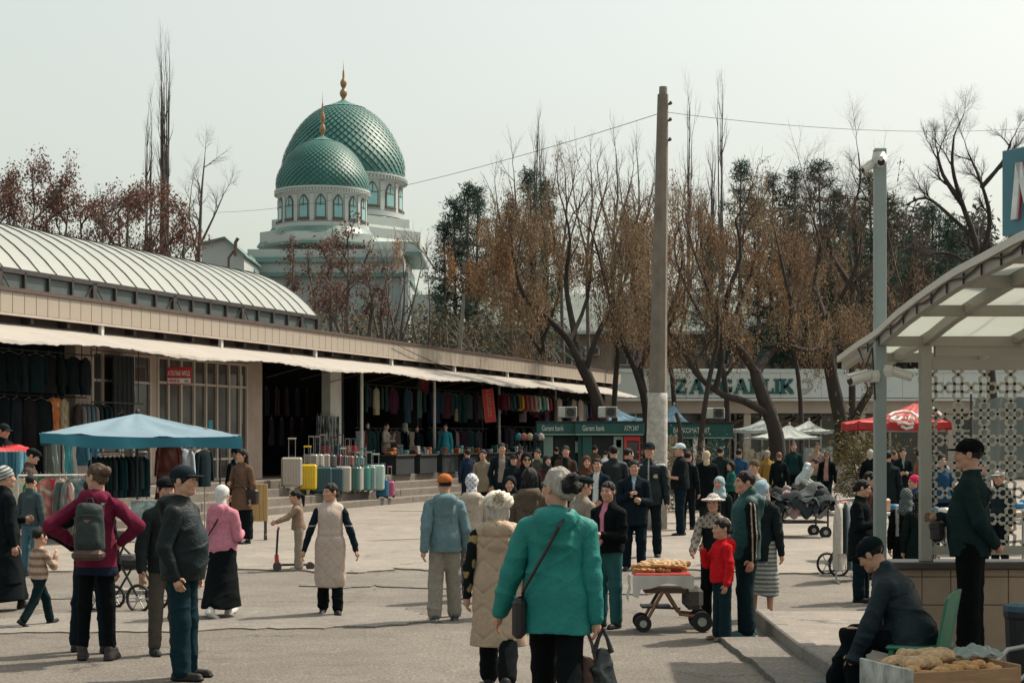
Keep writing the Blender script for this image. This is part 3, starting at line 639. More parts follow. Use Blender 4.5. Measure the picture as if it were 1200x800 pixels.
willow_tree('great crooked willow with a sawn limb in front of the pale sign',58,[
 ([(908,590),(911,530),(906,497),(893,462),(885,436)],.37,.26,0),([(885,436),(866,408),(851,388),(853,345,-1),(868,300,-1),(862,258,-1)],.26,.08,.9),([(887,438),(903,412,1),(922,402,1),(927,362,1),(918,316,1),(908,270,1)],.25,.06,.9),
 ([(920,404,1),(950,411,1.5),(975,402,2),(1000,392,3)],.17,.05,.8),([(925,403,1),(900,406,1),(891,406,1)],.10,.10,0),
 ([(905,488),(872,470,-.5),(846,462,-.5),(818,440,-.8),(798,406,-1),(783,384,-1),(800,366,-1)],.24,.08,.6),([(838,457,-.6),(846,420,-.6),(843,380,-.3),(830,340),(815,300),(805,262)],.17,.05,1.0),([(812,430,-.8),(828,404),(842,390),(846,375)],.10,.04,.5)],3,900)
willow_tree('dead thin stem leaning against the crooked willow',57,[([(817,560),(824,490),(832,440),(841,398),(840,352)],.13,.06,0)],4,0,group=None)
willow_tree('short dead stump stick before the cash withdrawal booth',57,[([(800,575),(797,505),(792,484)],.11,.07,0)],4,0,group=None)
t4=willow_tree('old tree with a whitewashed trunk foot and dark bare crown',64,[
 ([(992,577),(990,540),(986,500),(976,450),(968,405),(966,368)],.42,.22,0),([(966,370),(955,330,1),(962,290,1),(950,250,1)],.2,.06,1),([(968,390),(985,350,-1),(1005,310,-1),(1010,270,-1)],.2,.06,1),
 ([(992,522),(1006,482),(1022,455),(1033,425),(1050,380),(1062,330)],.3,.08,1),([(968,400),(940,370,-1),(925,330,-2),(930,290,-2)],.16,.05,1),([(1000,495),(1018,520,-.5),(1035,450,-1)],.08,.05,0)],5,150,lv=3,L=1.2,size=.13,cols=[(.12,.085,.06),(.16,.105,.07),(.09,.075,.055)],group=None)
p=at(992,577,64); b=MB(); b.lathe([(.52,-.1),(.46,.15),(.43,.6),(.425,1.05)],14,(0,0,0)); o=b.build('whitewash_band',M_LIME,t4,smooth=True); o.location=(.02,0,.02)
willow_tree('brown leaved willow filling the space above the tan house',74,[
 ([(640,575),(642,470),(636,400),(628,340),(618,280)],.24,.07,1),([(638,420),(610,370),(596,320),(580,285)],.14,.05,1),([(636,400),(655,340),(650,280),(640,225)],.14,.05,1)],6,700)
willow_tree('ochre leaved willow hanging over the crooked tree',70,[
 ([(850,575),(852,470),(838,390),(826,320),(820,270)],.26,.06,1),([(845,420),(868,350),(885,300),(880,255)],.16,.05,1),([(840,400),(805,340),(790,290),(800,255)],.14,.05,1),([(850,440),(905,370),(925,320)],.12,.05,1)],7,850,cols=[(.28,.17,.09),(.23,.14,.08),(.31,.19,.1),(.18,.115,.07)])
willow_tree('dense brown willow filling the gap beside the concrete pole',72,[
 ([(792,575),(790,470),(782,400),(772,340),(765,280)],.22,.06,1),([(786,420),(805,360),(812,300)],.13,.05,1),([(782,400),(755,350),(740,300)],.13,.05,1)],9,750)
willow_tree('loose brown willow before the dark pines',76,[
 ([(940,575),(938,470),(930,400),(925,330),(930,300)],.22,.06,1),([(934,420),(960,360),(975,310)],.13,.05,1),([(930,400),(905,350),(895,300)],.13,.05,1)],10,260)
willow_tree('slim pale barked tree with an ochre crown beside the mosque',70,[
 ([(536,460),(538,420),(541,380),(544,345)],.12,.09,0),([(544,345),(530,330),(508,312),(492,290)],.07,.03,1),([(544,345),(556,334),(574,322),(590,300)],.07,.03,1),([(544,347),(540,320),(534,296)],.06,.03,1),([(544,345),(552,310),(556,285)],.06,.03,1)],8,700,bark=M_BARKP,cols=[(.33,.185,.085),(.27,.15,.075),(.36,.2,.1)],L=.7,group=None)
# bare trees
def bare_tree(label,d,limbs,seed,L=1.3,lv=3,side=2,bark=M_BARKG,up=.05,ang=(20,50),wob=.14,name='bare_tree',leaf=None,group='leafless trees'):
    rd=random.Random(seed); S=[];T=[]; P=dict(wob=wob,up=up,leaf=0,side=side,ang=ang)
    for pts,r0,r1,gr in limbs:
        Q=limb(S,pts,d,r0,r1,rd)
        if gr:
            for k in range(max(1,len(Q)//3),len(Q)):
                if rd.random()<gr or k==len(Q)-1:
                    dr=(Q[k]-Q[k-1]).normalized(); ax=dr.orthogonal(); ax.rotate(Matrix.Rotation(rd.uniform(0,6.28),3,dr)); a=R(rd.uniform(*ang)) if k<len(Q)-1 else .1
                    grow(S,T,Q[k],(dr*math.cos(a)+ax.normalized()*math.sin(a)),L*rd.uniform(.7,1.2),max(.018,(r0+(r1-r0)*k/len(Q))*.5),lv-(1 if k<len(Q)-1 else 0),P,rd)
    return tree(name,label,S,T,bark,leaf,group)
bare_tree('wide leafless tree with black limbs behind the cafe canopy',72,[
 ([(1170,575),(1160,420),(1150,330),(1142,280),(1126,235),(1116,195),(1118,160)],.26,.05,.8),([(1142,280),(1110,250),(1085,232),(1062,240)],0.12,.04,.9),([(1148,310),(1160,260),(1150,215),(1135,180)],0.16,.04,.9),([(1128,240),(1105,205),(1098,175)],.15,.04,.9),
 ([(1150,220),(1175,190),(1185,165)],.13,.04,.9),([(1155,330),(1120,300),(1090,298),(1070,320)],0.10,.04,.9),([(1160,360),(1190,320),(1200,280)],0.12,.04,.9)],21,L=.75,lv=4,side=2,bark=M_BARK)
bare_tree('leafless tree with arching boughs beside the camera pole',70,[([(1000,575),(998,400),(1000,330),(1008,290),(1000,255)],.2,.05,.7),([(1002,330),(1035,300),(1045,270),(1025,240),(1005,232)],.16,.04,.8),([(1000,340),(975,300),(962,262)],.16,.04,.8),([(1004,300),(1000,250),(1008,215),(1006,180)],.09,.03,.6)],22,L=.9,lv=4,bark=M_BARK)
for i,(px,top,d,sd) in enumerate(((193,74,96,31),(175,150,98,32),(806,128,110,33),(845,112,110,34),(832,190,108,35),(625,158,120,36),(636,165,121,37))):
    rd=random.Random(sd); lm=[]; base=zy; 
    for k in range(11 if i in (0,) else 4):
        x0=px+rd.uniform(-4,4); x1=px+rd.uniform(-5,6); tp=top+rd.uniform(0,70 if i==0 else 35)*(k>0); lm.append(([(px,430),(x0,330),((x0+x1)/2,(330+tp)/2,rd.uniform(-.5,.5)),(x1,tp)],.17 if k==0 else .12,.02,.75 if i>0 else .6))
    bare_tree(['tall leafless poplar spire rising above the vaulted roof','short feathery poplar beside the tall poplar spire','feathery leafless poplar next to the concrete pole','tallest feathery poplar among the willows','low side poplar among the pines','faint poplar spire above the willow crowns','faint slim poplar behind the pine tip'][i],d,lm,sd,L=1.0 if i else .9,lv=3,side=1,up=.26,ang=(10,30),wob=.08,name='poplar_tree',group='leafless poplars')
bare_tree('small leafless tree between poplar and mosque',72,[([(232,400),(232,330),(234,280),(236,230),(240,185)],.16,.025,.9),([(233,290),(250,255),(262,228)],.07,.02,.9),([(233,300),(222,260),(224,225)],.06,.02,.9)],41,L=.6)
for i,(px,top) in enumerate(((470,300),(500,330),(452,310),(600,200),(720,180),(690,190),(660,205),(745,190))):
    bare_tree('leafless thicket tree with fine twigs, one of several by the willows',76+i,[([(px,430),(px-2,top+110),(px+4,top+50),(px+2,top)],.12,.02,.9),([(px-2,top+110),(px-14,top+60),(px-20,top+15)],.07,.02,.8),([(px-2,top+110),(px+14,top+55),(px+22,top+20)],.07,.02,.8)],50+i,L=.7 if i<3 else .85,lv=2,up=.14,ang=(15,38),group='leafless thicket trees')
# dry red leaved trees
RED=[(.145,.068,.05),(.12,.06,.047),(.175,.085,.058),(.10,.058,.046)]
def dry_tree(label,px,top,d,spread,seed,n,base=430,clump=26,size=.2,L=1.1,cs=.16):
    rd=random.Random(seed); rg=np.random.default_rng(seed); S=[];T=[]; P=dict(wob=.17,up=.10,leaf=1,side=2,ang=(20,48))
    h=base-top; pts=[(px,base),(px+rd.uniform(-3,3),base-h*.35),(px+rd.uniform(-5,5),base-h*.6),(px+rd.uniform(-6,6),top+8)]
    Q=limb(S,pts,d,.16,.03,rd)
    for k in range(4,len(Q)):
        a=rd.uniform(0,6.28); grow(S,T,Q[k],Vector((math.cos(a)*.8,math.sin(a)*.8,.75)).normalized(),L*spread*rd.uniform(.5,1.),.05,2,P,rd)
    tp=np.array([tuple(t[0]) for t in T]); tp=tp[rg.permutation(len(tp))[:n]]
    C=np.repeat(tp,clump,0)+rg.normal(size=(len(tp)*clump,3))*cs
    return tree('red_leaved_tree',label,S,T,M_BARKG,leaf_quads(C,size,.5,.5,rg,RED),'dry red leaved trees')
RL=['left end','second','third','fourth','fifth']
for i,(px,top,d,sp) in enumerate(((-28,236,66,1.0),(-6,230,67,1.0),(14,228,66,1.0),(36,232,68,1.0),(55,234,66,1.0),(76,236,67,1.0),(97,242,69,.95),(116,244,66,.95),(136,240,69,.95),(154,242,67,.95),(172,240,68,.95),(196,236,70,.9),(212,250,69,.8))):
    dry_tree('dry red leaved tree in the row above the vaulted roof',px,top,d,sp,60+i,120 if i<6 else 85,clump=22,size=.12,cs=.17)
for i,(px,top,d,sp,n) in enumerate(((342,286,74,.6,26),(388,295,75,.8,44),(408,285,73,.95,60),(366,306,76,.6,26),(432,300,74,.75,30),(300,322,80,.5,14),(398,335,71,.9,50),(450,315,74,.7,26),(330,330,75,.6,24))):
    dry_tree('sparse red leaved sapling in front of the mosque wall',px,top,d,sp,80+i,n,clump=12,size=.15,L=.9)
# pines
PINE=[(.022,.055,.042),(.03,.068,.05),(.016,.04,.034),(.04,.078,.055)]
def pine_tree(label,px,top,d,wid,seed,n=16,base=460):
    rd=random.Random(seed); rg=np.random.default_rng(seed); S=[];C=[]
    Q=limb(S,[(px,base),(px+rd.uniform(-2,2),(base+top)/2),(px+rd.uniform(-2,2),top+3)],d,.2,.03,rd,sub=10)
    for k in range(4,len(Q)):
        t=(k-4)/(len(Q)-5); Lm=wid*(1.02-t)**.75*rd.uniform(.6,1.15)+.25
        for j in range(4):
            a=rd.uniform(0,6.28); l=Lm*rd.uniform(.5,1.1); dr=Vector((math.cos(a),math.sin(a),rd.uniform(-.05,.5))).normalized(); p=Q[k]; q=p+dr*l; S.append((*p,*q,.035,.012))
            for m in range(int(3+l*3)):
                c=p.lerp(q,rd.uniform(.35,1.05)); C.append(np.array(c)+rg.normal(size=(n,3))*np.array([.17,.17,.13]))
    C=np.concatenate(C); return tree('pine_tree',label,S,[],M_BARKG,leaf_quads(C,.27,.16,.0,rg,PINE),'dark green pines')
PL=['pine with the sharpest tip in the clump beside the domes', 'second pine of the clump beside the domes', 'slimmest pine of the clump by the domes', 'low pine beside the mosque corner', 'tall pine poking above the brown willow crowns', 'pine behind the leaning willow limb', 'small pine beside the tall willow pine', 'rounded pine crown beside the two poplars', 'pine between the rounded crown and the paired tips', 'pine with paired tips behind the crooked willow', 'tallest slim pine near the camera pole','pine tucked under the tallest slim pine','pine between camera pole and wide leafless tree','pine seen through the wide leafless tree','pine between the rounded crown and the crooked willow', 'pine directly behind the camera pole', 'broad pine behind the wide leafless tree', 'low pine beside the wide leafless tree', 'dark pine behind the whitewashed tree', 'pine under the boughs of the wide leafless tree', 'pine beside the blue roof sign', 'low pine between poplars and concrete pole']
for i,(px,top,d,wd) in enumerate(((549,218,92,2.0),(533,236,93,1.8),(560,222,94,1.6),(520,262,92,1.4),(620,202,90,2.2),(640,215,91,1.8),(598,240,92,1.7),(868,192,90,2.3),(905,205,92,2.0),(932,200,92,1.8),(960,190,88,2.6),(978,225,87,2.4),(1040,230,88,2.6),(1110,255,89,2.6),(890,235,90,2.0),(1020,205,90,2.2),(1092,240,92,2.4),(1060,262,92,2.2),(985,250,95,2.4),(1130,270,95,2.5),(1180,290,93,2.6),(830,262,94,1.8))):
    pine_tree(PL[i],px,top,d,wd,100+i)
# dark thicket that closes the view below the crowns
rg=np.random.default_rng(5)
def thicket(name,label,x0,x1,y0,y1,d0,d1,n,cols,size,tw):
    px=rg.uniform(x0,x1,n); dd=rg.uniform(d0,d1,n); h=rg.random(n)**.8; bump=.5+.5*np.sin(px*.13)*np.sin(px*.041+1)
    py=y1+(y0+ (1-bump)*(y1-y0)*.45 - y1)*h; C=np.stack([(px-600)/FPX*dd,dd,HC+(HOR-py)/FPX*dd],1); e=empty(name,(0,0,0),0,label,'shrubs'); e['kind']='stuff'
    V,Fq,c=leaf_quads(C,size,.4,.1,rg,cols,.3); o=link('foliage',npmesh('foliage',V,Fq,M_LEAF,col=c),e); o['kind']='stuff'
    S=[]
    for i in range(tw):
        k=rg.integers(0,n); q=C[k]; a=rg.normal(size=3)*np.array([.8,.5,.2]); S.append((*(q+a-np.array([0,0,1.2])),*(q+np.array([0,0,.3])),.03,.008))
    o=link('twigs',segs_mesh(S,'twigs',M_BARKG),e); o['kind']='stuff'
thicket('shrubbery','tangled dark shrubs growing behind the market hall roof',355,650,352,440,76,90,9000,[(.05,.055,.035),(.035,.05,.038),(.09,.065,.035),(.12,.09,.035)],.22,500)
thicket('thicket','dark evergreen thicket behind the steel fence and pale sign',915,1260,235,440,92,108,46000,[(.03,.045,.035),(.05,.05,.04),(.06,.05,.042)],.34,1500)
# ================================================================ people: signed distance bodies meshed with surface nets
def surfnets(f,o,v):
    s=f<0; nx,ny,nz=f.shape
    c=sum(s[i:nx-1+i,j:ny-1+j,k:nz-1+k].astype(np.int8) for i in (0,1) for j in (0,1) for k in (0,1))
    act=(c>0)&(c<8); I=np.argwhere(act)
    if not len(I): return None,None
    idx=np.full(act.shape,-1,np.int32); idx[act]=np.arange(len(I))
    acc=np.zeros((len(I),3)); cnt=np.zeros(len(I)); C=[(i,j,k) for i in (0,1) for j in (0,1) for k in (0,1)]
    for a in C:
        for ax in range(3):
            if a[ax]: continue
            b=list(a); b[ax]=1
            fa=f[I[:,0]+a[0],I[:,1]+a[1],I[:,2]+a[2]]; fb=f[I[:,0]+b[0],I[:,1]+b[1],I[:,2]+b[2]]; m=(fa<0)!=(fb<0)
            t=fa[m]/(fa[m]-fb[m]); p=np.tile(np.array(a,float),(m.sum(),1)); p[:,ax]=t; acc[m]+=p; cnt[m]+=1
    V=(I+acc/cnt[:,None])*v+o; Q=[]
    for ax in range(3):
        n=[nx,ny,nz]; sl0=[slice(None)]*3; sl1=[slice(None)]*3; sl0[ax]=slice(0,n[ax]-1); sl1[ax]=slice(1,n[ax])
        d=s[tuple(sl0)]!=s[tuple(sl1)]; E_=np.argwhere(d); b,c_=[(1,2),(2,0),(0,1)][ax]
        E_=E_[(E_[:,b]>0)&(E_[:,c_]>0)&(E_[:,b]<n[b]-1)&(E_[:,c_]<n[c_]-1)]
        def cell(db,dc): q=E_.copy(); q[:,b]+=db; q[:,c_]+=dc; return idx[q[:,0],q[:,1],q[:,2]]
        q=np.stack([cell(-1,-1),cell(0,-1),cell(0,0),cell(-1,0)],1); ins=s[E_[:,0],E_[:,1],E_[:,2]]; q[~ins]=q[~ins][:,::-1]; Q.append(q)
    Q=np.concatenate(Q); return V,Q[(Q>=0).all(1)]
class SDF:
    def __init__(s): s.p=[]; s.post=[]
    def rc(s,a,b,r1,r2=None,k=.03,sq=(1,1,1),sub=False): s.p.append((np.array(a,float),np.array(b,float),r1,r1 if r2 is None else r2,k,np.array(sq,float),sub)); return s
    def el(s,c,r,k=.02,sub=False): m=min(r); return s.rc(c,c,m,m,k,tuple(x/m for x in r),sub)
    def mesh(s,v,clip=None,wr=None):
        A=[p for p in s.p if not p[6]]
        lo=np.min([np.minimum(p[0],p[1])-max(p[2],p[3])*p[5] for p in A],0)-2.2*v-.012; hi=np.max([np.maximum(p[0],p[1])+max(p[2],p[3])*p[5] for p in A],0)+2.2*v+.012
        n=np.ceil((hi-lo)/v).astype(int)+1; f=np.full(n,.09,np.float32)
        ax=[(lo[i]+np.arange(n[i])*v).astype(np.float32) for i in range(3)]
        for a,b,r1,r2,k,sq,sub in s.p:
            rm=max(r1,r2); e=rm*sq+k+.03; l=np.maximum(((np.minimum(a,b)-e-lo)/v).astype(int),0); h=np.minimum(((np.maximum(a,b)+e-lo)/v).astype(int)+2,n)
            if (h<=l).any(): continue
            X=ax[0][l[0]:h[0],None,None]-a[0]; Y=ax[1][None,l[1]:h[1],None]-a[1]; Z=ax[2][None,None,l[2]:h[2]]-a[2]
            ba=b-a; L2=float(ba@ba)
            if L2>1e-10:
                t=np.clip((X*ba[0]+Y*ba[1]+Z*ba[2])/L2,0,1); X=X-ba[0]*t; Y=Y-ba[1]*t; Z=Z-ba[2]*t; r=r1+(r2-r1)*t
            else: r=r1
            g=np.sqrt((X/sq[0])**2+(Y/sq[1])**2+(Z/sq[2])**2)
            if (sq!=1).any():
                gn=np.sqrt((X/sq[0]**2)**2+(Y/sq[1]**2)**2+(Z/sq[2]**2)**2)+1e-9; d=(g-r)*g/gn
            else: d=g-r
            F_=f[l[0]:h[0],l[1]:h[1],l[2]:h[2]]
            if sub: hh=np.maximum(k-np.abs(F_+d),0)/k; F_[...]=np.maximum(F_,-d)+hh*hh*k*.25
            else: hh=np.maximum(k-np.abs(F_-d),0)/k; F_[...]=np.minimum(F_,d)-hh*hh*k*.25
        if wr: f+=wr(ax[0][:,None,None],ax[1][None,:,None],ax[2][None,None,:]).astype(np.float32)
        if clip: f=np.maximum(f,clip(ax[0][:,None,None],ax[1][None,:,None],ax[2][None,None,:]).astype(np.float32))
        return surfnets(f,lo,v)
M_SKIN=mat('skin',(1,1,1),.55,.06,30,.05,attr=True,spec=.3); M_CLOTH=mat('garment_cloth',(1,1,1),.9,.16,22,.5,bscale=140,attr=True,spec=.08); M_SHINY=mat('garment_nylon',(1,1,1),.6,.12,16,.35,bscale=45,attr=True,spec=.2); M_HAIR=mat('hair',(1,1,1),.6,.3,30,.9,bscale=90,attr=True,spec=.2,aniso=(1,1,.25))
SKIN=(.44,.25,.175); BLK=(.012,.014,.016); 
def const(c): return lambda p:np.tile(np.array(c,np.float32),(len(p),1))
ARM={'down':((.2,.06,-1),(.08,-.16,-1)),'down2':((.26,.0,-1),(.08,-.28,-1)),'hip':((.80,.30,-.62),(-.72,-.42,-.62)),'front':((.16,-.12,-1),(-.45,-.85,.12)),'fold':((.2,-.25,-1),(-.8,-.55,.25)),'mouth':((.2,-.45,-.8),(-.35,-.45,.85)),
 'chest':((.25,-.12,-.95),(-.72,-.5,.42)),'pocket':((.25,.18,-1),(-.12,-.3,-.9)),'push':((.1,-.6,-.8),(-.05,-.8,-.5)),'swingf':((.12,-.35,-1),(.0,-.6,-.85)),'swingb':((.2,.42,-1),(.12,.1,-1)),'out':((.35,.0,-.95),(.3,-.15,-1)),'bag':((.12,.1,-1),(.1,.0,-1)),'back':((.2,.35,-.9),(-.55,.35,-.6)),'reach':((.15,-.75,-.55),(0,-.9,-.25)),'knee':((.1,-.75,-.75),(-.05,-.75,-.6)),'ear':((.3,-.35,-.75),(-.25,-.15,.95))}
LEG={'stand':((0,0,3),(0,0,3)),'stand2':((6,8,4),(-3,2,3)),'walk':((20,6,1),(-16,16,1)),'walk2':((-18,18,1),(20,5,1)),'sit':((88,92,8),(82,80,6)),'stride':((27,14,1),(-22,14,1)),'wide':((2,2,8),(-2,2,8))}
def rotx(a): c,s_=math.cos(a),math.sin(a); return np.array([[1,0,0],[0,c,-s_],[0,s_,c]])
def rotz(a): c,s_=math.cos(a),math.sin(a); return np.array([[c,-s_,0],[s_,c,0],[0,0,1]])
def unit(v): v=np.array(v,float); return v/np.linalg.norm(v)
def wrinkles(seed,amp):
    """cloth folds: ridges in several slanting directions, each only in patches"""
    r=random.Random(seed); K=[]
    for i in range(6):
        a=r.uniform(0,6.28); el=r.choice((.25,.6,.95,1.25)); f=r.uniform(22,44); K.append((f*math.cos(el)*math.cos(a),f*math.cos(el)*math.sin(a)*.8,f*math.sin(el)*r.choice((-1,1)),r.uniform(0,6.28)))
    def f(X,Y,Z):
        o=0
        for i,(a,b,c,p) in enumerate(K):
            m=np.clip(np.sin(5.3*X+p*2+2.2*Z)*np.sin(6.1*Z+p*3-3*Y)+.25,0,1)
            o=o+(1-np.abs(np.sin(.5*(a*X+b*Y+c*Z)+p+1.3*np.sin(6*Z+7*X+5*Y+p))))**3*m
        lo=np.exp(-((Z-.17)/.10)**2); o=o*(1+.6*lo)+lo*.5*(1-np.abs(np.sin(38*Z+9*X+7*Y+seed)))**2
        return (o-.25)*amp*-1.7
    return f
PEOPLE=[]
def ink(c):
    m=np.clip((c.max(1,keepdims=True)-.025)/.03,0,1); return c*(m+(1-m)*np.array([[.45,.62,.66]],np.float32))
def person(label,loc,h,yaw,s,top=None,bottom=None,legs='stand',arms=('down','down'),head=(0,0,0),hair=('short',(.02,.017,.015)),hat=None,lean=0.,fat=0.,shoes=(.015,.015,.017),skin=SKIN,child=0.,wid=1.,group=None,feet=True,seed=None,cut=None,glasses=None,hands=True,seat=None,roll=0.):
    """one person: Empty at the feet; body, garments, shoes, hair and headwear are its parts"""
    seed=seed if seed is not None else len(PEOPLE)+11; v=min(max(1.3/s,.0085),.024); vh=min(max(.8/s,.0052),.013); k=h/1.70
    root=empty('person',loc,R(yaw),label,'person',group); root.scale=(k,k,k); PEOPLE.append(root); v/=k; vh/=k
    def part(name,V,Q,m,colf,parent=root):
        return link(name,npmesh(name,V,Q,m,smooth=True,col=ink(colf(V))),parent)
    hipz=.90; LG=[]; lspec=LEG[legs] if isinstance(legs,str) else legs
    for sd,(tf,kn,out) in zip((1,-1),lspec):
        hp=np.array([sd*.076*wid,0,0]); td=np.array([sd*math.sin(R(out)),-math.sin(R(tf)),-math.cos(R(tf))]); kneep=hp+td*.425
        a=tf-kn; sdv=np.array([sd*math.sin(R(out*.6)),-math.sin(R(a)),-math.cos(R(a))]); ank=kneep+sdv*.405; LG.append([hp,kneep,ank,a])
    mz=min(l[2][2] for l in LG); base=.075-mz
    if seat is not None: base=seat
    for l in LG:
        for i in range(3): l[i]=l[i]+np.array([0,0,base])
    pel=np.array([0,0,base+.03]); Rl=rotx(R(lean))@np.eye(3)
    if roll: Rl=Rl@np.array([[math.cos(R(roll)),0,math.sin(R(roll))],[0,1,0],[-math.sin(R(roll)),0,math.cos(R(roll))]])
    B=lambda x,y,z: pel+Rl@np.array([x,y,z-.93])        # torso frame, z measured as if standing
    sw=.168*wid
    AR=[]
    for sd,a in zip((1,-1),arms):
        u,f_=ARM[a] if isinstance(a,str) else a
        u=unit((u[0]*sd,u[1],u[2])); f_=unit((f_[0]*sd,f_[1],f_[2])); sh=B(sd*sw,.0,1.338); el=sh+Rl@u*.285; wrp=el+Rl@f_*.245; AR.append((sh,el,wrp,Rl@f_,sd))
    ch=1+.35*child
    # ---- body
    bd=SDF(); b_=bd.rc
    b_(B(0,0,.95),B(0,0,1.08),.11,.10,.05,(1.15*wid,.92,1)); b_(B(0,0,1.08),B(0,.0,1.28),.095,.108,.06,(1.1*wid,.9,1)); b_(B(-.13*wid,.0,1.352),B(.13*wid,.0,1.352),.05,.05,.06); b_(B(0,.015,1.36),B(0,-.01,1.50),.055,.052,.04)
    for l in LG: b_(l[0],l[1],.082,.052,.04); b_(l[1],l[2],.05,.034,.03)
    for sh,el,w_,fd,sd in AR: b_(sh,el,.046,.037,.03); b_(el,w_,.037,.025,.02); b_(w_,w_+fd*.065,.025,.032,.02,(1,1,1))
    V,Q=bd.mesh(max(v,.012/k)); FV=[V];FQ=[Q]; off=len(V)
    # hands: four bent fingers and a thumb
    for sd,(sh,el,w_,fd,_) in zip((1,-1),AR):
        if not hands: break
        pn=np.array([-sd,0,0.])-fd*(-sd*fd[0]); pn=unit(pn) if np.linalg.norm(pn)>.2 else np.array([0,0,-1.]); ac=np.cross(fd,pn); ac*= -1 if ac[1]>0 else 1
        mb=MB(); ctr=w_+fd*.07
        for i,(o_,L_) in enumerate(((.028,.068),(.010,.078),(-.009,.074),(-.027,.058))):
            p=ctr+ac*o_; d1=unit(fd+pn*.25+ac*o_*3); d2=unit(fd+pn*.9); d3=unit(fd*.6+pn*1.1); p1=p+d1*L_*.5; p2=p1+d2*L_*.32; mb.tube([p-fd*.02,p1,p2,p2+d3*L_*.25],[.0105,.0095,.0085,.006],5)
        p=w_+fd*.022+ac*.024; d1=unit(fd*.6+ac*.85+pn*.2); p1=p+d1*.035; mb.tube([p-d1*.01,p1,p1+unit(fd+ac*.2+pn*.4)*.032],[.013,.0115,.008],5)
        vv=np.array(mb.v); 
        qs=[f for f in mb.f if len(f)==4]; FV.append(vv); FQ.append(np.array(qs)+off); off+=len(vv)
    # ---- head
    yw,pt,rl=head; Rh=Rl@rotz(R(yw))@rotx(R(-pt))@np.array([[math.cos(R(rl)),0,math.sin(R(rl))],[0,1,0],[-math.sin(R(rl)),0,math.cos(R(rl))]])
    H0=B(0,-.012,1.478); hs=ch
    HB=lambda P: (np.asarray(P)*hs)@Rh.T+H0
    hd=SDF(); e=hd.el
    e((0,.012,.142),(.074,.094,.086)); e((0,-.030,.086),(.057,.060,.083),.03); hd.rc((-.034,-.012,.048),(0,-.055,.028),.028,.026,.025); hd.rc((.034,-.012,.048),(0,-.055,.028),.028,.026,.025)
    hd.rc((0,.018,.08),(0,.022,-.05),.05,.054,.03); e((0,-.083,.022),(.017,.014,.014),.02); hd.rc((-.034,-.080,.136),(.034,-.080,.136),.0125,.0125,.015)
    for sd in (-1,1):
        e((sd*.030,-.100,.118),(.017,.014,.011),.016,True); e((sd*.030,-.079,.118),(.012,.011,.010),.004); e((sd*.038,-.064,.086),(.022,.022,.022),.025); e((sd*.077,.014,.108),(.009,.021,.033),.008)
    hd.rc((0,-.090,.125),(0,-.108,.086),.007,.0115,.012); hd.rc((-.011,-.098,.080),(.011,-.098,.080),.0085,.0085,.008)
    hd.rc((-.019,-.088,.052),(.019,-.088,.052),.0065,.0065,.007); hd.rc((-.015,-.088,.043),(.015,-.088,.043),.0075,.0075,.007)
    HV,HQ=hd.mesh(vh/hs)
    def skincol(p): return np.tile(np.array(skin,np.float32),(len(p),1))
    hc_=skincol(HV); x,y,z=HV.T
    hcol=hair[1] if hair else (.03,.025,.02)
    lip=(np.abs(x)<.023)&(y<-.075)&(z>.036)&(z<.058); hc_[lip]=np.array(skin)*np.array((.92,.62,.62))
    brow=(np.abs(np.abs(x)-.031)<.02)&(y<-.06)&(np.abs(z-.1425+.06*(np.abs(x)-.03)**1)<.0048); hc_[brow]=np.array(hcol)*1.2+.01
    eye=((np.abs(x)-.030)**2/.013**2+(z-.118)**2/.0062**2<1)&(y<-.06); hc_[eye]=(.30,.28,.26); ir=((np.abs(x)-.030)**2+(z-.118)**2<.0058**2)&(y<-.06); hc_[ir]=(.02,.015,.012)
    lid=((np.abs(x)-.030)**2/.016**2+(z-.1255)**2/.0035**2<1)&(y<-.06); hc_[lid]=np.array(skin)*.35
    cheek=np.exp(-(((np.abs(x)-.038)/.02)**2+((z-.085)/.022)**2))*(y<-.04); hc_*=1-.12*cheek[:,None]*np.array([0,1,1])
    FV.append(HB(HV)); FQ.append(HQ+off); C=np.concatenate([skincol(q) for q in FV[:-1]]+[hc_])
    VV=np.concatenate(FV); link('body',npmesh('body',VV,np.concatenate(FQ),M_SKIN,smooth=True,col=C),root)
    hm=lambda sdf,name,m,colf,vv=vh,wr=None,clip=None: (lambda r_: part(name,HB(r_[0]),r_[1],m,lambda p:colf(r_[0])) if r_[0] is not None else None)(sdf.mesh(vv/hs,clip,wr))
    # ---- hair
    if hair and hair[0]:
        st,hcl=hair[0],hair[1]; q=SDF(); q.el((0,.014,.148),(.081,.101,.091))
        if st in('long',): q.rc((-.05,.05,.10),(-.06,.06,-.06),.045,.04,.03); q.rc((.05,.05,.10),(.06,.06,-.06),.045,.04,.03); q.rc((0,.07,.1),(0,.085,-.10),.05,.05,.03)
        if st=='bun': q.el((0,.125,.165),(.042,.042,.042),.02); q.el((0,.07,.10),(.06,.04,.05))
        if st=='lowbun': q.el((0,.115,.085),(.04,.035,.04),.02); q.el((0,.06,.10),(.065,.045,.05))
        if st=='pony': q.rc((0,.11,.15),(0,.15,.10),.03,.035,.02); q.rc((0,.15,.10),(0,.14,-.07),.035,.02,.02); q.el((0,.06,.10),(.06,.045,.05))
        if st=='puff': q.el((0,.105,.175),(.075,.06,.065),.015); q.el((.02,.13,.15),(.05,.045,.05),.01); q.el((-.02,.12,.2),(.045,.04,.04),.01); q.el((0,.06,.10),(.066,.045,.05))
        if st=='bob': q.rc((-.06,.03,.12),(-.068,.03,.02),.034,.03,.03); q.rc((.06,.03,.12),(.068,.03,.02),.034,.03,.03); q.rc((0,.07,.1),(0,.07,.0),.06,.05,.03)
        q.el((0,-.115,.08),(.068,.075,.098 if st!='short' else .10),.012,True)
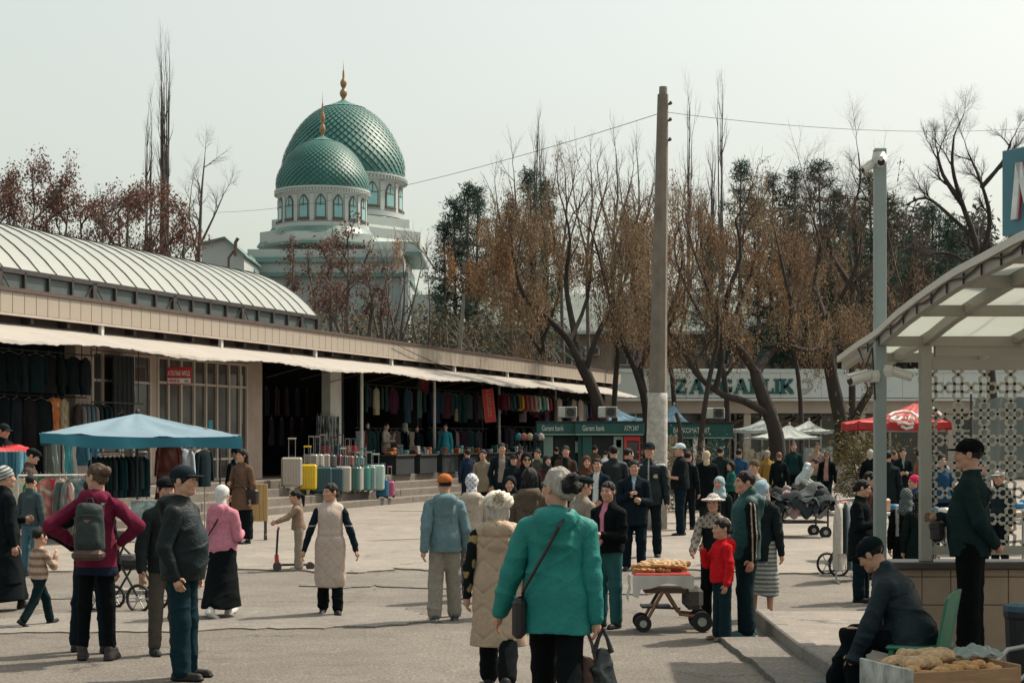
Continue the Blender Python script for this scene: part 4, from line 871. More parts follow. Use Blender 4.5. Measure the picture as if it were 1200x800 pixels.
        low=.075 if st=='short' else (-.2)
        r1=random.Random(seed); a1=r1.uniform(0,6)
        cl=(lambda X,Y,Z: np.maximum((.162-.02*0)-Z-.0*X, -1)*0-1+0*X+0*Y+0*Z)
        if st=='short': cl=lambda X,Y,Z: np.minimum(np.maximum(.075-Z,-.35*Y*0-.2),.2)+np.maximum(-(Y)-.035,0)*1.6-.0*X
        hm(q,'hair',M_HAIR,lambda p:np.tile(np.array(hcl,np.float32),(len(p),1)),vh,lambda X,Y,Z: .0045*np.sin(70*X+25*Z+a1)*np.sin(60*Y+30*Z+a1)+.003*np.sin(150*X+90*Y+40*Z),cl if st=='short' else None)
    # ---- headwear
    if hat:
        st,hcl=hat[0],hat[1]; cf=hat[2] if len(hat)>2 else const(hcl); q=SDF(); cl=None; wr=None; nm={'cap':'cap','hijab':'headscarf','beanie':'knit_cap','sunhat':'sun_hat','beret':'fluffy_beret','turban':'turban','kerchief':'headscarf','flat':'flat_cap','hood':'hood','pcap':'cap'}[st]
        if st in('cap','pcap'):
            q.el((0,.012,.158),(.087,.108,.082)); 
            q.rc((-.035,-.105,.150),(.035,-.105,.150),.05,.05,.012,(1,1.25,.18)); q.el((0,.012,.238),(.007,.007,.005),.004)
            cl=lambda X,Y,Z: np.where(Y<-.075,.138-Z,.132+.1*np.maximum(Y,0)*0-Z)+0*X
            if st=='pcap': q.el((0,-.0,.215),(.11,.12,.03),.02)
        if st=='flat': q.el((0,.0,.175),(.092,.125,.06)); q.el((0,-.09,.158),(.065,.05,.016),.02); cl=lambda X,Y,Z:.135-Z+0*X+0*Y
        if st=='beanie': q.el((0,.014,.150),(.087,.106,.098)); cl=lambda X,Y,Z:.118-.35*np.minimum(Y,.05)-Z+0*X; wr=lambda X,Y,Z:.0015*np.sin(150*X+0*Y+0*Z)
        if st=='turban': q.el((0,.03,.155),(.094,.115,.10)); q.el((0,.09,.13),(.07,.06,.07)); q.el((0,-.125,.085),(.075,.08,.10),.01,True); wr=lambda X,Y,Z:.003*np.sin(95*Z+40*Y+20*X)
        if st=='sunhat': q.el((0,.01,.165),(.088,.105,.085)); q.el((0,.0,.160),(.165,.175,.022),.03); cl=lambda X,Y,Z:.146-Z-.9*np.maximum(np.sqrt(X*X+Y*Y)-.09,0)*.5+0*X
        if st=='beret':
            q.el((0,.03,.165),(.115,.125,.082)); q.el((-.07,.02,.15),(.06,.08,.06)); q.el((.075,.05,.16),(.06,.08,.055)); q.el((0,.12,.15),(.06,.055,.065),.01); wr=lambda X,Y,Z:.006*np.sin(55*X+30*Z)*np.sin(50*Y+44*Z)+.004*np.sin(120*X+100*Z)
            cl=lambda X,Y,Z:.095-Z-.25*Y+0*X
        if st in('hijab','hood'):
            q.el((0,.018,.145),(.091,.112,.099)); q.rc((0,.012,.08),(0,.012,-.03),.082,.092,.04); q.rc((0,.01,-.03),(0,.01,-.10),.092,.15,.05,(1.12,.82,1)); q.rc((0,.07,.08),(0,.09,-.12),.06,.085,.04)
            q.el((0,-.108,.096),(.056,.075,.082),.014,True); wr=lambda X,Y,Z:.0035*np.sin(60*Z+40*np.abs(X)+14*Y)
        if st=='kerchief':
            q.el((0,.018,.145),(.089,.110,.098)); q.rc((0,.06,.10),(0,.085,-.06),.06,.075,.04); q.el((0,-.115,.080),(.07,.082,.099),.012,True); wr=lambda X,Y,Z:.003*np.sin(70*Z+40*Y)
        hm(q,nm,M_CLOTH,cf,vh,wr,cl)
    if glasses:
        g_=MB()
        for sd in (-1,1):
            g_.tube([HB((sd*.03+.022*math.cos(a),-.106+.012*abs(math.cos(a))*(1 if sd*math.cos(a)>0 else 0),.117+.018*math.sin(a))) for a in [i*math.pi/5 for i in range(11)]],.0028,4,False); g_.tube([HB((sd*.052,-.094,.121)),HB((sd*.078,-.03,.124)),HB((sd*.08,.012,.118))],.0026,4)
        g_.tube([HB((-.009,-.108,.12)),HB((.009,-.108,.12))],.0025,4)
        if glasses=='sun':
            for sd in (-1,1): g_.add([HB((sd*.03+.021*math.cos(a),-.105,.117+.017*math.sin(a))) for a in [i*math.pi/4 for i in range(8)]],[tuple(range(8))])
        g_.build('glasses',mat('spectacle_frame',(.02,.02,.022),.3,.05),root)
    # ---- lower garment
    bo=bottom or dict(col=BLK); kind=bo.get('kind','trousers'); ml=bo.get('loose',.014); q=SDF(); wamp=bo.get('wr',.004)
    if kind=='trousers':
        q.rc(B(0,0,.93),B(0,0,1.02),.113,.104,.05,(1.2*wid,.98,1))
        cu=bo.get('cuff',.02)
        for l in LG:
            lk=l[1]+(l[2]-l[1])*(1-cu/.4) if 'short' not in bo else l[1]+(l[2]-l[1])*bo['short']
            q.rc(l[0]+np.array([0,.005,0]),l[1],.077+ml,.056+ml,.045); q.rc(l[1],lk,.057+ml,.043+ml*bo.get('flare',1.3),.03)
        if fat>.5: q.el(B(0,-.02*fat,.97),(.145+.03*fat,.115+.03*fat,.1),.05)
        cl=lambda X,Y,Z: Z-(pel[2]+(.13 if not top or top.get('hem',.86)>.9 else .06))+0*X+0*Y
    else:
        zh=bo.get('hem',.1); rr=bo.get('rad',.2); q.rc(B(0,0,.94),B(0,0,1.02),.122,.105,.05,(1.25*wid,1.02,1))
        mid=(LG[0][1]+LG[1][1])/2; dx=abs(LG[0][2][1]-LG[1][2][1])
        q.rc(pel,np.array([mid[0],(LG[0][2][1]+LG[1][2][1])/2*.7,zh-.05]),.13,rr,.06,(1.15,max(.85,.75+dx*.9),1))
        for l in LG: q.rc(l[0],l[1],.1,.09,.08); q.rc(l[1],(l[2]-l[1])*.8+l[1],.085,.08,.1)
        cl=lambda X,Y,Z: np.maximum(zh-Z+.012*np.sin(17*X+9*Y),Z-(pel[2]+.13))
    V,Q=q.mesh(v,cl,wrinkles(seed,wamp)); part('trousers' if kind=='trousers' else 'skirt',V,Q,bo.get('m',M_CLOTH),bo.get('cf') or const(bo['col']))
    # ---- shoes
    if feet:
        for l,sd in zip(LG,(1,-1)):
            an=l[2]; ft=R(min(max(l[3],-50),30)) if seat is None else 0.; toe=np.array([sd*.12,-math.cos(ft),math.sin(ft)*1.0]); toe=unit(toe) 
            up=unit(np.cross(np.cross(toe,[0,0,1.]),toe)); q=SDF(); a=an-up*.035
            q.rc(a-toe*.045,a+toe*.155-up*.008,.042,.034,.02,(1.02,1,.92)); q.rc(an-toe*.02+up*.02,a,.044,.044,.03); q.rc(a-toe*.05-up*.022,a+toe*.165-up*.024,.044,.038,.01,(1.05,1,.42))
            sc_=bo.get('sole',None); V,Q=q.mesh(min(v,.013)); shc=np.array(shoes)
            def cf(p,a=a,up=up): c=np.tile(shc.astype(np.float32),(len(p),1)); 
            c=np.tile(shc.astype(np.float32),(len(V),1))
            if sc_: c[((V-a)@up)<-.024]=sc_
            link('shoe',npmesh('shoe',V,Q,M_SHINY,smooth=True,col=c),root)
    # ---- upper garment
    if top:
        mg=top.get('loose',.022); hem=top.get('hem',.86); q=SDF(); fl=top.get('flare',.0); sl=top.get('sleeve',1.)
        q.rc(B(0,.005,1.02),B(0,.005,1.27),.110+mg,.120+mg,.06,(1.10*wid,.95,1)); q.rc(B(0,.012,1.405),B(.160*wid,.006,1.342),.052+mg*.4,.052+mg*.58,.05); q.rc(B(0,.012,1.405),B(-.160*wid,.006,1.342),.052+mg*.4,.052+mg*.58,.05); q.rc(B(0,.005,1.38),B(0,.008,1.435+top.get('neck',0)),.07+mg*.3,.062+mg*.2,.03)
        if fat: q.el(B(0,-.065*fat,1.08),(.15+.05*fat,.12+.085*fat,.20),.08); q.el(B(0,-.03*fat,.92),(.16+.03*fat,.14+.04*fat,.14),.06)
        if top.get('bust'): q.el(B(.06,-.085,1.25),(.06,.05,.06),.05); q.el(B(-.06,-.085,1.25),(.06,.05,.06),.05)
        q.rc(B(0,.0,1.02),B(0,.0,.95),.112+mg,.122+mg+fl*.3,.05,(1.14*wid,1.,1))
        if hem<.93:
            zl=hem-.06
            if seat is None: q.rc(B(0,0,.95),np.array([pel[0],pel[1]+(0 if not lean else .0),zl+base-.9]),.123+mg,.128+mg+fl,.05,(1.15*wid,1.02+top.get('deep',0),1))
            else: q.rc(B(0,0,.95),B(0,-.02,.86),.13+mg,.14+mg,.05,(1.25*wid,1.02,1))
        hz=hem+base-.9 if seat is None else -9
        if hem<.72 and seat is None:
            for l in LG: q.rc(l[0],l[0]+(l[1]-l[0])*min(1,(.9-hem)/.42),.092+mg,.085+mg,.06)
        if top.get('hood')=='back': q.rc(B(-.085,.075,1.425),B(.085,.075,1.425),.05,.05,.04); q.rc(B(-.05,.115,1.42),B(.05,.115,1.42),.055,None,.03); q.rc(B(0,.145,1.40),B(0,.135,1.27),.066,.045,.04,(1.8,.7,1))
        if top.get('collar',1) and not top.get('hood') and not top.get('over') and top.get('name','jacket') in('jacket','coat'): q.rc(B(-.04,.035,1.455),B(.04,.035,1.455),.04,.04,.02); q.rc(B(-.055,-.015,1.445),B(-.03,-.06,1.40),.026,.022,.012); q.rc(B(.055,-.015,1.445),B(.03,-.06,1.40),.026,.022,.012)
        if top.get('hood')=='collar': q.rc(B(-.05,.05,1.45),B(.05,.05,1.45),.055,.055,.03); q.rc(B(-.07,-.02,1.435),B(.07,-.02,1.435),.04,.04,.03)
        qs_=SDF()
        for (sh,el,w_,fd,sd) in AR:
            if sl<=0: q.el(sh,(.062,.062,.062),.03); continue
            qs_.rc(sh,el,.051+mg*.58,.045+mg*.6,.018)
            if sl>.5:
                t=min(1,(sl-.5)*2); we=el+(w_-el)*t; qs_.rc(el,we,.045+mg*.6,.033+mg*.5,.02)
        r_=wrinkles(seed+3,top.get('wr',.0055)); pq=top.get('quilt'); 
        if pq:
            r0=r_; r_=lambda X,Y,Z: r0(X,Y,Z)+.008*(1-np.abs(np.sin(Z*pq*math.pi)))**3*1.2+0*X
        V,Q=q.mesh(v,lambda X,Y,Z: np.maximum(hz-Z+.008*np.sin(13*X+7*Y),Z-9.)+0*X,r_)
        if qs_.p: V2,Q2=qs_.mesh(v,None,wrinkles(seed+9,top.get('wr',.0055)*1.2)); Q=np.concatenate([Q,Q2+len(V)]); V=np.concatenate([V,V2])
        cf=top.get('cf'); part(top.get('name','jacket'),V,Q,top.get('m',M_CLOTH),cf if cf else const(top['col']))
        vest=top.get('over')
        if vest:                                     # sleeveless coat over the sleeves
            q=SDF(); hm_=vest['hem']; q.rc(B(0,.0,1.0),B(0,.0,1.28),.140,.148,.06,(1.12*wid,1.0,1)); q.rc(B(-.10*wid,.008,1.375),B(.10*wid,.008,1.375),.078,None,.05); q.rc(B(0,0,1.0),np.array([pel[0],pel[1],hm_+base-.96]),.140,.158+vest.get('flare',.0),.06,(1.16*wid,1.0,1))
            if hm_<.72:
                for l in LG: q.rc(l[0],l[0]+(l[1]-l[0])*min(1,(.9-hm_)/.42),.115,.11,.08)
            if vest.get('collar',1): q.rc(B(0,.02,1.42),B(0,.03,1.485),.085,.08,.03)
            if vest.get('hood'): q.rc(B(-.07,.11,1.40),B(.07,.11,1.40),.055,None,.04); q.rc(B(0,.14,1.40),B(0,.14,1.27),.065,.045,.05,(1.7,.7,1))
            z1=hm_+base-.9; qf=vest.get('qf')
            V,Q=q.mesh(v,lambda X,Y,Z: z1-Z+0*X+0*Y,(lambda X,Y,Z:(qf(X,Y,Z)))if qf else wrinkles(seed+5,.004)); part(vest.get('name','vest'),V,Q,vest.get('m',M_SHINY),vest.get('cf') or const(vest['col']))
    return dict(root=root,B=B,AR=AR,LG=LG,H=HB,k=k,Rl=Rl)
def open_front(outer,inner,w0=.05,w1=.09,z0=.95,z1=1.45):
    """jacket worn open: the strip between its edges shows the shirt"""
    o=np.array(outer,np.float32); i_=np.array(inner,np.float32)
    def cf(p):
        c=np.tile(o,(len(p),1)); t=np.clip((p[:,2]-z0)/(z1-z0),0,1); m=(p[:,1]<-.03)&(np.abs(p[:,0])<w0+(w1-w0)*t)&(p[:,2]>z0); c[m]=i_; return c
    return cf
# ================================================================ hanging clothes and stalls
def garment_mesh(kind,w,h,col,seed,pat=None,stripe=None):
    """cloth on a hanger: squashed folded tube, plus sleeves for tops"""
    r=random.Random(seed); n=14; V=[];Fq=[];C=[]; col=np.array(col)
    def tube(rows,cx0,fold):
        o=len(V); ph=r.uniform(0,6)
        for (cx,z,a,b) in rows:
            for k in range(n):
                t=2*math.pi*k/n; f=1+fold*math.sin(5*t+ph+z*2)*min(1,-z*2+.1)
                V.append((cx+a*math.cos(t)*f,b*math.sin(t)*f,z)); c=col.copy()
                if stripe is not None and int((-z+.02*math.sin(3*t))*stripe[1])%2: c=np.array(stripe[0])
                if pat is not None and r.random()<.38: c=np.array(pat[r.randrange(len(pat))])
                C.append(c*r.uniform(.85,1.15))
        for i in range(len(rows)-1):
            for k in range(n): a=o+i*n+k;b=o+i*n+(k+1)%n; Fq.append((a,b,b+n,a+n))
    wv=lambda z:.02*math.sin(z*9+seed)
    if kind=='trousers':
        for sx in (-1,1): tube([(sx*w*.26+wv(z*h)*.5,-z*h,w*(.27-.04*z),.045) for z in np.linspace(0,1,7)],0,.18)
    elif kind=='scarf': tube([(wv(z*h),-z*h,w*.5*(1-.1*math.sin(z*5)),.03) for z in np.linspace(0,1,7)],0,.3)
    else:
        fl=.25 if kind=='dress' else .0
        tube([(0,.01,w*.14,.03),(0,-.02,w*.30,.05),(0,-.07,w*.47,.06),(0,-.16,w*.47,.075)]+[(wv(z*h)*.4,-z*h,w*(.46+fl*z),.075+.02*z) for z in np.linspace(.3,1,6)],0,.14)
        if kind!='vest':
            L_=min(h*.8,.62)
            for sx in (-1,1): tube([(sx*w*.44,-.05,.05,.05)]+[(sx*(w*.5+.05*z),-.05-z*L_,.062-.015*z,.055) for z in np.linspace(.15,1,5)],0,.12)
    return npmesh(kind,np.array(V),np.array(Fq),M_CLOTH,smooth=True,col=np.array(C))
M_HANG=mat('hanger_wire',(.25,.22,.19),.5,.1)
GN=0
def garment(kind,loc,rz,w,h,col,label,group,pat=None,stripe=None):
    global GN; GN+=1
    nm={'jacket':'hanging_jacket','dress':'hanging_dress','trousers':'hanging_trousers','scarf':'hanging_scarf','shirt':'hanging_shirt','vest':'sleeveless_vest'}[kind]
    e=empty(nm,loc,rz,label,{'jacket':'jacket','dress':'dress','trousers':'trousers','scarf':'scarf','shirt':'shirt','vest':'top'}[kind],group)
    link('cloth',garment_mesh(kind,w,h,col,GN,pat,stripe),e)
    b=MB(); b.tube([(-w*.42,0,-.035),(0,0,.03),(w*.42,0,-.035)],.007,4); b.tube([(0,0,.03),(0,0,.075),(.018,0,.095),(0.0,0,.11)],.004,4); b.build('hanger',M_HANG,e); return e
M_CHROME=mat('rack_steel',(.35,.36,.35),.35,.15,4,metal=.6); M_BLACKST=mat('black_steel',(.02,.022,.024),.5,.2,4)
def rail(name,label,a,b,z,zbase,posts=True,m=M_CHROME,feet=True):
    a=Vector(a);b=Vector(b); e=empty(name,(a.x,a.y,0),0,label,'clothes rack'); a0=a
    q=MB(); q.tube([(0,0,z),(b.x-a.x,b.y-a.y,z)],.016,8); q.build('rail',m,e)
    for p in (Vector((0,0,0)),b-a):
        q=MB(); q.tube([(p.x,p.y,zbase+.02),(p.x,p.y,z)],.014,8); q.build('post',m,e)
        if feet: q=MB(); q.tube([(p.x,p.y-.25,zbase+.02),(p.x,p.y+.25,zbase+.02)],.014,6); q.build('foot',m,e)
    return e
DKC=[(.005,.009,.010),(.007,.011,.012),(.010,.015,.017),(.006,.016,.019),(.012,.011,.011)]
MIX=[(.02,.05,.055),(.09,.075,.065),(.07,.02,.025),(.03,.035,.04),(.26,.23,.2),(.05,.08,.10),(.015,.02,.022),(.06,.02,.03),(.012,.03,.035)]
# ---- clothes in the left dark shop
rd=random.Random(3)
hx=lambda px,n=0.: fu(px,n)
def rl(n,ua,ub,z,lab): 
    e=empty('wall_rail',F(ua,n,z),0,lab,'clothes rail'); q=MB(); q.tube([(0,0,0),F(ub,n,z)-F(ua,n,z)],.018,6); q.build('bar',M_BLACKST,e)
    for u in (ua+.2,ub-.2): q=MB(); q.tube([F(u,n,z)-F(ua,n,z),F(u,n,z)-F(ua,n,z)+Vector((0,0,4.9-z))],.012,5); q.build('stay',M_BLACKST,e)
rl(.6,-17,-10.6,3.92,'black rail with dark coats high in the dark clothes shop'); rl(.35,-16.2,-10.6,2.95,'black rail with dresses in the dark clothes shop')
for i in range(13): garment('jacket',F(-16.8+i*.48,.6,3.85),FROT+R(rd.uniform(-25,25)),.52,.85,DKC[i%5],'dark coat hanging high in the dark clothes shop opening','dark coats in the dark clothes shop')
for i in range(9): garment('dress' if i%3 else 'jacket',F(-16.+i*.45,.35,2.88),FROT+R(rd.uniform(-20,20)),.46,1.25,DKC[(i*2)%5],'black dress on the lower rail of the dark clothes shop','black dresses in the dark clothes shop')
OR=[(.55,.16,.03),(.45,.09,.03),(.6,.45,.3),(.12,.1,.05)]
garment('shirt',F(hx(62,.4),.4,2.9),FROT-R(10),.42,.75,(.42,.14,.05),'orange and red flowered blouse hanging in the dark clothes shop','blouses in the dark clothes shop',OR)
garment('shirt',F(hx(68,.4),.4,2.9),FROT+R(5),.42,.75,(.5,.16,.05),'second orange flowered blouse beside the yellow jacket','blouses in the dark clothes shop',OR)
garment('jacket',F(hx(75,.4),.4,2.9),FROT+R(20),.45,.75,(.33,.27,.17),'pale mustard printed jacket beside the orange blouses',None,[(.2,.17,.1),(.42,.36,.25)])
for px,c,l in ((92,(.17,.15,.14),'grey coat'),(97,(.1,.12,.13),'slate coat'),(102,(.07,.11,.13),'blue grey coat'),(107,(.16,.14,.13),'taupe coat'),(112,(.015,.03,.035),'black green coat'),(118,(.012,.02,.024),'black coat'),(123,(.015,.022,.028),'navy black coat')):
    garment('jacket',F(hx(px,.5),.5,2.78),FROT+R(62),.5,.95,c,l+' on the rail in front of the shop window','coats on the window rail')
rl(.5,-10.6,-8.4,2.85,'black rail with a few coats before the glass')
for i,px in enumerate((137,142,147,152)): garment('trousers',F(hx(px,.25),.25,4.0),FROT,.36,1.55,(.035,.04,.042),'long charcoal trousers hanging against the glazed front','charcoal trousers at the window')
garment('vest',F(hx(143,.6),.6,2.6),FROT,.4,.85,(.015,.018,.02),'black sleeveless top on a broad hanger',None)
# ---- right hand bays: rows of goods under the awning
for k,(ua,ub,z,n) in enumerate(((4.7,10.4,3.75,.4),(4.7,10.4,2.35,.2),(10.8,17,3.75,.4),(10.8,17,2.4,.2),(17.5,24,3.8,.4),(17.5,24,2.5,.3),(24.6,31,3.7,.5))):
    rl(n,ua,ub,z,['upper','lower'][k%2]+' rail of hanging goods in bay '+['one','one','two','two','three','three','four'][k]+' of the hall')
    m=int((ub-ua)/.42)
    for i in range(m):
        if rd.random()<.12: continue
        c=MIX[rd.randrange(len(MIX))]; kd=rd.choice(['jacket','dress','trousers','shirt','scarf']); c=tuple(x*rd.uniform(.6,1.1) for x in c)
        garment(kd,F(ua+.2+i*.42,n+rd.uniform(-.05,.1),z-.1),FROT+R(rd.uniform(-60,60)),.42,rd.uniform(.6,1.1),c,['upper','lower'][k%2]+' row garment in bay '+['one','one','two','two','three','three','four'][k]+' under the awning','goods in the shaded bays')
for i,(px,c) in enumerate(((607,(.45,.27,.04)),(612,(.30,.06,.06)),(617,(.34,.14,.13)),(622,(.4,.2,.2)),(627,(.55,.5,.45)),(632,(.1,.25,.2)),(636,(.6,.58,.55)),(640,(.3,.05,.06)),(602,(.05,.04,.05)),(597,(.03,.08,.07)),(590,(.16,.03,.05)))):
    garment('shirt',F(hx(px,1.3),1.3,3.72),FROT+R(75),.4,.62,c,'bright folded shirt hanging at the awning edge','bright shirts at the awning edge',None,((.5,.48,.45),14) if i in (4,6) else None)
for px,c,w in ((655,(.36,.27,.23),.5),(666,(.012,.015,.02),.5),(672,(.25,.19,.16),.5),(680,(.3,.25,.21),.55)): garment('dress',F(hx(px,1.2),1.2,3.7),FROT,w,1.5,c,'long robe hanging by the last awning post','robes by the last awning')
garment('vest',F(hx(640,1.5),1.5,3.2),FROT,.6,1.1,(.03,.02,.04),'dark purple football vest with blue hem above the bank booth',None,[(.03,.02,.04),(.1,.02,.05)])
for i in range(16):    # dim shelves of goods at the back of the suitcase bay
    px=312+i*6; garment(rd.choice(['scarf','trousers']),F(hx(px,-.9),-.9,3.5-.9*(i%2)),FROT,.3,.8,(.010+.008*(i%3),.014,.016),'dim goods hanging inside the suitcase bay','goods in the suitcase bay')
for i in range(8): garment('scarf',F(hx(372+i*3.4,.1),.1,2.7),FROT,.15,.9,rd.choice([(.18,.2,.19),(.05,.06,.06),(.3,.3,.28)]),'beaded belts and scarves hanging beside the white pillar','scarves beside the white pillar',[(.3,.3,.3),(.02,.02,.02)])
for px,py,dx,lab in ((573,475,-.05,'red vertical sale sign with orange lettering leaning under the awning'),(495,442,.0,'dim red vertical banner with letters hanging in the dark bay')):
    nn=1.2 if px>550 else -.4; u=hx(px,nn); e=empty('sale_sign',F(u,nn,fz(px,py,nn)),0,lab,'sign'); e.rotation_euler=(0,R(-6)*(1 if dx else 0),R(12))
    q=MB(); q.bbox((0,0,0),(.42,.03,1.25),.008); q.build('board',M_RED,e); q=MB()
    for sx in (-1,1): q.box((sx*.205,-.018,0),(.012,.01,1.24))
    q.build('edging',mat('orange_paint',(.55,.2,.05),.5),e); q=MB(); r3=random.Random(px)
    for i in range(8):
        z=.5-i*.125; q.box((0,-.02,z+.04),(.12,.008,.018)); q.box((-.05,-.0205,z),(.02,.008,.08)); 
        if r3.random()<.6: q.box((.05,-.021,z),(.02,.008,.08))
        if r3.random()<.5: q.box((0,-.0215,z-.03),(.1,.008,.016))
    q.build('lettering',mat('orange_letter',(.6,.32,.08),.5),e)
# ---- suitcases on the steps
def suitcase(px,py,w,h,dd,col,label,hd=.42,tilt=0.,n=None,grooved=True,kids=False):
    d=(HC-FLOORZ(py,px))/(py-HOR)*FPX if False else None
def suitcase_at(px,zf,n,w,h,dd,col,label,hd=.42,rz=0.,shine=.35):
    w*=1.1;h*=1.08
    u=fu(px,n); e=empty('suitcase',F(u,n,zf),FROT-R(72)+rz,label,'suitcase','suitcases for sale on the steps'); m=mat('suitcase_%d_%d_%d'%tuple(int(c*999) for c in col),col,shine,.06,5,.04,spec=.5)
    q=MB(); q.bbox((0,0,h/2+.05),(w,dd,h),.045); 
    for i in range(7): q.bbox((-w*.39+i*w*.13,0,h/2+.05),(w*.035,dd+.018,h*.86),.005)
    q.build('shell',m,e)
    q=MB(); q.box((0,0,h/2+.05),(w+.006,.014,h+.006)); q.build('zip',M_BLACKST,e)
    for sx in (-1,1):
        for sy in (-1,1): q=MB(); q.tube([(sx*w*.38-.015,sy*dd*.3,.025),(sx*w*.38+.015,sy*dd*.3,.025)],.025,8); q.build('wheel',M_BLACKST,e)
    if hd:
        q=MB(); q.tube([(-w*.16,dd*.35,h+.02),(-w*.16,dd*.35,h+.05+hd)],.009,6); q.tube([(w*.16,dd*.35,h+.02),(w*.16,dd*.35,h+.05+hd)],.009,6); q.build('handle_tube',M_CHROME,e); q=MB(); q.bbox((0,dd*.35,h+.06+hd),(w*.4,.035,.045),.01); q.build('handle_grip',m,e)
    q=MB(); q.tube([(-.08,0,h+.045),(-.05,0,h+.08),(.05,0,h+.08),(.08,0,h+.045)],.012,6); q.build('carry_handle',M_BLACKST,e); return e
CR=(.44,.40,.34); TL=(.05,.20,.18); DT=(.012,.06,.075)
S3,S2,S1=.645,.43,.215
for px,z,n,w,h,dd,c,l,hd in ((342,S3,1.7,.52,.74,.32,(.40,.36,.31),'large cream ribbed suitcase beside the yellow one',.5),(360,S2+.1,1.75,.5,.66,.3,(.62,.43,.02),'yellow hard shell suitcase',.48),
  (376,S2,2.0,.55,.68,.32,DT,'dark teal suitcase beside the yellow suitcase',0),(391,S2,2.05,.5,.66,.3,(.02,.065,.085),'second dark teal suitcase behind the walking woman',0),(402,S2,2.1,.42,.68,.3,CR,'cream suitcase with black zip trim',.5),(412,S2,2.1,.42,.66,.3,(.03,.10,.09),'dark green suitcase between two cream ones',.4),
  (418.5,S2,2.15,.3,.66,.3,(.38,.36,.32),'narrow cream suitcase with black zip',.4),(425,S2,2.15,.4,.66,.3,TL,'turquoise suitcase standing low on the steps',.5),(432,S2,2.2,.4,.66,.3,(.19,.27,.26),'pale sage suitcase in the front row',.4),(440,S2,2.25,.5,.70,.34,(.36,.48,.44),'glossy mint suitcase beside the small blue suitcase',.3),
  (364,FLOOR,.9,.4,.6,.3,(.34,.31,.28),'small beige suitcase in the back row',.5),(371,FLOOR,.9,.38,.6,.3,(.4,.38,.36),'white suitcase in the back row',.5),(378,FLOOR,.9,.4,.6,.3,(.36,.33,.30),'cream suitcase in the back row by the shop door',.55),(386,FLOOR,.95,.38,.58,.3,(.10,.11,.11),'grey suitcase in the back row',.5),
  (393,FLOOR,1.,.4,.58,.3,(.12,.03,.04),'wine red suitcase in the back row',.5),(400,FLOOR,1.0,.36,.56,.3,(.07,.09,.09),'charcoal suitcase in the back row',.6),(407,FLOOR,1.0,.36,.54,.28,(.3,.12,.11),'rose suitcase in the back row',.5),(413,FLOOR,1.05,.36,.54,.28,(.04,.12,.12),'petrol suitcase in the back row',.5),(419,FLOOR,1.05,.36,.52,.28,(.1,.2,.19),'sea green suitcase in the back row',.5),
  (376,FLOOR,-.2,.4,.95,.3,(.01,.05,.075),'tall navy suitcase inside the bay',.35),(448,S2-.2,2.4,.34,.5,.2,(.02,.13,.24),'small blue children suitcase on the lowest step',.42),(456,S2-.2,2.4,.32,.42,.2,(.45,.12,.22),'small pink children suitcase on the lowest step',.42)):
    suitcase_at(px,z,n,w,h,dd,c,l,hd,R(rd.uniform(-12,12)))
for px,c,l in ((381,(.2,.06,.06),'dusky red handbag on the suitcases'),(394,(.01,.06,.09),'blue travel bag on the suitcases'),(404,(.28,.16,.09),'tan handbag on the suitcases'),(412,(.5,.03,.05),'bright red handbag on the suitcases')):
    e=empty('handbag',F(fu(px,.8),.8,1.5),FROT-R(70),l,'bag','bags on the suitcase row'); q=MB(); q.bbox((0,0,.15),(.36,.18,.3),.06); q.build('pouch',mat('bag_%d'%int(c[0]*999+px),c,.5,.1,6),e); q=MB(); q.tube([(-.12,0,.28),(-.08,0,.42),(.08,0,.42),(.12,0,.28)],.014,6); q.build('strap',M_BLACKST,e)
    q=MB(); q.box((0,0,-.05),(.5,.4,.1)); q.build('shelf',M_DARKIN,e)
# ---- blue canopy stall
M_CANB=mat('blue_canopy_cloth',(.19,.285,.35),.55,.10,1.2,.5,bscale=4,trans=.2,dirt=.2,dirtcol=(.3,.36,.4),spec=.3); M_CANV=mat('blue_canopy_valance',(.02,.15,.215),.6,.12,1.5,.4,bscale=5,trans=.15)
def canopy(name,label,cs,apex,val,m1,m2,poles,zg=0.,sag=.12,pole_m=M_BLACKST,seed=0,group=None):
    """four sided tent roof: cs four eave corners, apex point"""
    c0=sum((Vector(c) for c in cs),Vector())/4; e=empty(name,(c0.x,c0.y,zg),0,label,'canopy',group); o=Vector((c0.x,c0.y,zg)); r=random.Random(seed); cs=[Vector(c)-o for c in cs]; ap=Vector(apex)-o
    for i in range(4):
        a,b_=cs[i],cs[(i+1)%4]; q=MB(); ph=r.uniform(0,6)
        q.grid(lambda u,v:(a.lerp(b_,u)).lerp(ap,v)+Vector((0,0,-sag*math.sin(math.pi*v)-.05*math.sin(math.pi*u)*(1-v)**2+.02*math.sin(u*15+v*8+ph)*(1-v)+.028*math.sin((u-.5)*26+ph+4*v)*math.sin(math.pi*v)*(1-v)+.012*math.sin(u*47+v*30+ph)*(1-v))),26,12,(0,0,-.006)); q.build('roof_panel',m1,e,auto=60)
        if val:
            nrm=Vector((b_.y-a.y,-(b_.x-a.x),0)).normalized(); q=MB()
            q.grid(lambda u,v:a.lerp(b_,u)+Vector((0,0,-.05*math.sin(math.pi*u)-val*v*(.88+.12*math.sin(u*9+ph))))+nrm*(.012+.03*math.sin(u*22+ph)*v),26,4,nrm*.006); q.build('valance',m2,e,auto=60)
    for c in poles: c=Vector(c)-o; q=MB(); q.tube([(c.x,c.y,0),(c.x,c.y,c.z+.0)],.02,8); q.build('pole',pole_m,e)
    q=MB(); q.lathe([(.05,-.02),(.05,.04),(.02,.09)],10,ap); q.build('finial',pole_m,e); return e
A=at(47,507,31.5);B_=at(283,511,33.5); Cc=at(258,508,37.);Dd=at(72,504,36.)
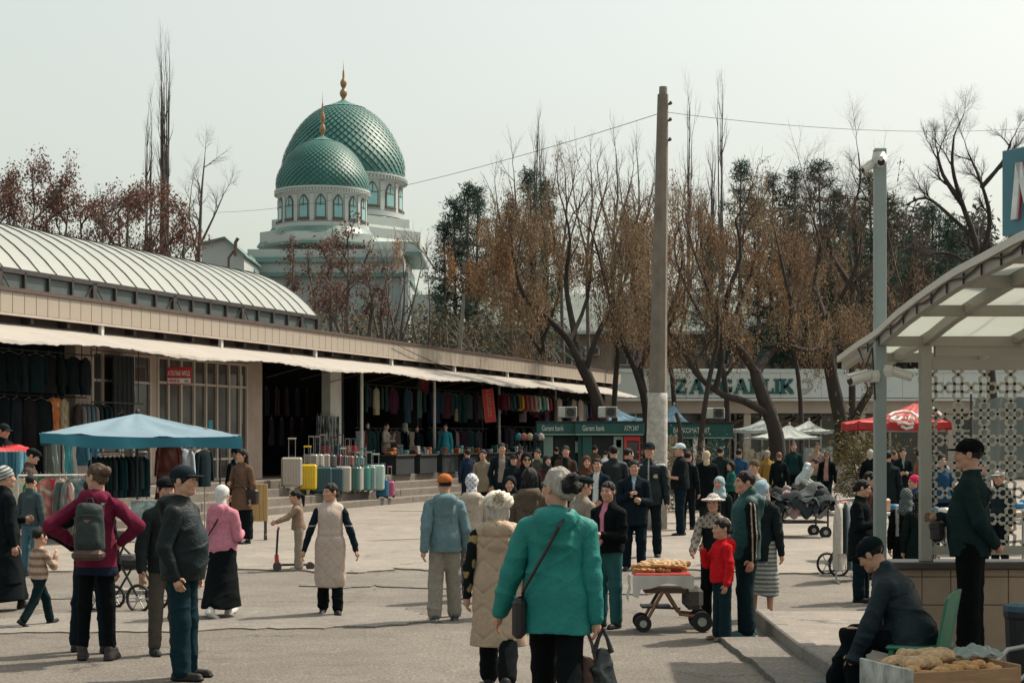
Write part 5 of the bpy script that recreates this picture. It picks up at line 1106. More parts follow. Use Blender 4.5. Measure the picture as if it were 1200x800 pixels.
canopy('canopy_tent','blue square canopy tent over the clothes racks',[A,B_,Cc,Dd],at(161,484,34.3),.24,M_CANB,M_CANV,[A*.999+Vector((.05,.1,0)),B_+Vector((-.05,.1,0)),Cc,Dd,Vector((at(157,0,34).x,34.3,2.2))],sag=.015)
rail('clothes_rack','chrome rack of dark jackets under the blue canopy',gp(0,0).xy.to_3d()*0+Vector((at(107,0,35).x,35,0)),Vector((at(172,0,36.6).x,36.6,0)),HC-14*35/FPX,0)
for i in range(12):
    t=(i+.6)/12; px=107+65*t; d=35+1.6*t; garment('jacket',Vector(((px-600)/FPX*d,d,1.6)),R(-62+rd.uniform(-8,8)),.5,.85,[(.012,.045,.055),(.02,.06,.075),(.03,.035,.045),(.015,.05,.05),(.05,.07,.085)][i%5],'dark jacket on the rack beneath the blue canopy','jackets beneath the blue canopy')
for i,(px,c) in enumerate(((58,(.16,.19,.17)),(62,(.30,.34,.31)),(66,(.2,.24,.22)),(70,(.4,.38,.33)),(75,(.06,.28,.30)),(79,(.08,.26,.28)),(84,(.5,.5,.46)),(92,(.05,.13,.18)),(97,(.04,.14,.22)),(103,(.06,.18,.28)))):
    garment('scarf' if i<7 else 'dress',at(px,514,37.6+.1*i),R(rd.uniform(-20,20)),.22 if i<7 else .36,1.15 if i<7 else .6,c,'pale striped cloth hanging behind the blue canopy' if i<7 else 'blue dress hanging behind the blue canopy','cloths behind the canopy')
garment('dress',at(198,521,36.5),R(10),.42,1.25,(.16,.05,.05),'long dark red flowered dress under the canopy edge',None,[(.1,.03,.03),(.28,.12,.1),(.22,.17,.15)])
garment('shirt',at(213,526,36.8),R(25),.42,.6,(.42,.5,.58),'pale blue shirt under the canopy edge',None)
for i in range(6): garment('jacket',at(218+i*4.2,527,37.2),R(60),.44,.8,[(.012,.03,.035),(.02,.03,.03),(.01,.02,.025)][i%3] if i!=4 else (.4,.4,.36),'dark coat hanging by the canopy corner nearest the plank cart' if i!=4 else 'single cream coat among dark coats by the right canopy corner','coats at the canopy corner' if i!=4 else None)
rail('clothes_rack','rack at the blue canopy corner nearest the plank cart',at(190,516,36.6).xy.to_3d(),at(240,516,37.4).xy.to_3d(),1.98,0)
rail('clothes_rack','tall rack of pale cloths behind the blue canopy',at(54,516,37.6).xy.to_3d(),at(106,516,38.6).xy.to_3d(),2.1,0)
# front rail with bright scarves
rail('clothes_rack','low white rail of bright printed scarves and dresses',at(21,516,26).xy.to_3d(),at(104,516,26.4).xy.to_3d(),HC-41*26/FPX,0,m=mat('white_rail',(.5,.48,.44),.5))
PF=[(.5,.3,.25),(.45,.12,.1),(.5,.45,.4),(.2,.06,.06)]
for i,(px,c,k,p) in enumerate(((27,(.5,.45,.33),'dress',None),(31,(.42,.34,.16),'dress',None),(39,(.02,.05,.11),'dress',None),(47,(.02,.12,.08),'dress',[(.02,.1,.07),(.03,.2,.14)]),(53,(.03,.2,.14),'scarf',None),(57,(.3,.12,.1),'shirt',PF),(64,(.5,.05,.07),'scarf',None),(70,(.45,.33,.3),'dress',PF),(77,(.3,.19,.04),'scarf',None),(84,(.1,.1,.09),'shirt',[(.3,.28,.25),(.05,.1,.12)]),(92,(.16,.17,.16),'shirt',[(.35,.3,.28),(.03,.12,.12)]),(98,(.08,.2,.2),'scarf',[(.4,.35,.3),(.1,.2,.22)]))):
    garment(k,at(px,561,26.2),R(rd.uniform(-45,45)),.4 if k!='scarf' else .2,.62 if k!='scarf' else .55,c,['cream pleated dress','mustard cream dress','navy dress','dark green dress','green scarf','pink flowered blouse','red scarf','white and pink flowered dress','olive gold scarf','black and white printed blouse','grey printed blouse','teal printed scarf'][i]+' on the low white rail',None,p)
# red cloth heap with jeans below
e=empty('market_table',(at(8,0,30).x,30,0),0,'stall table spread with a bright red cloth','table'); q=MB()
q.grid(lambda u,v:Vector((-1.2+u*1.55,-.45+v*.9,1.72+.16*math.sin(u*2.6+.4)+.06*math.sin(u*11+v*5)+.03*math.sin(v*13)-(.22*max(0,.25-v)*4*.6))),30,14,(0,0,-.02)); q.build('red_cloth',mat('red_cloth',(.55,.028,.04),.8,.12,3,.3),e,auto=60)
q=MB(); q.box((-.42,0,1.57),(1.5,.8,.05)); q.build('table_top',M_TAN,e)
for sx in (-1.1,.25):
    for sy in (-.35,.35): q=MB(); q.tube([(sx,sy,0),(sx,sy,1.55)],.02,6); q.build('leg',M_BLACKST,e)
for i in range(8): garment('trousers',at(-6+i*4.6,529,29.5),R(70),.3,.75,[(.06,.16,.22),(.10,.24,.31),(.04,.12,.17)][i%3],'blue jeans hanging below the red cloth','jeans below the red cloth')
# painted board on a wooden post
e=empty('display_board',(gp(168,696).x,gp(168,696).y,0),R(-8),'small painted flower board on a wooden post','sign')
q=MB(); q.bbox((.07,0,.99),(.46,.03,.42),.006); q.build('board',mat('painted_flowers',(.22,.30,.29),.5,.9,14,.05,dirt=.6,dirtcol=(.5,.3,.3)),e); q=MB(); q.box((.07,-.02,.72),(.44,.012,.1)); q.build('lower_strip',M_SWHITE,e); q=MB(); q.box((-.03,.04,.6),(.07,.05,1.2)); q.build('post',mat('raw_wood',(.26,.16,.09),.8,.25,6,.3,aniso=(8,8,1)),e); q=MB(); q.box((-.1,.05,.03),(.6,.4,.06)); q.build('base',M_KERB,e)
e=empty('wooden_cart',F(0,0,0)*0+Vector((at(301,0,33.).x,33.,0)),R(18),'ochre plank cart board on small wheels behind the brown coat','cart')
mw=mat('ochre_planks',(.38,.245,.10),.7,.2,5,.2,aniso=(9,9,.8))
for i in range(5): q=MB(); q.bbox((-.17+i*.085,0,.75),(.081,.03,.72),.006); q.build('plank',mw,e)
for z in (.45,1.06): q=MB(); q.box((-.0,.03,z),(.42,.03,.06)); q.build('batten',mw,e)
for x in (-.16,.17): q=MB(); q.tube([(x-.02,.02,.08),(x+.02,.02,.08)],.08,12); q.build('wheel',M_RIB,e); q=MB(); q.box((x,.02,.3),(.05,.05,.42)); q.build('leg',M_RIB,e)
# ================================================================ bank booths
M_BOOTH=mat('dark_green_booth',(.012,.075,.07),.4,.12,1.5,.03,dirt=.15,dirtcol=(.05,.08,.075)); M_BOOTHP=mat('pale_green_panel',(.20,.29,.26),.45,.1,2,.02); M_WTXT=mat('booth_letter',(.50,.55,.52),.5,.05)
def booth(label,pxa,pxb,ytop,ysig,d,dep,txts,doors,red=None):
    a=at(pxa,ytop,d); b_=at(pxb,ytop,d); W=b_.x-a.x; H_=a.z; e=empty('bank_booth',(a.x,d,0),0,label,'booth'); zs=HC+(HOR-ysig)/FPX*d
    q=MB(); q.box((W/2,dep/2+.12,zs/2),(W-.1,dep-.2,zs)); q.build('cabin',M_BOOTH,e)
    q=MB(); q.bbox((W/2,dep/2-.1,(H_+zs)/2),(W+.16,dep+.3,H_-zs),.02); q.build('fascia',M_BOOTH,e); q=MB(); q.box((W/2,-.12,zs-.025),(W+.1,.3,.05)); q.build('trim',M_BOOTHP,e); q=MB(); q.box((W/2,dep/2-.1,H_+.025),(W+.2,dep+.36,.05)); q.build('roof',M_BLACKST,e)
    for (t,px,sz,sx) in txts: text('lettering',t,M_WTXT,e,((px-pxa)/FPX*d,-.27,(H_+zs)/2-sz*.34),(R(90),0,0),sz,.003,sx,bold=.002)
    for (pa,pb,m,y0,yt) in doors: q=MB(); q.box((((pa+pb)/2-pxa)/FPX*d,.0,(HC+(HOR-y0)/FPX*d+HC+(HOR-yt)/FPX*d)/2),((pb-pa)/FPX*d,.06,(y0-yt)*-d/FPX*-1)); q.build('panel',m,e)
    if red:
        pa,pb,yt=red; q=MB(); x0=(pa-pxa)/FPX*d;x1=(pb-pxa)/FPX*d;zt=HC+(HOR-yt)/FPX*d
        q.box(((x0+x1)/2,-.03,zt-.08),(x1-x0,.08,.16)); q.box((x0+.05,-.03,zt/2-.08),(.1,.08,zt-.16)); q.box((x1-.02,-.03,zt/2-.08),(.04,.08,zt-.16)); q.build('door_frame',M_RED,e); q=MB(); q.box(((x0+x1)/2+.02,-.0,zt/2-.1),(x1-x0-.14,.03,zt-.2)); q.build('door_glass',M_GLASSD,e)
    return e
booth('dark green bank booth with one doorway beside the cash machine',631,676,495,508,61,1.7,[('Garant bank',634.5,.27,.58)],[(637,648,M_BOOTHP,575,511),(650,672,M_DARKIN,575,511),(674,678,M_BOOTHP,530,517)])
booth('dark green bank booth with red framed cash machine door',676,752,495,508,60.6,1.7,[('Garant bank',682,.27,.58),('ATM 24/7',731,.25,.5)],[(683,694,M_BOOTH,575,511),(695,718,M_DARKIN,575,511),(719,730,M_BOOTHP,575,511),(722,728,M_SWHITE,524,515)],(731,750,511))
booth('green booth marked for cash withdrawal beside the concrete pole',785,856,496,512,62,1.8,[('BANKOMAT 24/7',788,.28,.62)],[(812,826,M_SWHITE,560,512.6),(829,850,M_BOOTH,560,513)])
e=empty('cash_machine',(at(608,0,59).x,59,0),0,'white fronted cash machine in a bright green surround','cash machine'); W=28/FPX*59; zt=HC+(HOR-537)/FPX*59
q=MB(); q.bbox((W/2,.4,zt/2),(W,.8,zt),.02); q.build('surround',mat('bright_green_panel',(.02,.16,.075),.4,.1),e); q=MB(); q.bbox((W*.32,-.01,zt*.5),(W*.6,.06,zt*.94),.01); q.build('front',M_SIGNW,e); q=MB(); q.box((W*.36,-.045,zt*.62),(W*.36,.02,.4)); q.build('screen',M_GLASSD,e); q=MB(); q.box((W*.34,-.06,zt*.36),(W*.4,.06,.1)); q.build('keypad',M_RIB,e)
for px,py,d,l in ((665,492,61.6,'air conditioner on the roof of the single door bank booth'),(712,492,61.2,'air conditioner on the roof of the red door booth'),(838,494,62.6,'air conditioner on the roof of the cash withdrawal booth')): ac_unit(at(px,0,d).xy.to_3d()+Vector((0,0,zy(494.5 if px<800 else 495.5,d)+.12)),l,.85,.55)
# ================================================================ tents and parasols behind
M_CANL=mat('light_blue_tent',(.14,.27,.36),.6,.1,1.,.3,trans=.3); M_CANW=mat('white_parasol',(.46,.50,.48),.8,.08,1.,.2,trans=.3); M_CANR=mat('red_parasol',(.50,.045,.045),.6,.08,1.,.2,trans=.25)
def tent(label,px0,px1,yeave,yapex,d,dep,m,val=.15,apx=None,grp=None,pm=M_CHROME):
    a,b_,c,dd=at(px0,yeave,d),at(px1,yeave,d),at(px1,yeave,d),at(px0,yeave,d); c=c+Vector((0,dep,0)); dd=dd+Vector((0,dep,0)); ap=at(apx or (px0+px1)/2,yapex,d+dep/2)
    return canopy('market_parasol' if grp else 'canopy_tent',label,[a,b_,c,dd],ap,val,m,m,[a,b_,c,dd] if not grp else [ap+Vector((0,0,-.1))],sag=.12,pole_m=pm,seed=px0,group=grp)
tent('pale blue market tent between willow trunks',704,768,492,478,68,3,M_CANL,.2,apx=722); tent('pointed blue tent behind the cash withdrawal booth',742,816,500,474,66,3.2,M_CANL,.15,apx=790)
tent('white parasol before the crooked willow',861,918,503,491,66,2.6,M_CANW,.12,grp='white parasols',apx=893); tent('white parasol in front of the whitewashed tree',921,976,504,492,68,2.6,M_CANW,.12,grp='white parasols',apx=948); tent('low pale parasol between the two white parasols',880,962,512,497,64,2.4,M_CANW,.06,grp='white parasols',apx=925)
rp=tent('red parasol with white script lettering at the market table',1006,1114,494,470,48,2.5,M_CANR,.22,grp='red parasols',apx=1076)
wm=mat('white_script_paint',(.62,.58,.54),.6,.05); qd=48; 
o_=rp.location
def script(pts,r=.035): 
    q=MB(); q.tube([Vector(at(px,py,qd+dd))-o_ for px,py,dd in pts],r,5); q.build('lettering',wm,rp)
def rsurf(px,py): 
    t=min(1,max(0,(493.5-py)/23.5)); return (px,py+.0,-.10+1.25*t)
for pts in ([(1075,488),(1068,483),(1058,482),(1047,484),(1042,487),(1048,489)],[(1043,491),(1050,488),(1057,489),(1053,492),(1046,492)],[(1060,490),(1066,488),(1064,492),(1071,489),(1070,492)],[(1074,486),(1076,490)]): script([rsurf(*p) for p in pts],.045)
for pts in ([(1052,496),(1058,495),(1065,497),(1071,496)],[(1056,499),(1062,502),(1070,500)]): script([(a,b,-.10) for a,b in pts],.045)
for pts in ([(1094,478),(1100,483),(1104,487)],): script([rsurf(*p) for p in pts],.05)
# sheets hung up as stall walls
M_SHEETC=mat('cream_sheet',(.50,.45,.36),.9,.1,1.5,.3,trans=.3); M_PLAST=mat('clear_plastic_sheet',(.33,.39,.37),.3,.15,1,.4,trans=.35)
def sheet_wall(name,label,px0,px1,y0,y1,d,m,seed,drape=.12):
    a=at(px0,y0,d); b_=at(px1,y0,d); h=(y1-y0)/FPX*d; ph=seed; e=empty(name,(a.x,d,max(0,a.z-h)),0,label,'sheet'); q=MB(); W=b_.x-a.x; z0=a.z-max(0,a.z-h)
    q.grid(lambda u,v:Vector((u*W,.10*math.sin(u*14+ph+v*2)*(.3+v*.7)+.05*math.sin(u*31+ph),z0-v*h-drape*math.sin(math.pi*u)*(1-v)+.03*math.sin(u*21+ph))),30,14,(0,.01,0)); q.build('cloth',m,e,auto=60)
    q=MB(); q.tube([(-.03,.05,-e.location.z),(-.03,.05,z0+.1)],.03,6); q.build('pole',M_RIB,e); return e
sheet_wall('hanging_sheet','draped cream sheet hung as a stall wall beside the crooked willow',871,906,519,572,58.5,M_SHEETC,1,.3); sheet_wall('plastic_sheet','clear plastic sheet hung beside the two standing shoppers',941,976,522,565,58.5,M_PLAST,2); sheet_wall('hanging_sheet','cream curtain beside the cash withdrawal booth',778,794,508,575,61,M_SHEETC,3,.05)
# shrubs by the trees
def shrub(name,label,px,py,d,rx,rz_,n,cols,seed,size=.14):
    rg=np.random.default_rng(seed); p=at(px,py,d); C=rg.normal(size=(n,3))*np.array([rx,rx,rz_])*.5+np.array([0,0,rz_*.9]); C=C[C[:,2]>.02]; e=empty(name,(p.x,p.y,0),0,label,'shrub'); V,Fq,c=leaf_quads(C,size,.3,.0,rg,cols); link('foliage',npmesh('foliage',V,Fq,M_LEAF,col=c),e)
    S=[(0,0,0,*(C[i]*.9),.015,.005) for i in range(0,len(C),40)]; link('stems',segs_mesh(S,'stems',M_BARKG),e)
shrub('olive_shrub','round olive shrub beside the whitewashed tree',1010,0,56,1.1,1.3,3200,[(.10,.085,.03),(.07,.07,.03),(.14,.10,.04)],1,.16); shrub('low_shrub','low dry shrub at the whitewashed trunk foot',1004,0,50,.6,.5,400,[(.12,.10,.06),(.07,.06,.04)],2); shrub('palm_plant','spiky young palm in front of the cream sheet',892,0,57,.45,.9,34,[(.03,.06,.035),(.05,.075,.04)],3,.55)
shrub('dry_hedge','dry clipped hedge beside the concrete pole',800,0,46.5,1.2,1.0,1500,[(.11,.085,.06),(.07,.06,.045),(.05,.045,.035)],4,.12); shrub('dry_hedge','dry clipped hedge behind the yellow headscarf',826,0,46.5,1.4,1.0,1500,[(.11,.085,.06),(.07,.06,.045)],5,.12)
# ================================================================ concrete pole and wires
p=gp(768,621); e=empty('utility_pole',(p.x,p.y,0),0,'tall weathered concrete pole with a whitewashed foot','pole'); h=HC+(HOR-103)/FPX*p.y; lx=at(777,0,p.y).x-p.x
M_POLE=mat('weathered_concrete_pole',(.17,.145,.12),.9,.2,2.5,.4,dirt=.4,dirtcol=(.08,.07,.06))
q=MB(); n=12; pr=[]
q.tube([(lx*t,0,-.1+(h+.1)*t) for t in (0,.25,.5,.75,.985)],[.24,.205,.175,.145,.118],8); q.build('shaft',M_POLE,e)
q=MB(); q.tube([(lx*t,0,h*t) for t in (0,.1,.2,.29,.31)],[.258,.24,.228,.215,.206],14); q.build('whitewash',M_LIME,e,smooth=True)
q=MB(); q.tube([(lx*.94,0,h*.94),(lx,0,h+.02)],[.105,.09],7); q.build('broken_tip',M_KERB,e)
for z,s_ in ((.962,1),(.925,1),(.88,1)): q=MB(); q.tube([(lx*z,0,h*z),(lx*z+.17*s_,-.02,h*z+.01)],.025,6); q.lathe([(.03,0),(.04,.03),(.02,.07)],8,(lx*z+.17,-.02,h*z)); q.build('insulator_pin',M_RIB,e)
pt=Vector((p.x+lx*.92,p.y-.12,zy(133,p.y)))
def wire(a,b,sag,label,r=.012):
    a=Vector(a);b=Vector(b); e=empty('wire',a,0,label,'wire'); q=MB(); q.tube([a.lerp(b,i/24)-a+Vector((0,0,-sag*4*(i/24)*(1-i/24))) for i in range(25)],r,4); q.build('cable',M_RIB,e)
wire(pt,at(250,249,75),.5,'thin black wire running from the concrete pole past the domes',.0075); wire(pt+Vector((.1,0,0)),at(1260,146,50),.3,'thin wire running from the concrete pole towards the cafe',.006); wire(F(fu(462,.7),.7,5.15),F(fu(530,.7),.7,4.5),.05,'loose cable sagging over the beige fascia',.015)

# counters of folded goods in front of the right hand bays
for i in range(8):
    u=6.2+i*2.0; e=empty('goods_counter',F(u,1.0,FLOOR),FROT,['first','second','third','fourth','fifth','sixth','seventh','eighth'][i]+' counter of folded goods from the suitcases in the shaded bays','table','counters in the shaded bays')
    q=MB(); q.box((0,0,.3),(1.5,.6,.6)); q.build('cabinet',M_DARKIN,e); q=MB(); q.box((0,0,.62),(1.6,.7,.04)); q.build('table_top',M_BROWN,e)
    for k in range(6):
        c=MIX[rd.randrange(len(MIX))] if rd.random()<.6 else rd.choice([(.3,.29,.27),(.04,.16,.18),(.3,.12,.05)]); h=rd.uniform(.1,.36); q=MB()
        for m_ in range(int(h/.045)): q.bbox((rd.uniform(-.012,.012),rd.uniform(-.012,.012),.022+m_*.045),(.21+rd.uniform(-.02,.01),.26,.04),.014)
        o=q.build('folded_stack',mat('stack_%d'%int(c[0]*9999+c[1]*99),c,.9,.3,9,.3)); o.location=F(u-.65+k*.26,1.0,FLOOR+.64); o.rotation_euler=(0,0,FROT+R(rd.uniform(-8,8))); tag(o,'stack of folded cloth on a counter in the shaded bays','clothes stack','folded stacks on the counters')
for i,(px,c) in enumerate(((608,(.03,.14,.18)),(614,(.30,.10,.08)),(621,(.30,.24,.17)),(628,(.03,.03,.035)),(634,(.34,.31,.27)))):
    p=at(px,511,60.3); e=empty('knit_hat_display',(p.x,p.y,0),0,['teal','rust','tan','black','cream'][i]+' knitted hat on a display stand beside the bank booth','hat display'); q=MB(); q.lathe([(.10,p.z-.14),(.125,p.z-.06),(.11,p.z+.04),(.06,p.z+.1),(.02,p.z+.12)],12); q.build('hat',mat('hat_%d'%i,c,.9,.2,20,.5),e,smooth=True); q=MB(); q.tube([(0,0,0),(0,0,p.z-.1)],.02,6); q.build('stand',M_BLACKST,e)
# ================================================================ cafe pavilion at the right
DK=14.6; KS=FPX/DK
M_KST=mat('beige_painted_steel',(.30,.29,.255),.5,.08,2,.03,dirt=.2,dirtcol=(.2,.18,.15)); M_KPANEL=mat('frosted_roof_sheet',(.60,.62,.585),.4,.05,.7,.02,trans=.72); M_TILE=mat('beige_stone_tile',(.30,.225,.165),.45,.16,3,.05,dirt=.35,dirtcol=(.36,.27,.2)); M_CAPST=mat('dark_stone_cap',(.06,.05,.045),.4,.2,6,.05); M_LAT=mat('lattice_steel',(.38,.365,.32),.5,.1,3)
kx=lambda px,d=DK:(px-600)/FPX*d
kz=lambda py,d=DK:HC+(HOR-py)/FPX*d
ZS=.145
pav=empty('cafe_pavilion',(0,0,0),0,'open cafe pavilion with curved frosted canopy, tiled low wall and lattice screen','pavilion')
X0=kx(1048); X1=6.4; WT=kz(667)
q=MB(); q.box(((X0+X1)/2,DK+.19,(ZS+WT)/2),(X1-X0,.24,WT-ZS)); q.build('wall_core',M_KERB,pav)
q=MB(); q.bbox(((X0+X1)/2-.01,DK+.17,(kz(658)+WT)/2),(X1-X0+.06,.42,kz(658)-WT),.012); q.build('wall_cap',M_CAPST,pav)
tw=.247; x=X0; i=0; rt=random.Random(2)
zc=WT-.065
while x<X1-.02:
    w_=min(tw,X1-x)
    q=MB(); q.bbox((x+w_/2,DK+.055,(zc+WT)/2),(w_-.006,.03,WT-zc-.006),.004); q.build('tile',M_TILE,pav)
    hh=zc-ZS; cut=rt.choice([hh,hh*.62,hh]) ; z=ZS
    for part_ in ([hh] if cut==hh else [cut,hh-cut]):
        q=MB(); q.bbox((x+w_/2,DK+.055+rt.uniform(-.002,.002),z+part_/2),(w_-.006,.03,part_-.006),.004); q.build('tile',M_TILE,pav); z+=part_
    x+=tw
# tall camera pole and lattice post
zt=kz(172)
q=MB(); q.bbox((kx(1034),DK+.1,(ZS+zt)/2),(.098,.098,zt-ZS),.006); po=q.build('camera_post',mat('grey_painted_post',(.23,.275,.265),.5,.08,2,.03,dirt=.25,dirtcol=(.2,.2,.18)),pav)
q=MB(); q.bbox((kx(1087.5),DK+.1,(kz(658)+kz(404))/2),(.095,.095,kz(404)-kz(658)),.006); q.build('post',M_KST,pav)
q=MB(); q.bbox((kx(1300),DK+.1,(kz(658)+kz(404))/2),(.095,.095,kz(404)-kz(658)),.006); q.build('post',M_KST,pav)
# ribs: near flat arch rising towards the camera
def rib(Xr,doff=0.):
    P=[]
    for px,py in ((990,420),(1012,404),(1035,390),(1060,367),(1085,348),(1125,320),(1177,293),(1200,280),(1250,258),(1330,228)):
        xo=px-600; d=FPX*kx(1034)/xo; P.append((d,HC+(HOR-py)/FPX*d))
    return P
RP=rib(0)
def ribz(d):
    D=[p[0] for p in RP][::-1]; Z=[p[1] for p in RP][::-1]; return float(np.interp(d,D,Z))
ds=np.linspace(RP[-1][0],RP[0][0],22)
sp=kx(1087.5)-kx(1034)
for i in (0,1,3,5,7):
    X=kx(1034)+sp*i; q=MB(); hh=.085 if i else .105
    poly=[(X-.03,d,ribz(d)) for d in ds]+[(X-.03,d,ribz(d)-hh) for d in ds[::-1]]
    n=len(ds)
    for a in range(n-1): q.prism([(X-.03,ds[a],ribz(ds[a])),(X-.03,ds[a+1],ribz(ds[a+1])),(X-.03,ds[a+1],ribz(ds[a+1])-hh),(X-.03,ds[a],ribz(ds[a])-hh)],(.06,0,0))
    q.build('roof_rib',M_KST,pav)
q=MB()
for a in range(n-1): q.prism([(kx(1034)-.075,ds[a],ribz(ds[a])+.02),(kx(1034)-.075,ds[a+1],ribz(ds[a+1])+.02),(kx(1034)-.075,ds[a+1],ribz(ds[a+1])-.035),(kx(1034)-.075,ds[a],ribz(ds[a])-.035)],(.03,0,0))
q.build('edge_trim',mat('pale_edge_trim',(.5,.47,.42),.45,.06),pav)
pd=[RP[0][0]-.45,DK+.1,13.35,12.1,10.9,9.8]
for d in pd: q=MB(); q.box((kx(1034)+sp*3.5,d,ribz(d)-.055),(sp*7,.075,.085)); q.build('purlin',M_KST,pav)
for i in range(7):
    X=kx(1034)+sp*i
    for a,b_ in zip([RP[0][0]-.02]+pd,pd+[9.2]):
        q=MB(); q.grid(lambda u,v:Vector((X+.0+u*sp,a+(b_-a)*v,ribz(a+(b_-a)*v)+.004)),1,5,(0,0,.01)); q.build('roof_panel',M_KPANEL,pav,auto=40)
# cable clipped along the outer rib and down the pole
q=MB(); q.tube([(kx(1034)-.045,d,ribz(d)-.05-.02*math.sin(d*6)) for d in np.linspace(9.8,15.4,26)]+[(kx(1034)-.06,15.,ribz(15.)-.25),(kx(1034)-.055,14.75,2.75),(kx(1034)-.055,DK+.04,2.3)],.008,5); q.build('cable',M_BLACKST,pav)
q=MB()
for d in np.linspace(10,15,12): q.box((kx(1034)-.042,d,ribz(d)-.055),(.012,.012,.11))
q.build('cable_clips',M_BLACKST,pav)['kind']='stuff'
# lattice screen, cut from one steel sheet
p_=31./KS; xa,xb=kx(1094),kx(1294); za,zb=kz(641),kz(432); th=.022; dep=.02
q=MB(); ph=R(38)
def bar(a,b):
    a=np.array(a);b=np.array(b); d=b-a; L=np.linalg.norm(d)
    if L<1e-4: return
    def clip(p): return xa<=p[0]<=xb and za<=p[1]<=zb
    if not clip(a) and not clip(b): return
    if not clip(a): a,b=b,a; d=b-a
    t=1.
    for k,(lo,hi) in enumerate(((xa,xb),(za,zb))):
        if d[k]>0: t=min(t,(hi-a[k])/d[k])
        elif d[k]<0: t=min(t,(lo-a[k])/d[k])
    b=a+d*t; d=b-a; L=np.linalg.norm(d)
    if L<.004: return
    n_=np.array([-d[1],d[0]])/L*th/2; e_=d/L*th*.3; off=.001*math.sin(a[0]*91+a[1]*37)
    q.prism([(a[0]-n_[0]-e_[0],DK+.1+off,a[1]-n_[1]-e_[1]),(b[0]-n_[0]+e_[0],DK+.1+off,b[1]-n_[1]+e_[1]),(b[0]+n_[0]+e_[0],DK+.1+off,b[1]+n_[1]+e_[1]),(a[0]+n_[0]-e_[0],DK+.1+off,a[1]+n_[1]-e_[1])],(0,dep,0))
def star(c,ap,n,rot):
    m=[]; tn=math.tan(math.pi/n); t=ap*tn/(math.sin(ph)+math.cos(ph)*tn)
    for k in range(n):
        a=rot+2*math.pi*k/n; mp=(c[0]+ap*math.cos(a),c[1]+ap*math.sin(a))
        for s_ in (-1,1):
            dx=-math.cos(ph)*t; dy=s_*math.sin(ph)*t; bar(mp,(mp[0]+dx*math.cos(a)-dy*math.sin(a),mp[1]+dx*math.sin(a)+dy*math.cos(a)))
    return
nx_=int((xb-xa)/p_)+2; nz_=int((zb-za)/p_)+2
for i in range(-1,nx_):
    for j in range(-1,nz_):
        c=(xa+.55*p_+i*p_,zb-.2*p_-j*p_); star(c,p_/2,8,0); star((c[0]+p_/2,c[1]+p_/2),p_*.2071,4,math.pi/4)
la=q.build('lattice_screen',M_LAT,pav)
for z,h in ((za-.03,.075),(zb+.035,.085)): q=MB(); q.box(((xa+xb)/2,DK+.11,z),(xb-xa+.02,.07,h)); q.build('lattice_rail',M_KST,pav)
q=MB(); q.box((kx(1200),DK+.105,kz(410)),(xb-xa+.02,.07,.09)); q.build('lattice_rail',M_KST,pav)
# blue roof sign with letters, standing along the canopy edge
sgn=empty('roof_sign',(0,0,0),0,'blue sign board with white and red letters on the canopy','sign')
dN=13.0; Xs=kx(1174,dN); zb_,zt_=kz(277,dN),kz(177,dN); ang=R(-62)
M_SB=mat('blue_sign_board',(.06,.17,.22),.45,.08,1,.02); dirv=Vector((math.cos(ang),math.sin(ang),0)); L=2.6
sgn.location=(Xs,dN,0); sgn.rotation_euler=(0,0,ang)
q=MB(); q.bbox((L/2,.04,(zb_+zt_)/2),(L,.08,zt_-zb_),.006); q.build('board',M_SB,sgn); q=MB(); q.box((L/2,.05,zb_-.035),(L-.1,.06,.06)); q.build('support',M_BLACKST,sgn)
def mletter(x,m,y,gr):
    q=MB(); h=.42*(zt_-zb_)/.65; w_=.27; t=.055+gr; z=zb_+.11
    for a,b_ in (((0,0),(.05,h)),((.05,h),(w_*.5,h*.25)),((w_*.5,h*.25),(w_-.05,h)),((w_-.05,h),(w_,0))):
        q.prism([(x+a[0]-t/2,y,z+a[1]),(x+a[0]+t/2,y,z+a[1]),(x+b_[0]+t/2,y,z+b_[1]),(x+b_[0]-t/2,y,z+b_[1])],(0,-.02,0))
    return q.build('letter',m,sgn)
mletter(.16,mat('red_letter_edge',(.45,.05,.07),.5),0,.012); mletter(.16,mat('white_letter_face',(.6,.62,.62),.4),-.021,0)
# cameras
M_CAMW=mat('white_camera_plastic',(.55,.54,.50),.4,.05,3,.02)
def camera(label,loc,dirv,arm,L=.27,r=.045):
    e=empty('security_camera',loc,0,label,'camera','security cameras on the grey pole'); d=Vector(dirv).normalized(); q=MB(); q.tube([-d*L*.35,d*L*.5],[r,r],10); q.build('housing',M_CAMW,e,auto=40); up=Vector((0,0,1)); q=MB(); q.tube([-d*L*.3+up*r*1.02,d*L*.62+up*r*1.02],[r*.5,r*.62],6); q.build('hood',M_CAMW,e)
    q=MB(); q.tube([d*L*.5,d*L*.515],r*.86,10); q.build('lens',M_BLACKST,e); q=MB(); a=Vector(arm); q.tube([Vector((0,0,0)),a*.55,a],[.02,.022,.02],6); q.build('bracket',M_CAMW,e); q=MB(); q.lathe([(.055,-.05),(.065,0),(.055,.05)],10,a*.95); q.build('mount',M_CAMW,e)
cx=kx(1034)
camera('white bullet camera pointing at the market from the grey pole',(cx-.19,DK-.02,kz(443)),(-1,-.55,-.28),(.13,.09,.02),.24,.042); camera('white bullet camera pointing along the cafe from the grey pole',(cx+.17,DK+.08,kz(438)),(1,-.1,-.32),(-.12,.02,.03),.2,.035)
camera('upper camera at the pole top aimed at the square',(cx-.01,DK-.05,kz(188)),(-.35,-1,-.45),(.0,.13,.03),.19,.037); camera('upper camera at the pole top aimed at the hall',(cx-.09,DK+.08,kz(193)),(-.9,-.3,-.5),(.09,.02,.04),.16,.033)
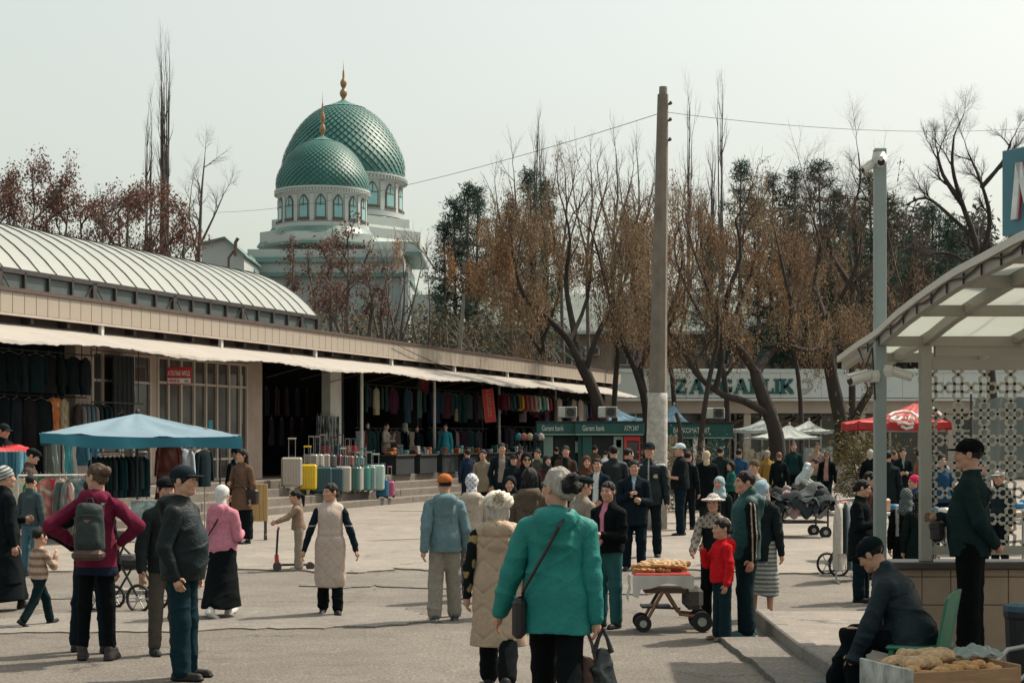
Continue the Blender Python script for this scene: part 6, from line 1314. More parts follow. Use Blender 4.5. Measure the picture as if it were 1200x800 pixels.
# bottle on the wall
e=empty('water_bottle',(kx(1092,DK),DK+.12,kz(658)),0,'tall blue water bottle on the wall cap beside the post','bottle'); q=MB(); q.lathe([(.040,0),(.043,.02),(.043,.15),(.040,.17),(.043,.19),(.043,.27),(.018,.33),(.016,.345)],14); q.build('bottle_body',mat('blue_bottle_plastic',(.12,.27,.33),.15,.1,8,.02,spec=.6,trans=.4),e,smooth=True); q=MB(); q.lathe([(.019,.34),(.019,.365)],12); q.build('cap',mat('blue_cap',(.03,.15,.3),.4),e)
# green plastic chair
def chair(loc,rz):
    e=empty('plastic_chair',loc,rz,'green plastic chair under the seated man','chair'); m=mat('green_plastic',(.02,.14,.085),.4,.08,3,.02,spec=.5); q=MB(); q.bbox((0,0,.36),(.42,.42,.03),.012); q.build('seat',m,e)
    q=MB(); q.grid(lambda u,v:Vector((-.21+.42*u,.2+.07*v-.10*math.sin(math.pi*u)*.0-.06*(1-math.sin(math.pi*u)),.37+.40*v-.05*(2*u-1)**4*v)),12,8,(0,.02,0)); q.build('backrest',m,e,auto=50)
    for sx in (-1,1):
        for sy in (-1,1): q=MB(); q.tube([(sx*.17,sy*.17,.35),(sx*.2,sy*.2,0)],[.022,.017],6); q.build('leg',m,e)
    return e
chair((kx(1074,12.3),12.2,ZS-.02),R(-112))
# bread box on a small stand
zb0=.568; e=empty('bread_stand',(2.387,10.2,0),math.atan2(.316,.949),'wooden box stand with printed plastic side at the cafe edge','stand')
mwood=mat('crate_wood',(.30,.175,.095),.7,.25,5,.2,aniso=(1,8,8)); mpl=mat('printed_plastic_film',(.33,.35,.33),.3,.7,9,.1,dirt=.5,dirtcol=(.12,.16,.16),aniso=(3,1,.6)); BW,BD,BH=.75,.58,.26
for z in (zb0-.065,zb0-.195): q=MB(); q.bbox((BW/2,.0,z),(BW,.02,.125),.004); q.build('front_board',mwood,e); q=MB(); q.bbox((BW/2,BD,z),(BW,.02,.125),.004); q.build('back_board',mwood,e)
for x,m in ((0,mpl),(BW,mwood)): q=MB(); q.bbox((x,BD/2,zb0-.12),(.022,BD+.025,.27),.004); q.build('side_board',m,e)
q=MB(); q.box((BW/2,BD/2,zb0-.1),(BW-.03,BD-.03,.02)); q.build('bottom_board',mwood,e)
for sx in (.05,BW-.05):
    for y in (.05,BD-.05): q=MB(); q.box((sx,y,(zb0-.25)/2),(.04,.04,zb0-.25)); q.build('leg',mwood,e)
M_BREAD=mat('baked_crust',(.44,.25,.10),.75,.4,30,.8,bscale=40,dirt=.8,dirtcol=(.30,.13,.045)); M_FLOUR=mat('floury_bread',(.47,.32,.185),.8,.3,34,.9,bscale=40,dirt=.85,dirtcol=(.36,.17,.06))
def loaf(loc,l,w_,h,rz,m,label,group,seed,rx=0.,name='bread_loaf',blobs=3):
    r=random.Random(seed); q=SDF(); q.rc((-l*.32,0,0),(l*.32,r.uniform(-.02,.02),0),h*.5,h*.48,.03,(1,w_/h,1)); 
    for i in range(blobs): q.el((r.uniform(-.3,.3)*l,r.uniform(-.3,.3)*w_,h*.12),(l*.16,w_*.25,h*.4),.04)
    V,Q=q.mesh(.0085,None,lambda X,Y,Z:.006*np.sin(40*X+20*Y+seed)*np.sin(37*Y+30*Z)+.004*np.sin(90*X+60*Y+seed)+.006*(1-np.abs(np.sin(26*X+14*Y+seed)))**3); o=link(name,npmesh(name,V,Q,m,smooth=True)); o.location=loc; o.rotation_euler=(rx,0,rz); tag(o,label,'bread',group)
zt2=zb0-.05; BM=Matrix.Translation(e.location)@Matrix.Rotation(e.rotation_euler.z,4,'Z')
for i,(dx,dy,dz,l,w_,h,rz,m) in enumerate(((.14,.40,.05,.27,.13,.09,30,M_FLOUR),(.20,.22,.07,.30,.14,.09,12,M_FLOUR),(.30,.42,.09,.28,.12,.08,-10,M_FLOUR),(.36,.28,.10,.26,.13,.08,25,M_FLOUR),(.10,.18,.03,.24,.12,.06,55,M_BREAD),(.30,.08,.04,.26,.10,.05,8,M_BREAD),(.50,.16,.05,.25,.11,.05,-18,M_BREAD),(.46,.40,.05,.24,.12,.06,40,M_BREAD),(.60,.30,.03,.24,.11,.05,10,M_BREAD),(.18,.07,.02,.22,.09,.045,-15,M_BREAD),(.64,.12,.03,.2,.1,.04,70,M_BREAD),(.62,.45,.03,.22,.11,.05,-30,M_FLOUR),(.42,.07,.05,.2,.09,.035,-40,M_BREAD))):
    loaf(BM@Vector((dx,dy,zt2+dz)),l,w_,h,R(rz+18),m,'floury flat loaf heaped in the wooden box' if m is M_FLOUR else 'golden flat loaf heaped in the wooden box','loaves in the wooden box',i,R((i*37)%24-12),blobs=1)
e=empty('plastic_bag',BM@Vector((.66,.36,zt2+.06)),R(20),'crumpled clear plastic bag on the bread','bag'); q=MB(); q.grid(lambda u,v:Vector((-.18+.36*u,-.07+.14*v,.03+.05*math.sin(u*3)*math.sin(v*3)+.012*math.sin(u*19+v*7)+.01*math.sin(v*23))),16,10,(0,0,-.008)); q.build('film',M_PLAST,e,auto=60)
e=empty('metal_chair',(kx(1215,11.2),11.2,ZS-.02),0,'grey tubular metal chair at the pavilion edge','chair'); q=MB(); q.tube([(-.42,0,.0),(-.36,.02,.25),(-.18,.04,.45),(.1,.05,.5)],.016,8); q.tube([(-.2,.0,.0),(-.16,.02,.2),(0,.04,.34),(.1,.05,.36)],.014,8); q.build('frame',M_CHROME,e)
e=empty('dark_bin',(kx(1203,12.6),12.7,ZS-.02),0,'dark plastic bin beside the tiled wall','bin'); q=MB(); q.lathe([(.11,0),(.13,.5),(.14,.52),(.14,.56),(.12,.57)],14); q.build('drum',M_BLACKST,e); q=MB(); q.lathe([(.145,.56),(.14,.6),(.05,.62)],14); q.build('lid',mat('blue_bin_lid',(.03,.08,.12),.5),e)
# ================================================================ the crowd
def P_(label,px,fy,ty,yaw,**k):
    d=gd(fy); s=FPX/d; return person(label,(kx(px,d),d,0),(fy-ty)/s,yaw,s,**k)
def PD(label,px,d,h,yaw,z=0.,**k): return person(label,(kx(px,d),d,z),h,yaw,FPX/d,**k)
T=dict
JN=(.018,.055,.07); NAVY=(.010,.018,.026); DJ=(.012,.022,.025)
def wpt(P,p): return P['root'].matrix_basis@Vector(p) if False else (Matrix.Translation(P['root'].location)@Matrix.Rotation(P['root'].rotation_euler.z,4,'Z')@Matrix.Scale(P['k'],4))@Vector(p)
def bag_on(P,name,label,cat,build,p,rz=0.):
    o=empty(name,wpt(P,p),P['root'].rotation_euler.z+rz,label,cat); build(o); o.scale=(P['k'],)*3; return o
def strap(P,pts,r=.012,m=None,name='strap',parent=None):
    q=MB(); inv=parent.matrix_basis.inverted() if parent else Matrix()
    q.tube([inv@Vector(wpt(P,p)) for p in pts],r*P['k']/(parent.scale[0] if parent else 1),5); return q.build(name,m or M_BLACKST,parent)
M_BAGB=mat('black_bag_leather',(.015,.014,.015),.4,.2,10,.2); M_BAGG=mat('olive_backpack_cloth',(.022,.035,.035),.8,.2,14,.3); M_BAGBR=mat('brown_bag_leather',(.07,.042,.032),.5,.2,12,.2)
def crossbody(P,label,pts,bp,size=(.2,.08,.15),m=M_BAGB,rz=0.):
    def bld(o):
        q=MB(); q.bbox((0,0,0),size,.025); q.build('pouch',m,o); q=MB(); q.bbox((0,-size[1]*.1,size[2]*.25),(size[0]*1.02,size[1]*.95,size[2]*.5),.02); q.build('flap',m,o)
    o=bag_on(P,'shoulder_bag',label,'bag',bld,bp,rz); bpy.context.view_layer.update(); strap(P,pts,.011,m,'strap',o); return o
# --- near left
st=lambda p:np.where((np.sin(p[:,2]*150+p[:,1]*60)>0)[:,None],np.array([[.42,.44,.42]]),np.array([[.10,.12,.12]])).astype(np.float32)
P_('person in long black coat with a grey striped turban by the printed scarves',6,715,545,125,top=T(col=BLK,hem=.35,flare=.05,name='coat'),bottom=T(kind='skirt',col=BLK,hem=.12,rad=.2,sole=(.4,.4,.38)),hair=None,hat=('turban',(.3,.3,.3),st),arms=('front','down'),legs='walk')
bstr=lambda p:np.where((np.sin(p[:,2]*46)>0)[:,None],np.array([[.40,.31,.25]]),np.array([[.22,.135,.095]])).astype(np.float32)
P_('small boy in a beige striped jumper eating as he walks',46,733,620,140,top=T(col=(.4,.3,.25),cf=bstr,hem=.88,name='jumper'),bottom=T(col=(.010,.024,.028),loose=.022),hair=('short',(.025,.018,.014)),arms=('down2','mouth'),legs='stride',child=.95)
PD('person in dark trousers and black jacket hidden behind the burgundy hoodie',108,15.75,1.60,170,top=T(col=BLK,hem=.8),bottom=T(col=(.012,.02,.028),loose=.02),legs='wide',arms=('hip','down'))
burg=P_('person in a burgundy hoodie with hands on hips and a green backpack',113,773,545,180,top=T(col=(.125,.014,.038),hem=.74,hood='back',name='hoodie',flare=.02,cf=lambda p:np.where((p[:,2:3]<.82)&(np.abs(p[:,0:1])<.26),np.array([[.014,.018,.035]]),np.array([[.125,.014,.038]])).astype(np.float32)),bottom=T(col=(.008,.009,.010),loose=.004,cuff=.06),shoes=(.035,.03,.03),arms=('hip','hip'),hair=('bun',(.075,.05,.035)),head=(55,0,0),glasses='clear',legs=((2,2,4),(0,0,4)))
def backpack(o):
    q=SDF(); q.rc((0,.0,-.17),(0,.0,.13),.10,.085,.05,(1.35,.85,1)); q.rc((0,.07,-.12),(0,.07,.0),.06,.05,.04,(1.6,.7,1)); V,Q=q.mesh(.012,None,wrinkles(4,.004)); link('pack',npmesh('pack',V,Q,M_BAGG,smooth=True),o)
    q=MB(); q.bbox((0,.04,-.235),(.27,.17,.09),.03); q.build('base_pocket',M_BAGBR,o); q=MB(); q.tube([(-.12,.085,.08),(-.06,.10,.11),(.06,.10,.11),(.12,.085,.08)],.006,4); q.tube([(.1,.09,.1),(.115,.1,-.05),(.1,.1,-.2)],.008,4); q.build('zip',M_RIB,o); q=MB(); q.prism([(-.03,.108,.07),(.03,.108,.07),(0,.112,.04)],(0,.006,0)); q.build('badge',mat('badge_brown',(.16,.07,.05),.6),o)
    for sx in (-1,1): q=MB(); q.tube([(sx*.09,-.02,.18),(sx*.10,-.12,.22),(sx*.11,-.26,.16),(sx*.12,-.27,-.02),(sx*.12,-.12,-.2)],.018,5); q.build('shoulder_strap',M_BAGG,o)
    q=MB(); q.tube([(-.03,0,.21),(-.02,0,.25),(.02,0,.25),(.03,0,.21)],.008,5); q.build('grab_loop',M_BAGG,o)
bag_on(burg,'backpack','dark green backpack with brown base on the burgundy hoodie','backpack',backpack,(0,.23,1.17))
fm=P_('stout person in black jacket, jeans and dark cap in profile',214,795,548,78,top=T(col=(.010,.016,.018),hem=.80,hood='back',loose=.03,m=M_SHINY,deep=.1,cf=lambda p:np.where((p[:,1:2]<-.10)&(p[:,2:3]>.9)&(p[:,2:3]<1.36)&(np.abs(p[:,0:1])<.12),np.array([[.012,.024,.030]]),np.array([[.010,.016,.018]])).astype(np.float32)),bottom=T(col=(.0095,.030,.040),loose=.02,cuff=.0),fat=.62,wid=1.08,arms=('pocket','pocket'),hair=('short',(.03,.03,.03)),hat=('cap',(.018,.024,.03)),shoes=(.02,.018,.017),legs=((1,1,3),(4,3,3)))
PD('person in a black peaked cap half hidden behind the stout person',194,15.6,1.60,30,top=T(col=(.03,.035,.036),hem=.8),bottom=T(col=(.08,.07,.06)),hat=('flat',(.012,.012,.013)),arms=('down2','down2'))
pk=P_('person in pink sweater, white headscarf and long black skirt',261,723,566,152,top=T(col=(.50,.20,.26),hem=.78,loose=.035,name='sweater',hood='back'),bottom=T(kind='skirt',col=(.009,.011,.012),hem=.13,rad=.215),hair=None,hat=('kerchief',(.55,.57,.56)),shoes=(.5,.5,.48),arms=('front','front'),head=(12,8,0),legs='walk')
crossbody(pk,'small black bag on a strap across the pink sweater',[(-.12,.05,1.42),(-.05,.165,1.25),(.06,.185,1.08),(.17,.12,.98)],(.21,.08,.93),(.16,.09,.11))
bc=P_('person in belted brown coat with long dark hair beside the plank cart',284,638,527,-28,top=T(col=(.125,.075,.05),hem=.62,flare=.03,loose=.026,name='coat',hood='collar'),bottom=T(kind='skirt',col=(.010,.012,.013),hem=.1,rad=.16),hair=('long',(.018,.014,.012)),arms=('down2','front'),head=(-22,0,0))
crossbody(bc,'black bag held by the person in the brown coat',[(-.12,-.1,1.4),(0,-.19,1.2),(.2,-.15,1.0)],(.26,-.05,.86),(.22,.12,.26))
q=MB(); q.tube([(.17*math.cos(a)*1.12,.165*math.sin(a),1.06+.01*math.sin(3*a)) for a in [i*.3142 for i in range(21)]],.02,5); q.build('belt',mat('brown_belt',(.10,.06,.04),.8),bc['root'])
PD('person in black with a pale blue scarf behind the brown coat',277,34.2,1.80,60,top=T(cf=open_front(BLK,(.2,.33,.4),.05,.08),col=BLK,hem=.8),bottom=T(col=BLK),hair=('short',(.02,.018,.016)))
# --- scooter girl
sg_=P_('girl in beige tracksuit with a ponytail standing on a scooter',350,668,577,-82,top=T(col=(.24,.17,.125),hem=.88,name='sweatshirt'),bottom=T(col=(.26,.215,.17),loose=.03,flare=1.8),hair=('pony',(.015,.013,.012)),arms=('reach','reach'),child=.55,shoes=(.4,.37,.35),lean=6)
sd=gd(668); e=empty('kick_scooter',(kx(338,sd),sd-.05,0),R(-82),'red and black three wheeled kick scooter','scooter'); q=MB(); q.bbox((0,.10,.09),(.12,.40,.03),.01); q.build('deck',M_BLACKST,e)
q=MB(); q.tube([(0,-.14,.1),(0,-.17,.25),(0,-.15,.62)],.017,8); q.build('stem',M_BLACKST,e); q=MB(); q.tube([(0,-.165,.12),(0,-.17,.24)],.032,8); q.build('steering_head',mat('scooter_red',(.45,.03,.03),.4),e); q=MB(); q.tube([(-.18,-.14,.64),(.18,-.14,.64)],.018,8); q.build('handlebar',mat('scooter_red',(.45,.03,.03),.4),e)
for x,y in ((-.11,-.16),(.11,-.16),(0,.33)): q=MB(); q.tube([(x-.02,y,.065),(x+.02,y,.065)],.065,14); q.build('wheel',M_RIB,e)
# --- quilted vest walker
dia=lambda X,Y,Z: .007*(np.maximum(1-np.abs(np.sin((Z*13+np.arctan2(X,-Y)*2.2)))*3.2,0)+np.maximum(1-np.abs(np.sin((Z*13-np.arctan2(X,-Y)*2.2)))*3.2,0))*(Z<1.02)+.006*np.maximum(1-np.abs(X)*60,0)*(Y<0)+.012*np.exp(-((Z-1.03)/.015)**2)
P_('person in long cream quilted vest over dark sleeves walking forward',387,720,567,4,top=T(col=(.012,.022,.03),loose=.006,hem=1.02,name='jumper',cf=lambda p:np.where((np.abs(p[:,2:3]-1.16)<.012)&(np.abs(p[:,0:1])>.16),np.array([[.35,.35,.34]]),np.array([[.012,.022,.03]])).astype(np.float32),over=T(col=(.42,.345,.295),hem=.36,qf=dia,name='quilted_vest')),bottom=T(col=(.009,.011,.012),loose=.02),hair=('lowbun',(.03,.02,.018)),arms=('out','out'),head=(-48,0,0),legs=((6,3,2),(-6,10,2)))
# --- centre walkers
oc=P_('person in blue grey hoodie, beige trousers and orange cap walking away',521,727,556,186,top=T(col=(.125,.20,.225),hem=.80,loose=.034,hood='back',name='hoodie'),bottom=T(col=(.26,.235,.2),loose=.03,sole=(.5,.5,.5)),hair=('short',(.02,.017,.015)),hat=('cap',(.42,.13,.04)),arms=('swingb','down2'),shoes=(.03,.05,.07),legs=((-4,4,4),(8,6,4)),head=(12,0,0))
PD('person in cream hooded jacket and flowered white headscarf walking away',553,20.8,1.56,178,top=T(col=(.42,.36,.30),hem=.7,loose=.035,hood='back'),bottom=T(col=(.1,.1,.1)),hair=None,hat=('kerchief',(.5,.5,.52),lambda p:np.where((np.sin(p[:,0:1]*90)*np.sin(p[:,2:3]*90)>.3),np.array([[.2,.26,.36]]),np.array([[.55,.55,.56]])).astype(np.float32)),legs='walk')
flo=lambda p:np.where((np.sin(p[:,1:2]*42+p[:,0:1]*30)*np.sin(p[:,2:3]*30+1)>.45),np.array([[.30,.22,.10]]),np.array([[.016,.018,.018]])).astype(np.float32)
def hexq(X,Y,Z):
    z=Z*5.2; k=np.floor(z); t=z-k; xx=X*4.2+.5*(k%2); zig=np.abs((xx-np.floor(xx))-.5); return .010*np.maximum(1-np.abs(t-.25-zig*1.0)*9,0)+.008*np.maximum(1-np.abs(xx-np.floor(xx)-.5)*12,0)*(t<.3)+.010*np.exp(-((Z-1.30)/.012)**2)
bw=P_('person in long tan padded vest, flowered sleeves and white fluffy beret',584,806,573,176,top=T(col=BLK,cf=flo,loose=.004,hem=1.02,name='flowered_blouse',over=T(col=(.36,.27,.195),hem=.40,flare=.03,hood=True,qf=hexq,name='padded_vest')),bottom=T(col=(.010,.011,.013),loose=.026),hair=('bob',(.4,.38,.36)),hat=('beret',(.62,.58,.51)),arms=('down','down'),legs='walk',wid=1.16)
q=MB(); rg2=np.random.default_rng(1); c=np.array(bw['H']((-.01,.135,.17))); dv=rg2.normal(size=(900,3)); dv/=np.linalg.norm(dv,axis=1,keepdims=True); V,Fq,cc=leaf_quads(c+dv*.045,.028,.25,0,rg2,[(.5,.42,.33),(.42,.34,.26),(.56,.5,.42)]); link('pompom',npmesh('pompom',V,Fq,M_HAIR,col=cc),bw['root'])
tl=PD('person in bright teal jacket with grey hair in a black scrunchie walking away',652,10.9,1.80,174,top=T(col=(.013,.165,.15),hem=.72,loose=.036,flare=.02,hood='back',m=M_SHINY,name='rain_jacket',wr=.0055),bottom=T(col=(.007,.008,.009),loose=.02),hair=('lowbun',(.30,.28,.25)),arms=('out','bag'),head=(42,4,0),legs='walk',wid=1.06,glasses='clear')
q=SDF(); q.el((0,.128,.15),(.052,.046,.05),.01); q.el((.035,.145,.125),(.034,.034,.036),.008); q.el((-.035,.145,.13),(.034,.034,.036),.008); q.el((0,.15,.185),(.036,.034,.034),.008); q.el((0,.165,.13),(.036,.032,.036),.008)
V,Q=q.mesh(.0062,None,lambda X,Y,Z:.006*np.sin(120*X+60*Z)*np.sin(110*Y+80*Z)+.003*np.sin(260*Z+150*X)); link('scrunchie',npmesh('scrunchie',tl['H'](V),Q,M_HAIR,smooth=True,col=np.tile(np.array([[.007,.008,.009]],np.float32),(len(V),1))),tl['root'])
crossbody(tl,'black shoulder bag slung across the teal jacket',[(-.10,.02,1.45),(-.085,.15,1.42),(-.03,.215,1.33),(.04,.205,1.2),(.12,.19,1.06),(.185,.13,.95),(.2,.08,.88)],(.215,.06,.78),(.08,.2,.24),M_BAGB)
hw=tl['AR'][1][2]
def tote(o):
    q=SDF(); q.rc((0,0,-.36),(0,0,-.13),.095,.045,.05,(1.15,.7,1)); V,Q=q.mesh(.011,None,wrinkles(8,.011)); link('sack',npmesh('sack',V,Q,mat('black_plastic_sack',(.009,.016,.018),.35,.2,8,.3,spec=.5),smooth=True),o)
    for sx in (-1,1): q=MB(); q.tube([(sx*.055,0,-.12),(sx*.03,0,-.04),(0,.0,.03)],[.018,.012,.010],6); q.build('handle',M_BAGB,o)
bag_on(tl,'carrier_bag','black plastic carrier bag hanging from the hand of the teal jacket','bag',tote,(hw[0]-.045,hw[1],hw[2]-.09),R(20))
def tote2(o):
    q=SDF(); q.rc((0,0,-.36),(0,0,-.18),.075,.04,.05,(1.2,.8,1)); V,Q=q.mesh(.011,None,wrinkles(9,.01)); link('sack',npmesh('sack',V,Q,mat('brown_print_bag',(.06,.03,.025),.6,.6,26,.2,dirt=.5,dirtcol=(.14,.07,.05)),smooth=True),o)
    for sx in (-1,1): q=MB(); q.tube([(sx*.06,0,-.18),(sx*.035,0,-.06),(0,.0,.03)],.011,6); q.build('handle',M_BAGBR,o)
bag_on(tl,'cloth_bag','brown printed cloth bag beside the black carrier bag','bag',tote2,(hw[0]+.055,hw[1]+.02,hw[2]-.09))
# --- centre crowd
PD('person in dark hood facing this way behind the white beret',598,22,1.48,-8,top=T(col=(.015,.02,.022),hem=.8),hair=None,hat=('hijab',(.018,.022,.024)),arms=('front','front'))
PD('person in brown hooded coat seen from behind beside the teal jacket',621,19,1.67,172,top=T(col=(.10,.078,.06),hem=.7,loose=.035,hood='back'),hair=('bob',(.02,.016,.014)),legs='walk')
PD('person in black headscarf and sunglasses facing this way',617,27,1.75,5,top=T(col=(.012,.014,.015),hem=.5),hair=None,hat=('hijab',(.012,.013,.014)),glasses='sun',arms=('front','down'))
PD('person in dark suit jacket over a beige shirt near the cash machine',588,39,1.88,4,top=T(cf=open_front((.013,.022,.027),(.24,.20,.165),.09,.06,.9,1.45),col=BLK,hem=.8),bottom=T(col=(.01,.014,.018)),hair=('short',(.015,.013,.012)),arms=('pocket','pocket'))
PD('small person in dark cap beside the suit jacket',602,38,1.62,-10,top=T(col=(.018,.022,.024)),hat=('cap',(.02,.022,.025)))
PD('bearded person in brown jacket standing before the single door bank booth',663,38,1.82,-6,top=T(cf=open_front((.055,.035,.028),(.015,.018,.018),.04,.06),col=BLK,hem=.82),hair=('short',(.016,.013,.011)))
PD('person in brown headscarf between two jackets at the booth',687,31,1.66,8,top=T(col=(.02,.026,.024),hem=.6),hair=None,hat=('hijab',(.075,.035,.022)),arms=('front','front'))
PD('young person in open navy jacket over a white shirt',700,29,1.64,-18,top=T(cf=open_front((.012,.022,.032),(.5,.52,.52),.04,.055,.86,1.42),col=BLK,hem=.82),bottom=T(col=(.02,.03,.04)),hair=('short',(.014,.012,.011)),head=(8,0,0))
PD('person in beige jacket and dark cap with hand to face beside the teal jacket',683,18.7,1.55,120,top=T(col=(.24,.205,.165),hem=.8,loose=.03),bottom=T(col=(.03,.04,.05)),hair=('short',(.03,.03,.03)),hat=('flat',(.014,.02,.022)),arms=('mouth','down'))
bj=PD('person in short black jacket over a pink top and green trousers',713,17.8,1.51,-38,top=T(cf=open_front((.008,.009,.010),(.50,.18,.26),.02,.035,.98,1.40),col=BLK,hem=.88,loose=.034),bottom=T(col=(.022,.085,.09),loose=.022),hair=('pony',(.022,.015,.012)),arms=('front','pocket'),head=(10,0,0))
PD('broad person in black leather jacket seen from behind at the booths',719,33,1.84,176,top=T(col=(.011,.018,.020),hem=.8,m=M_SHINY,loose=.03),wid=1.12,hair=('short',(.012,.011,.011)))
PD('person in dark jacket looking sideways by the red framed door',736,35,1.78,115,top=T(col=(.014,.02,.022)),hair=('short',(.012,.011,.011)))
PD('person in black using the single door bank booth',652,56,1.72,180,top=T(col=(.012,.015,.016)),hair=('short',(.012,.011,.011))); PD('person in olive brown leaning towards the booth counter',697,55,1.78,140,top=T(col=(.07,.05,.03)),hair=('short',(.014,.012,.011))); PD('person in white shirt bending at the booth counter',708,54,1.66,170,top=T(col=(.42,.45,.46)),hair=('short',(.014,.012,.011)),lean=25)
ch=P_('person in dark suit holding one hand on the chest',743,668,540,-6,top=T(cf=open_front((.013,.020,.028),(.25,.33,.38),.0,.035,1.2,1.45),col=BLK,hem=.70,loose=.03),bottom=T(col=(.010,.017,.026),loose=.02),hair=('short',(.013,.011,.010)),arms=('front','chest'),wid=1.08)
unif=lambda p:np.where((np.abs(p[:,0:1])<.007)&(p[:,1:2]<0),np.array([[.35,.36,.34]]),np.where((np.abs(p[:,0:1]-.1)<.028)&(np.abs(p[:,2:3]-1.22)<.028)&(p[:,1:2]<0),np.array([[.36,.33,.2]]),np.where((np.abs(p[:,2:3]-1.39)<.012)&(np.abs(p[:,0:1])>.1),np.array([[.3,.32,.31]]),np.array([[.012,.019,.023]])))).astype(np.float32)
PD('guard in dark uniform jacket and peaked cap beside the concrete pole',761,28.3,1.90,-8,top=T(col=BLK,cf=unif,hem=.78,m=M_SHINY,loose=.03),bottom=T(col=(.012,.016,.018)),hat=('cap',(.012,.02,.024)),hair=('short',(.014,.012,.011)),wid=1.1,arms=('down','pocket'))
# --- right of the pole
P_('person in black short sleeved shirt and white cap in profile',797,628,520,-78,top=T(col=(.014,.017,.018),hem=.86,sleeve=.55,loose=.03,name='shirt'),bottom=T(col=(.010,.02,.028),loose=.024),hat=('cap',(.42,.50,.52)),hair=('short',(.014,.012,.011)),arms=('front','front'),fat=.25,legs='stand2')
PD('person in black half hidden behind the white cap',806,37,1.70,150,top=T(col=(.013,.015,.017)),hair=('short',(.014,.012,.011)))
P_('person in long black coat with a cream headscarf seen from behind',828,613,527,172,top=T(col=(.008,.009,.010),hem=.34,loose=.05,flare=.06,name='coat'),bottom=T(col=BLK),hair=None,hat=('kerchief',(.42,.34,.23)),legs='walk2',wid=1.1,arms=('fold','fold'))
PD('person in dark checked jacket behind the black coat',844,43.5,1.77,150,top=T(col=(.02,.028,.03)),hair=('short',(.014,.012,.011)))
PD('child in green top looking aside by the cash withdrawal booth',857,41,1.42,-80,top=T(col=(.02,.10,.085)),hair=('bob',(.012,.011,.011)),child=.3,arms=('front','front'))
PD('person in brown knit cap and pale blouse behind the green padded vest',884,27,1.63,-40,top=T(col=(.33,.28,.25),hem=.75),bottom=T(kind='skirt',col=(.05,.05,.05)),hair=('short',(.05,.04,.03)),hat=('beanie',(.10,.07,.045)))
PD('girl in pale blue headscarf behind the sun hat',843,24.5,1.42,-30,top=T(col=(.02,.024,.024),hem=.6),hair=None,hat=('hijab',(.28,.38,.40)))
sh=PD('bread seller in white sun hat and dark apron leaning on the cart',836,18.1,1.37,-20,top=T(col=(.24,.21,.18),hem=.8,loose=.024,cf=lambda p:np.where((p[:,1:2]<-.04)&(np.abs(p[:,0:1])<.13)&(p[:,2:3]<1.28),np.array([[.018,.022,.022]]),np.where(np.sin(p[:,0:1]*70)*np.sin(p[:,2:3]*70)>.2,np.array([[.12,.1,.09]]),np.array([[.3,.26,.22]]))).astype(np.float32)),bottom=T(col=(.012,.016,.017),loose=.02),hair=('bob',(.03,.025,.02)),hat=('sunhat',(.5,.46,.42),lambda p:np.where(np.sin(p[:,0:1]*110)*np.sin(p[:,1:2]*110)>.35,np.array([[.2,.17,.15]]),np.array([[.5,.46,.42]])).astype(np.float32)),arms=('down2','push'),legs='stand2')
gv=P_('tall person in green padded vest with striped black sleeves in profile',874,746,553,-80,top=T(col=BLK,loose=.018,hem=.95,name='tracksuit_top',cf=lambda p:np.where((np.abs(np.abs(p[:,1:2]-.005)-.022)<.006)&(np.abs(p[:,0:1])>.2),np.array([[.42,.34,.27]]),np.array([[.012,.013,.014]])).astype(np.float32),over=T(col=(.012,.055,.058),hem=.80,name='padded_vest',hood=True)),bottom=T(col=(.012,.026,.032),loose=.028,flare=1.5),hair=('short',(.03,.014,.014)),arms=('down','down'),shoes=(.05,.12,.13),legs='stand2')
PD('person with pale blue hood and striped skirt behind the green padded vest',893,18.6,1.50,150,top=T(col=(.02,.026,.028),hem=.72,hood='back'),bottom=T(kind='skirt',col=(.2,.21,.2),hem=.3,rad=.17,cf=lambda p:np.where(np.sin(p[:,2:3]*120)>0,np.array([[.34,.35,.33]]),np.array([[.1,.12,.12]])).astype(np.float32)),hair=None,hat=('kerchief',(.25,.36,.42)))
rg=P_('girl in bright red jacket eating beside the bread cart',846,750,613,-70,top=T(col=(.50,.012,.018),hem=.84,loose=.034,hood='back',wr=.009),bottom=T(col=(.012,.03,.04),loose=.03,flare=1.6),hair=('lowbun',(.03,.02,.016)),arms=('down2','mouth'),child=.7,shoes=(.16,.12,.1))
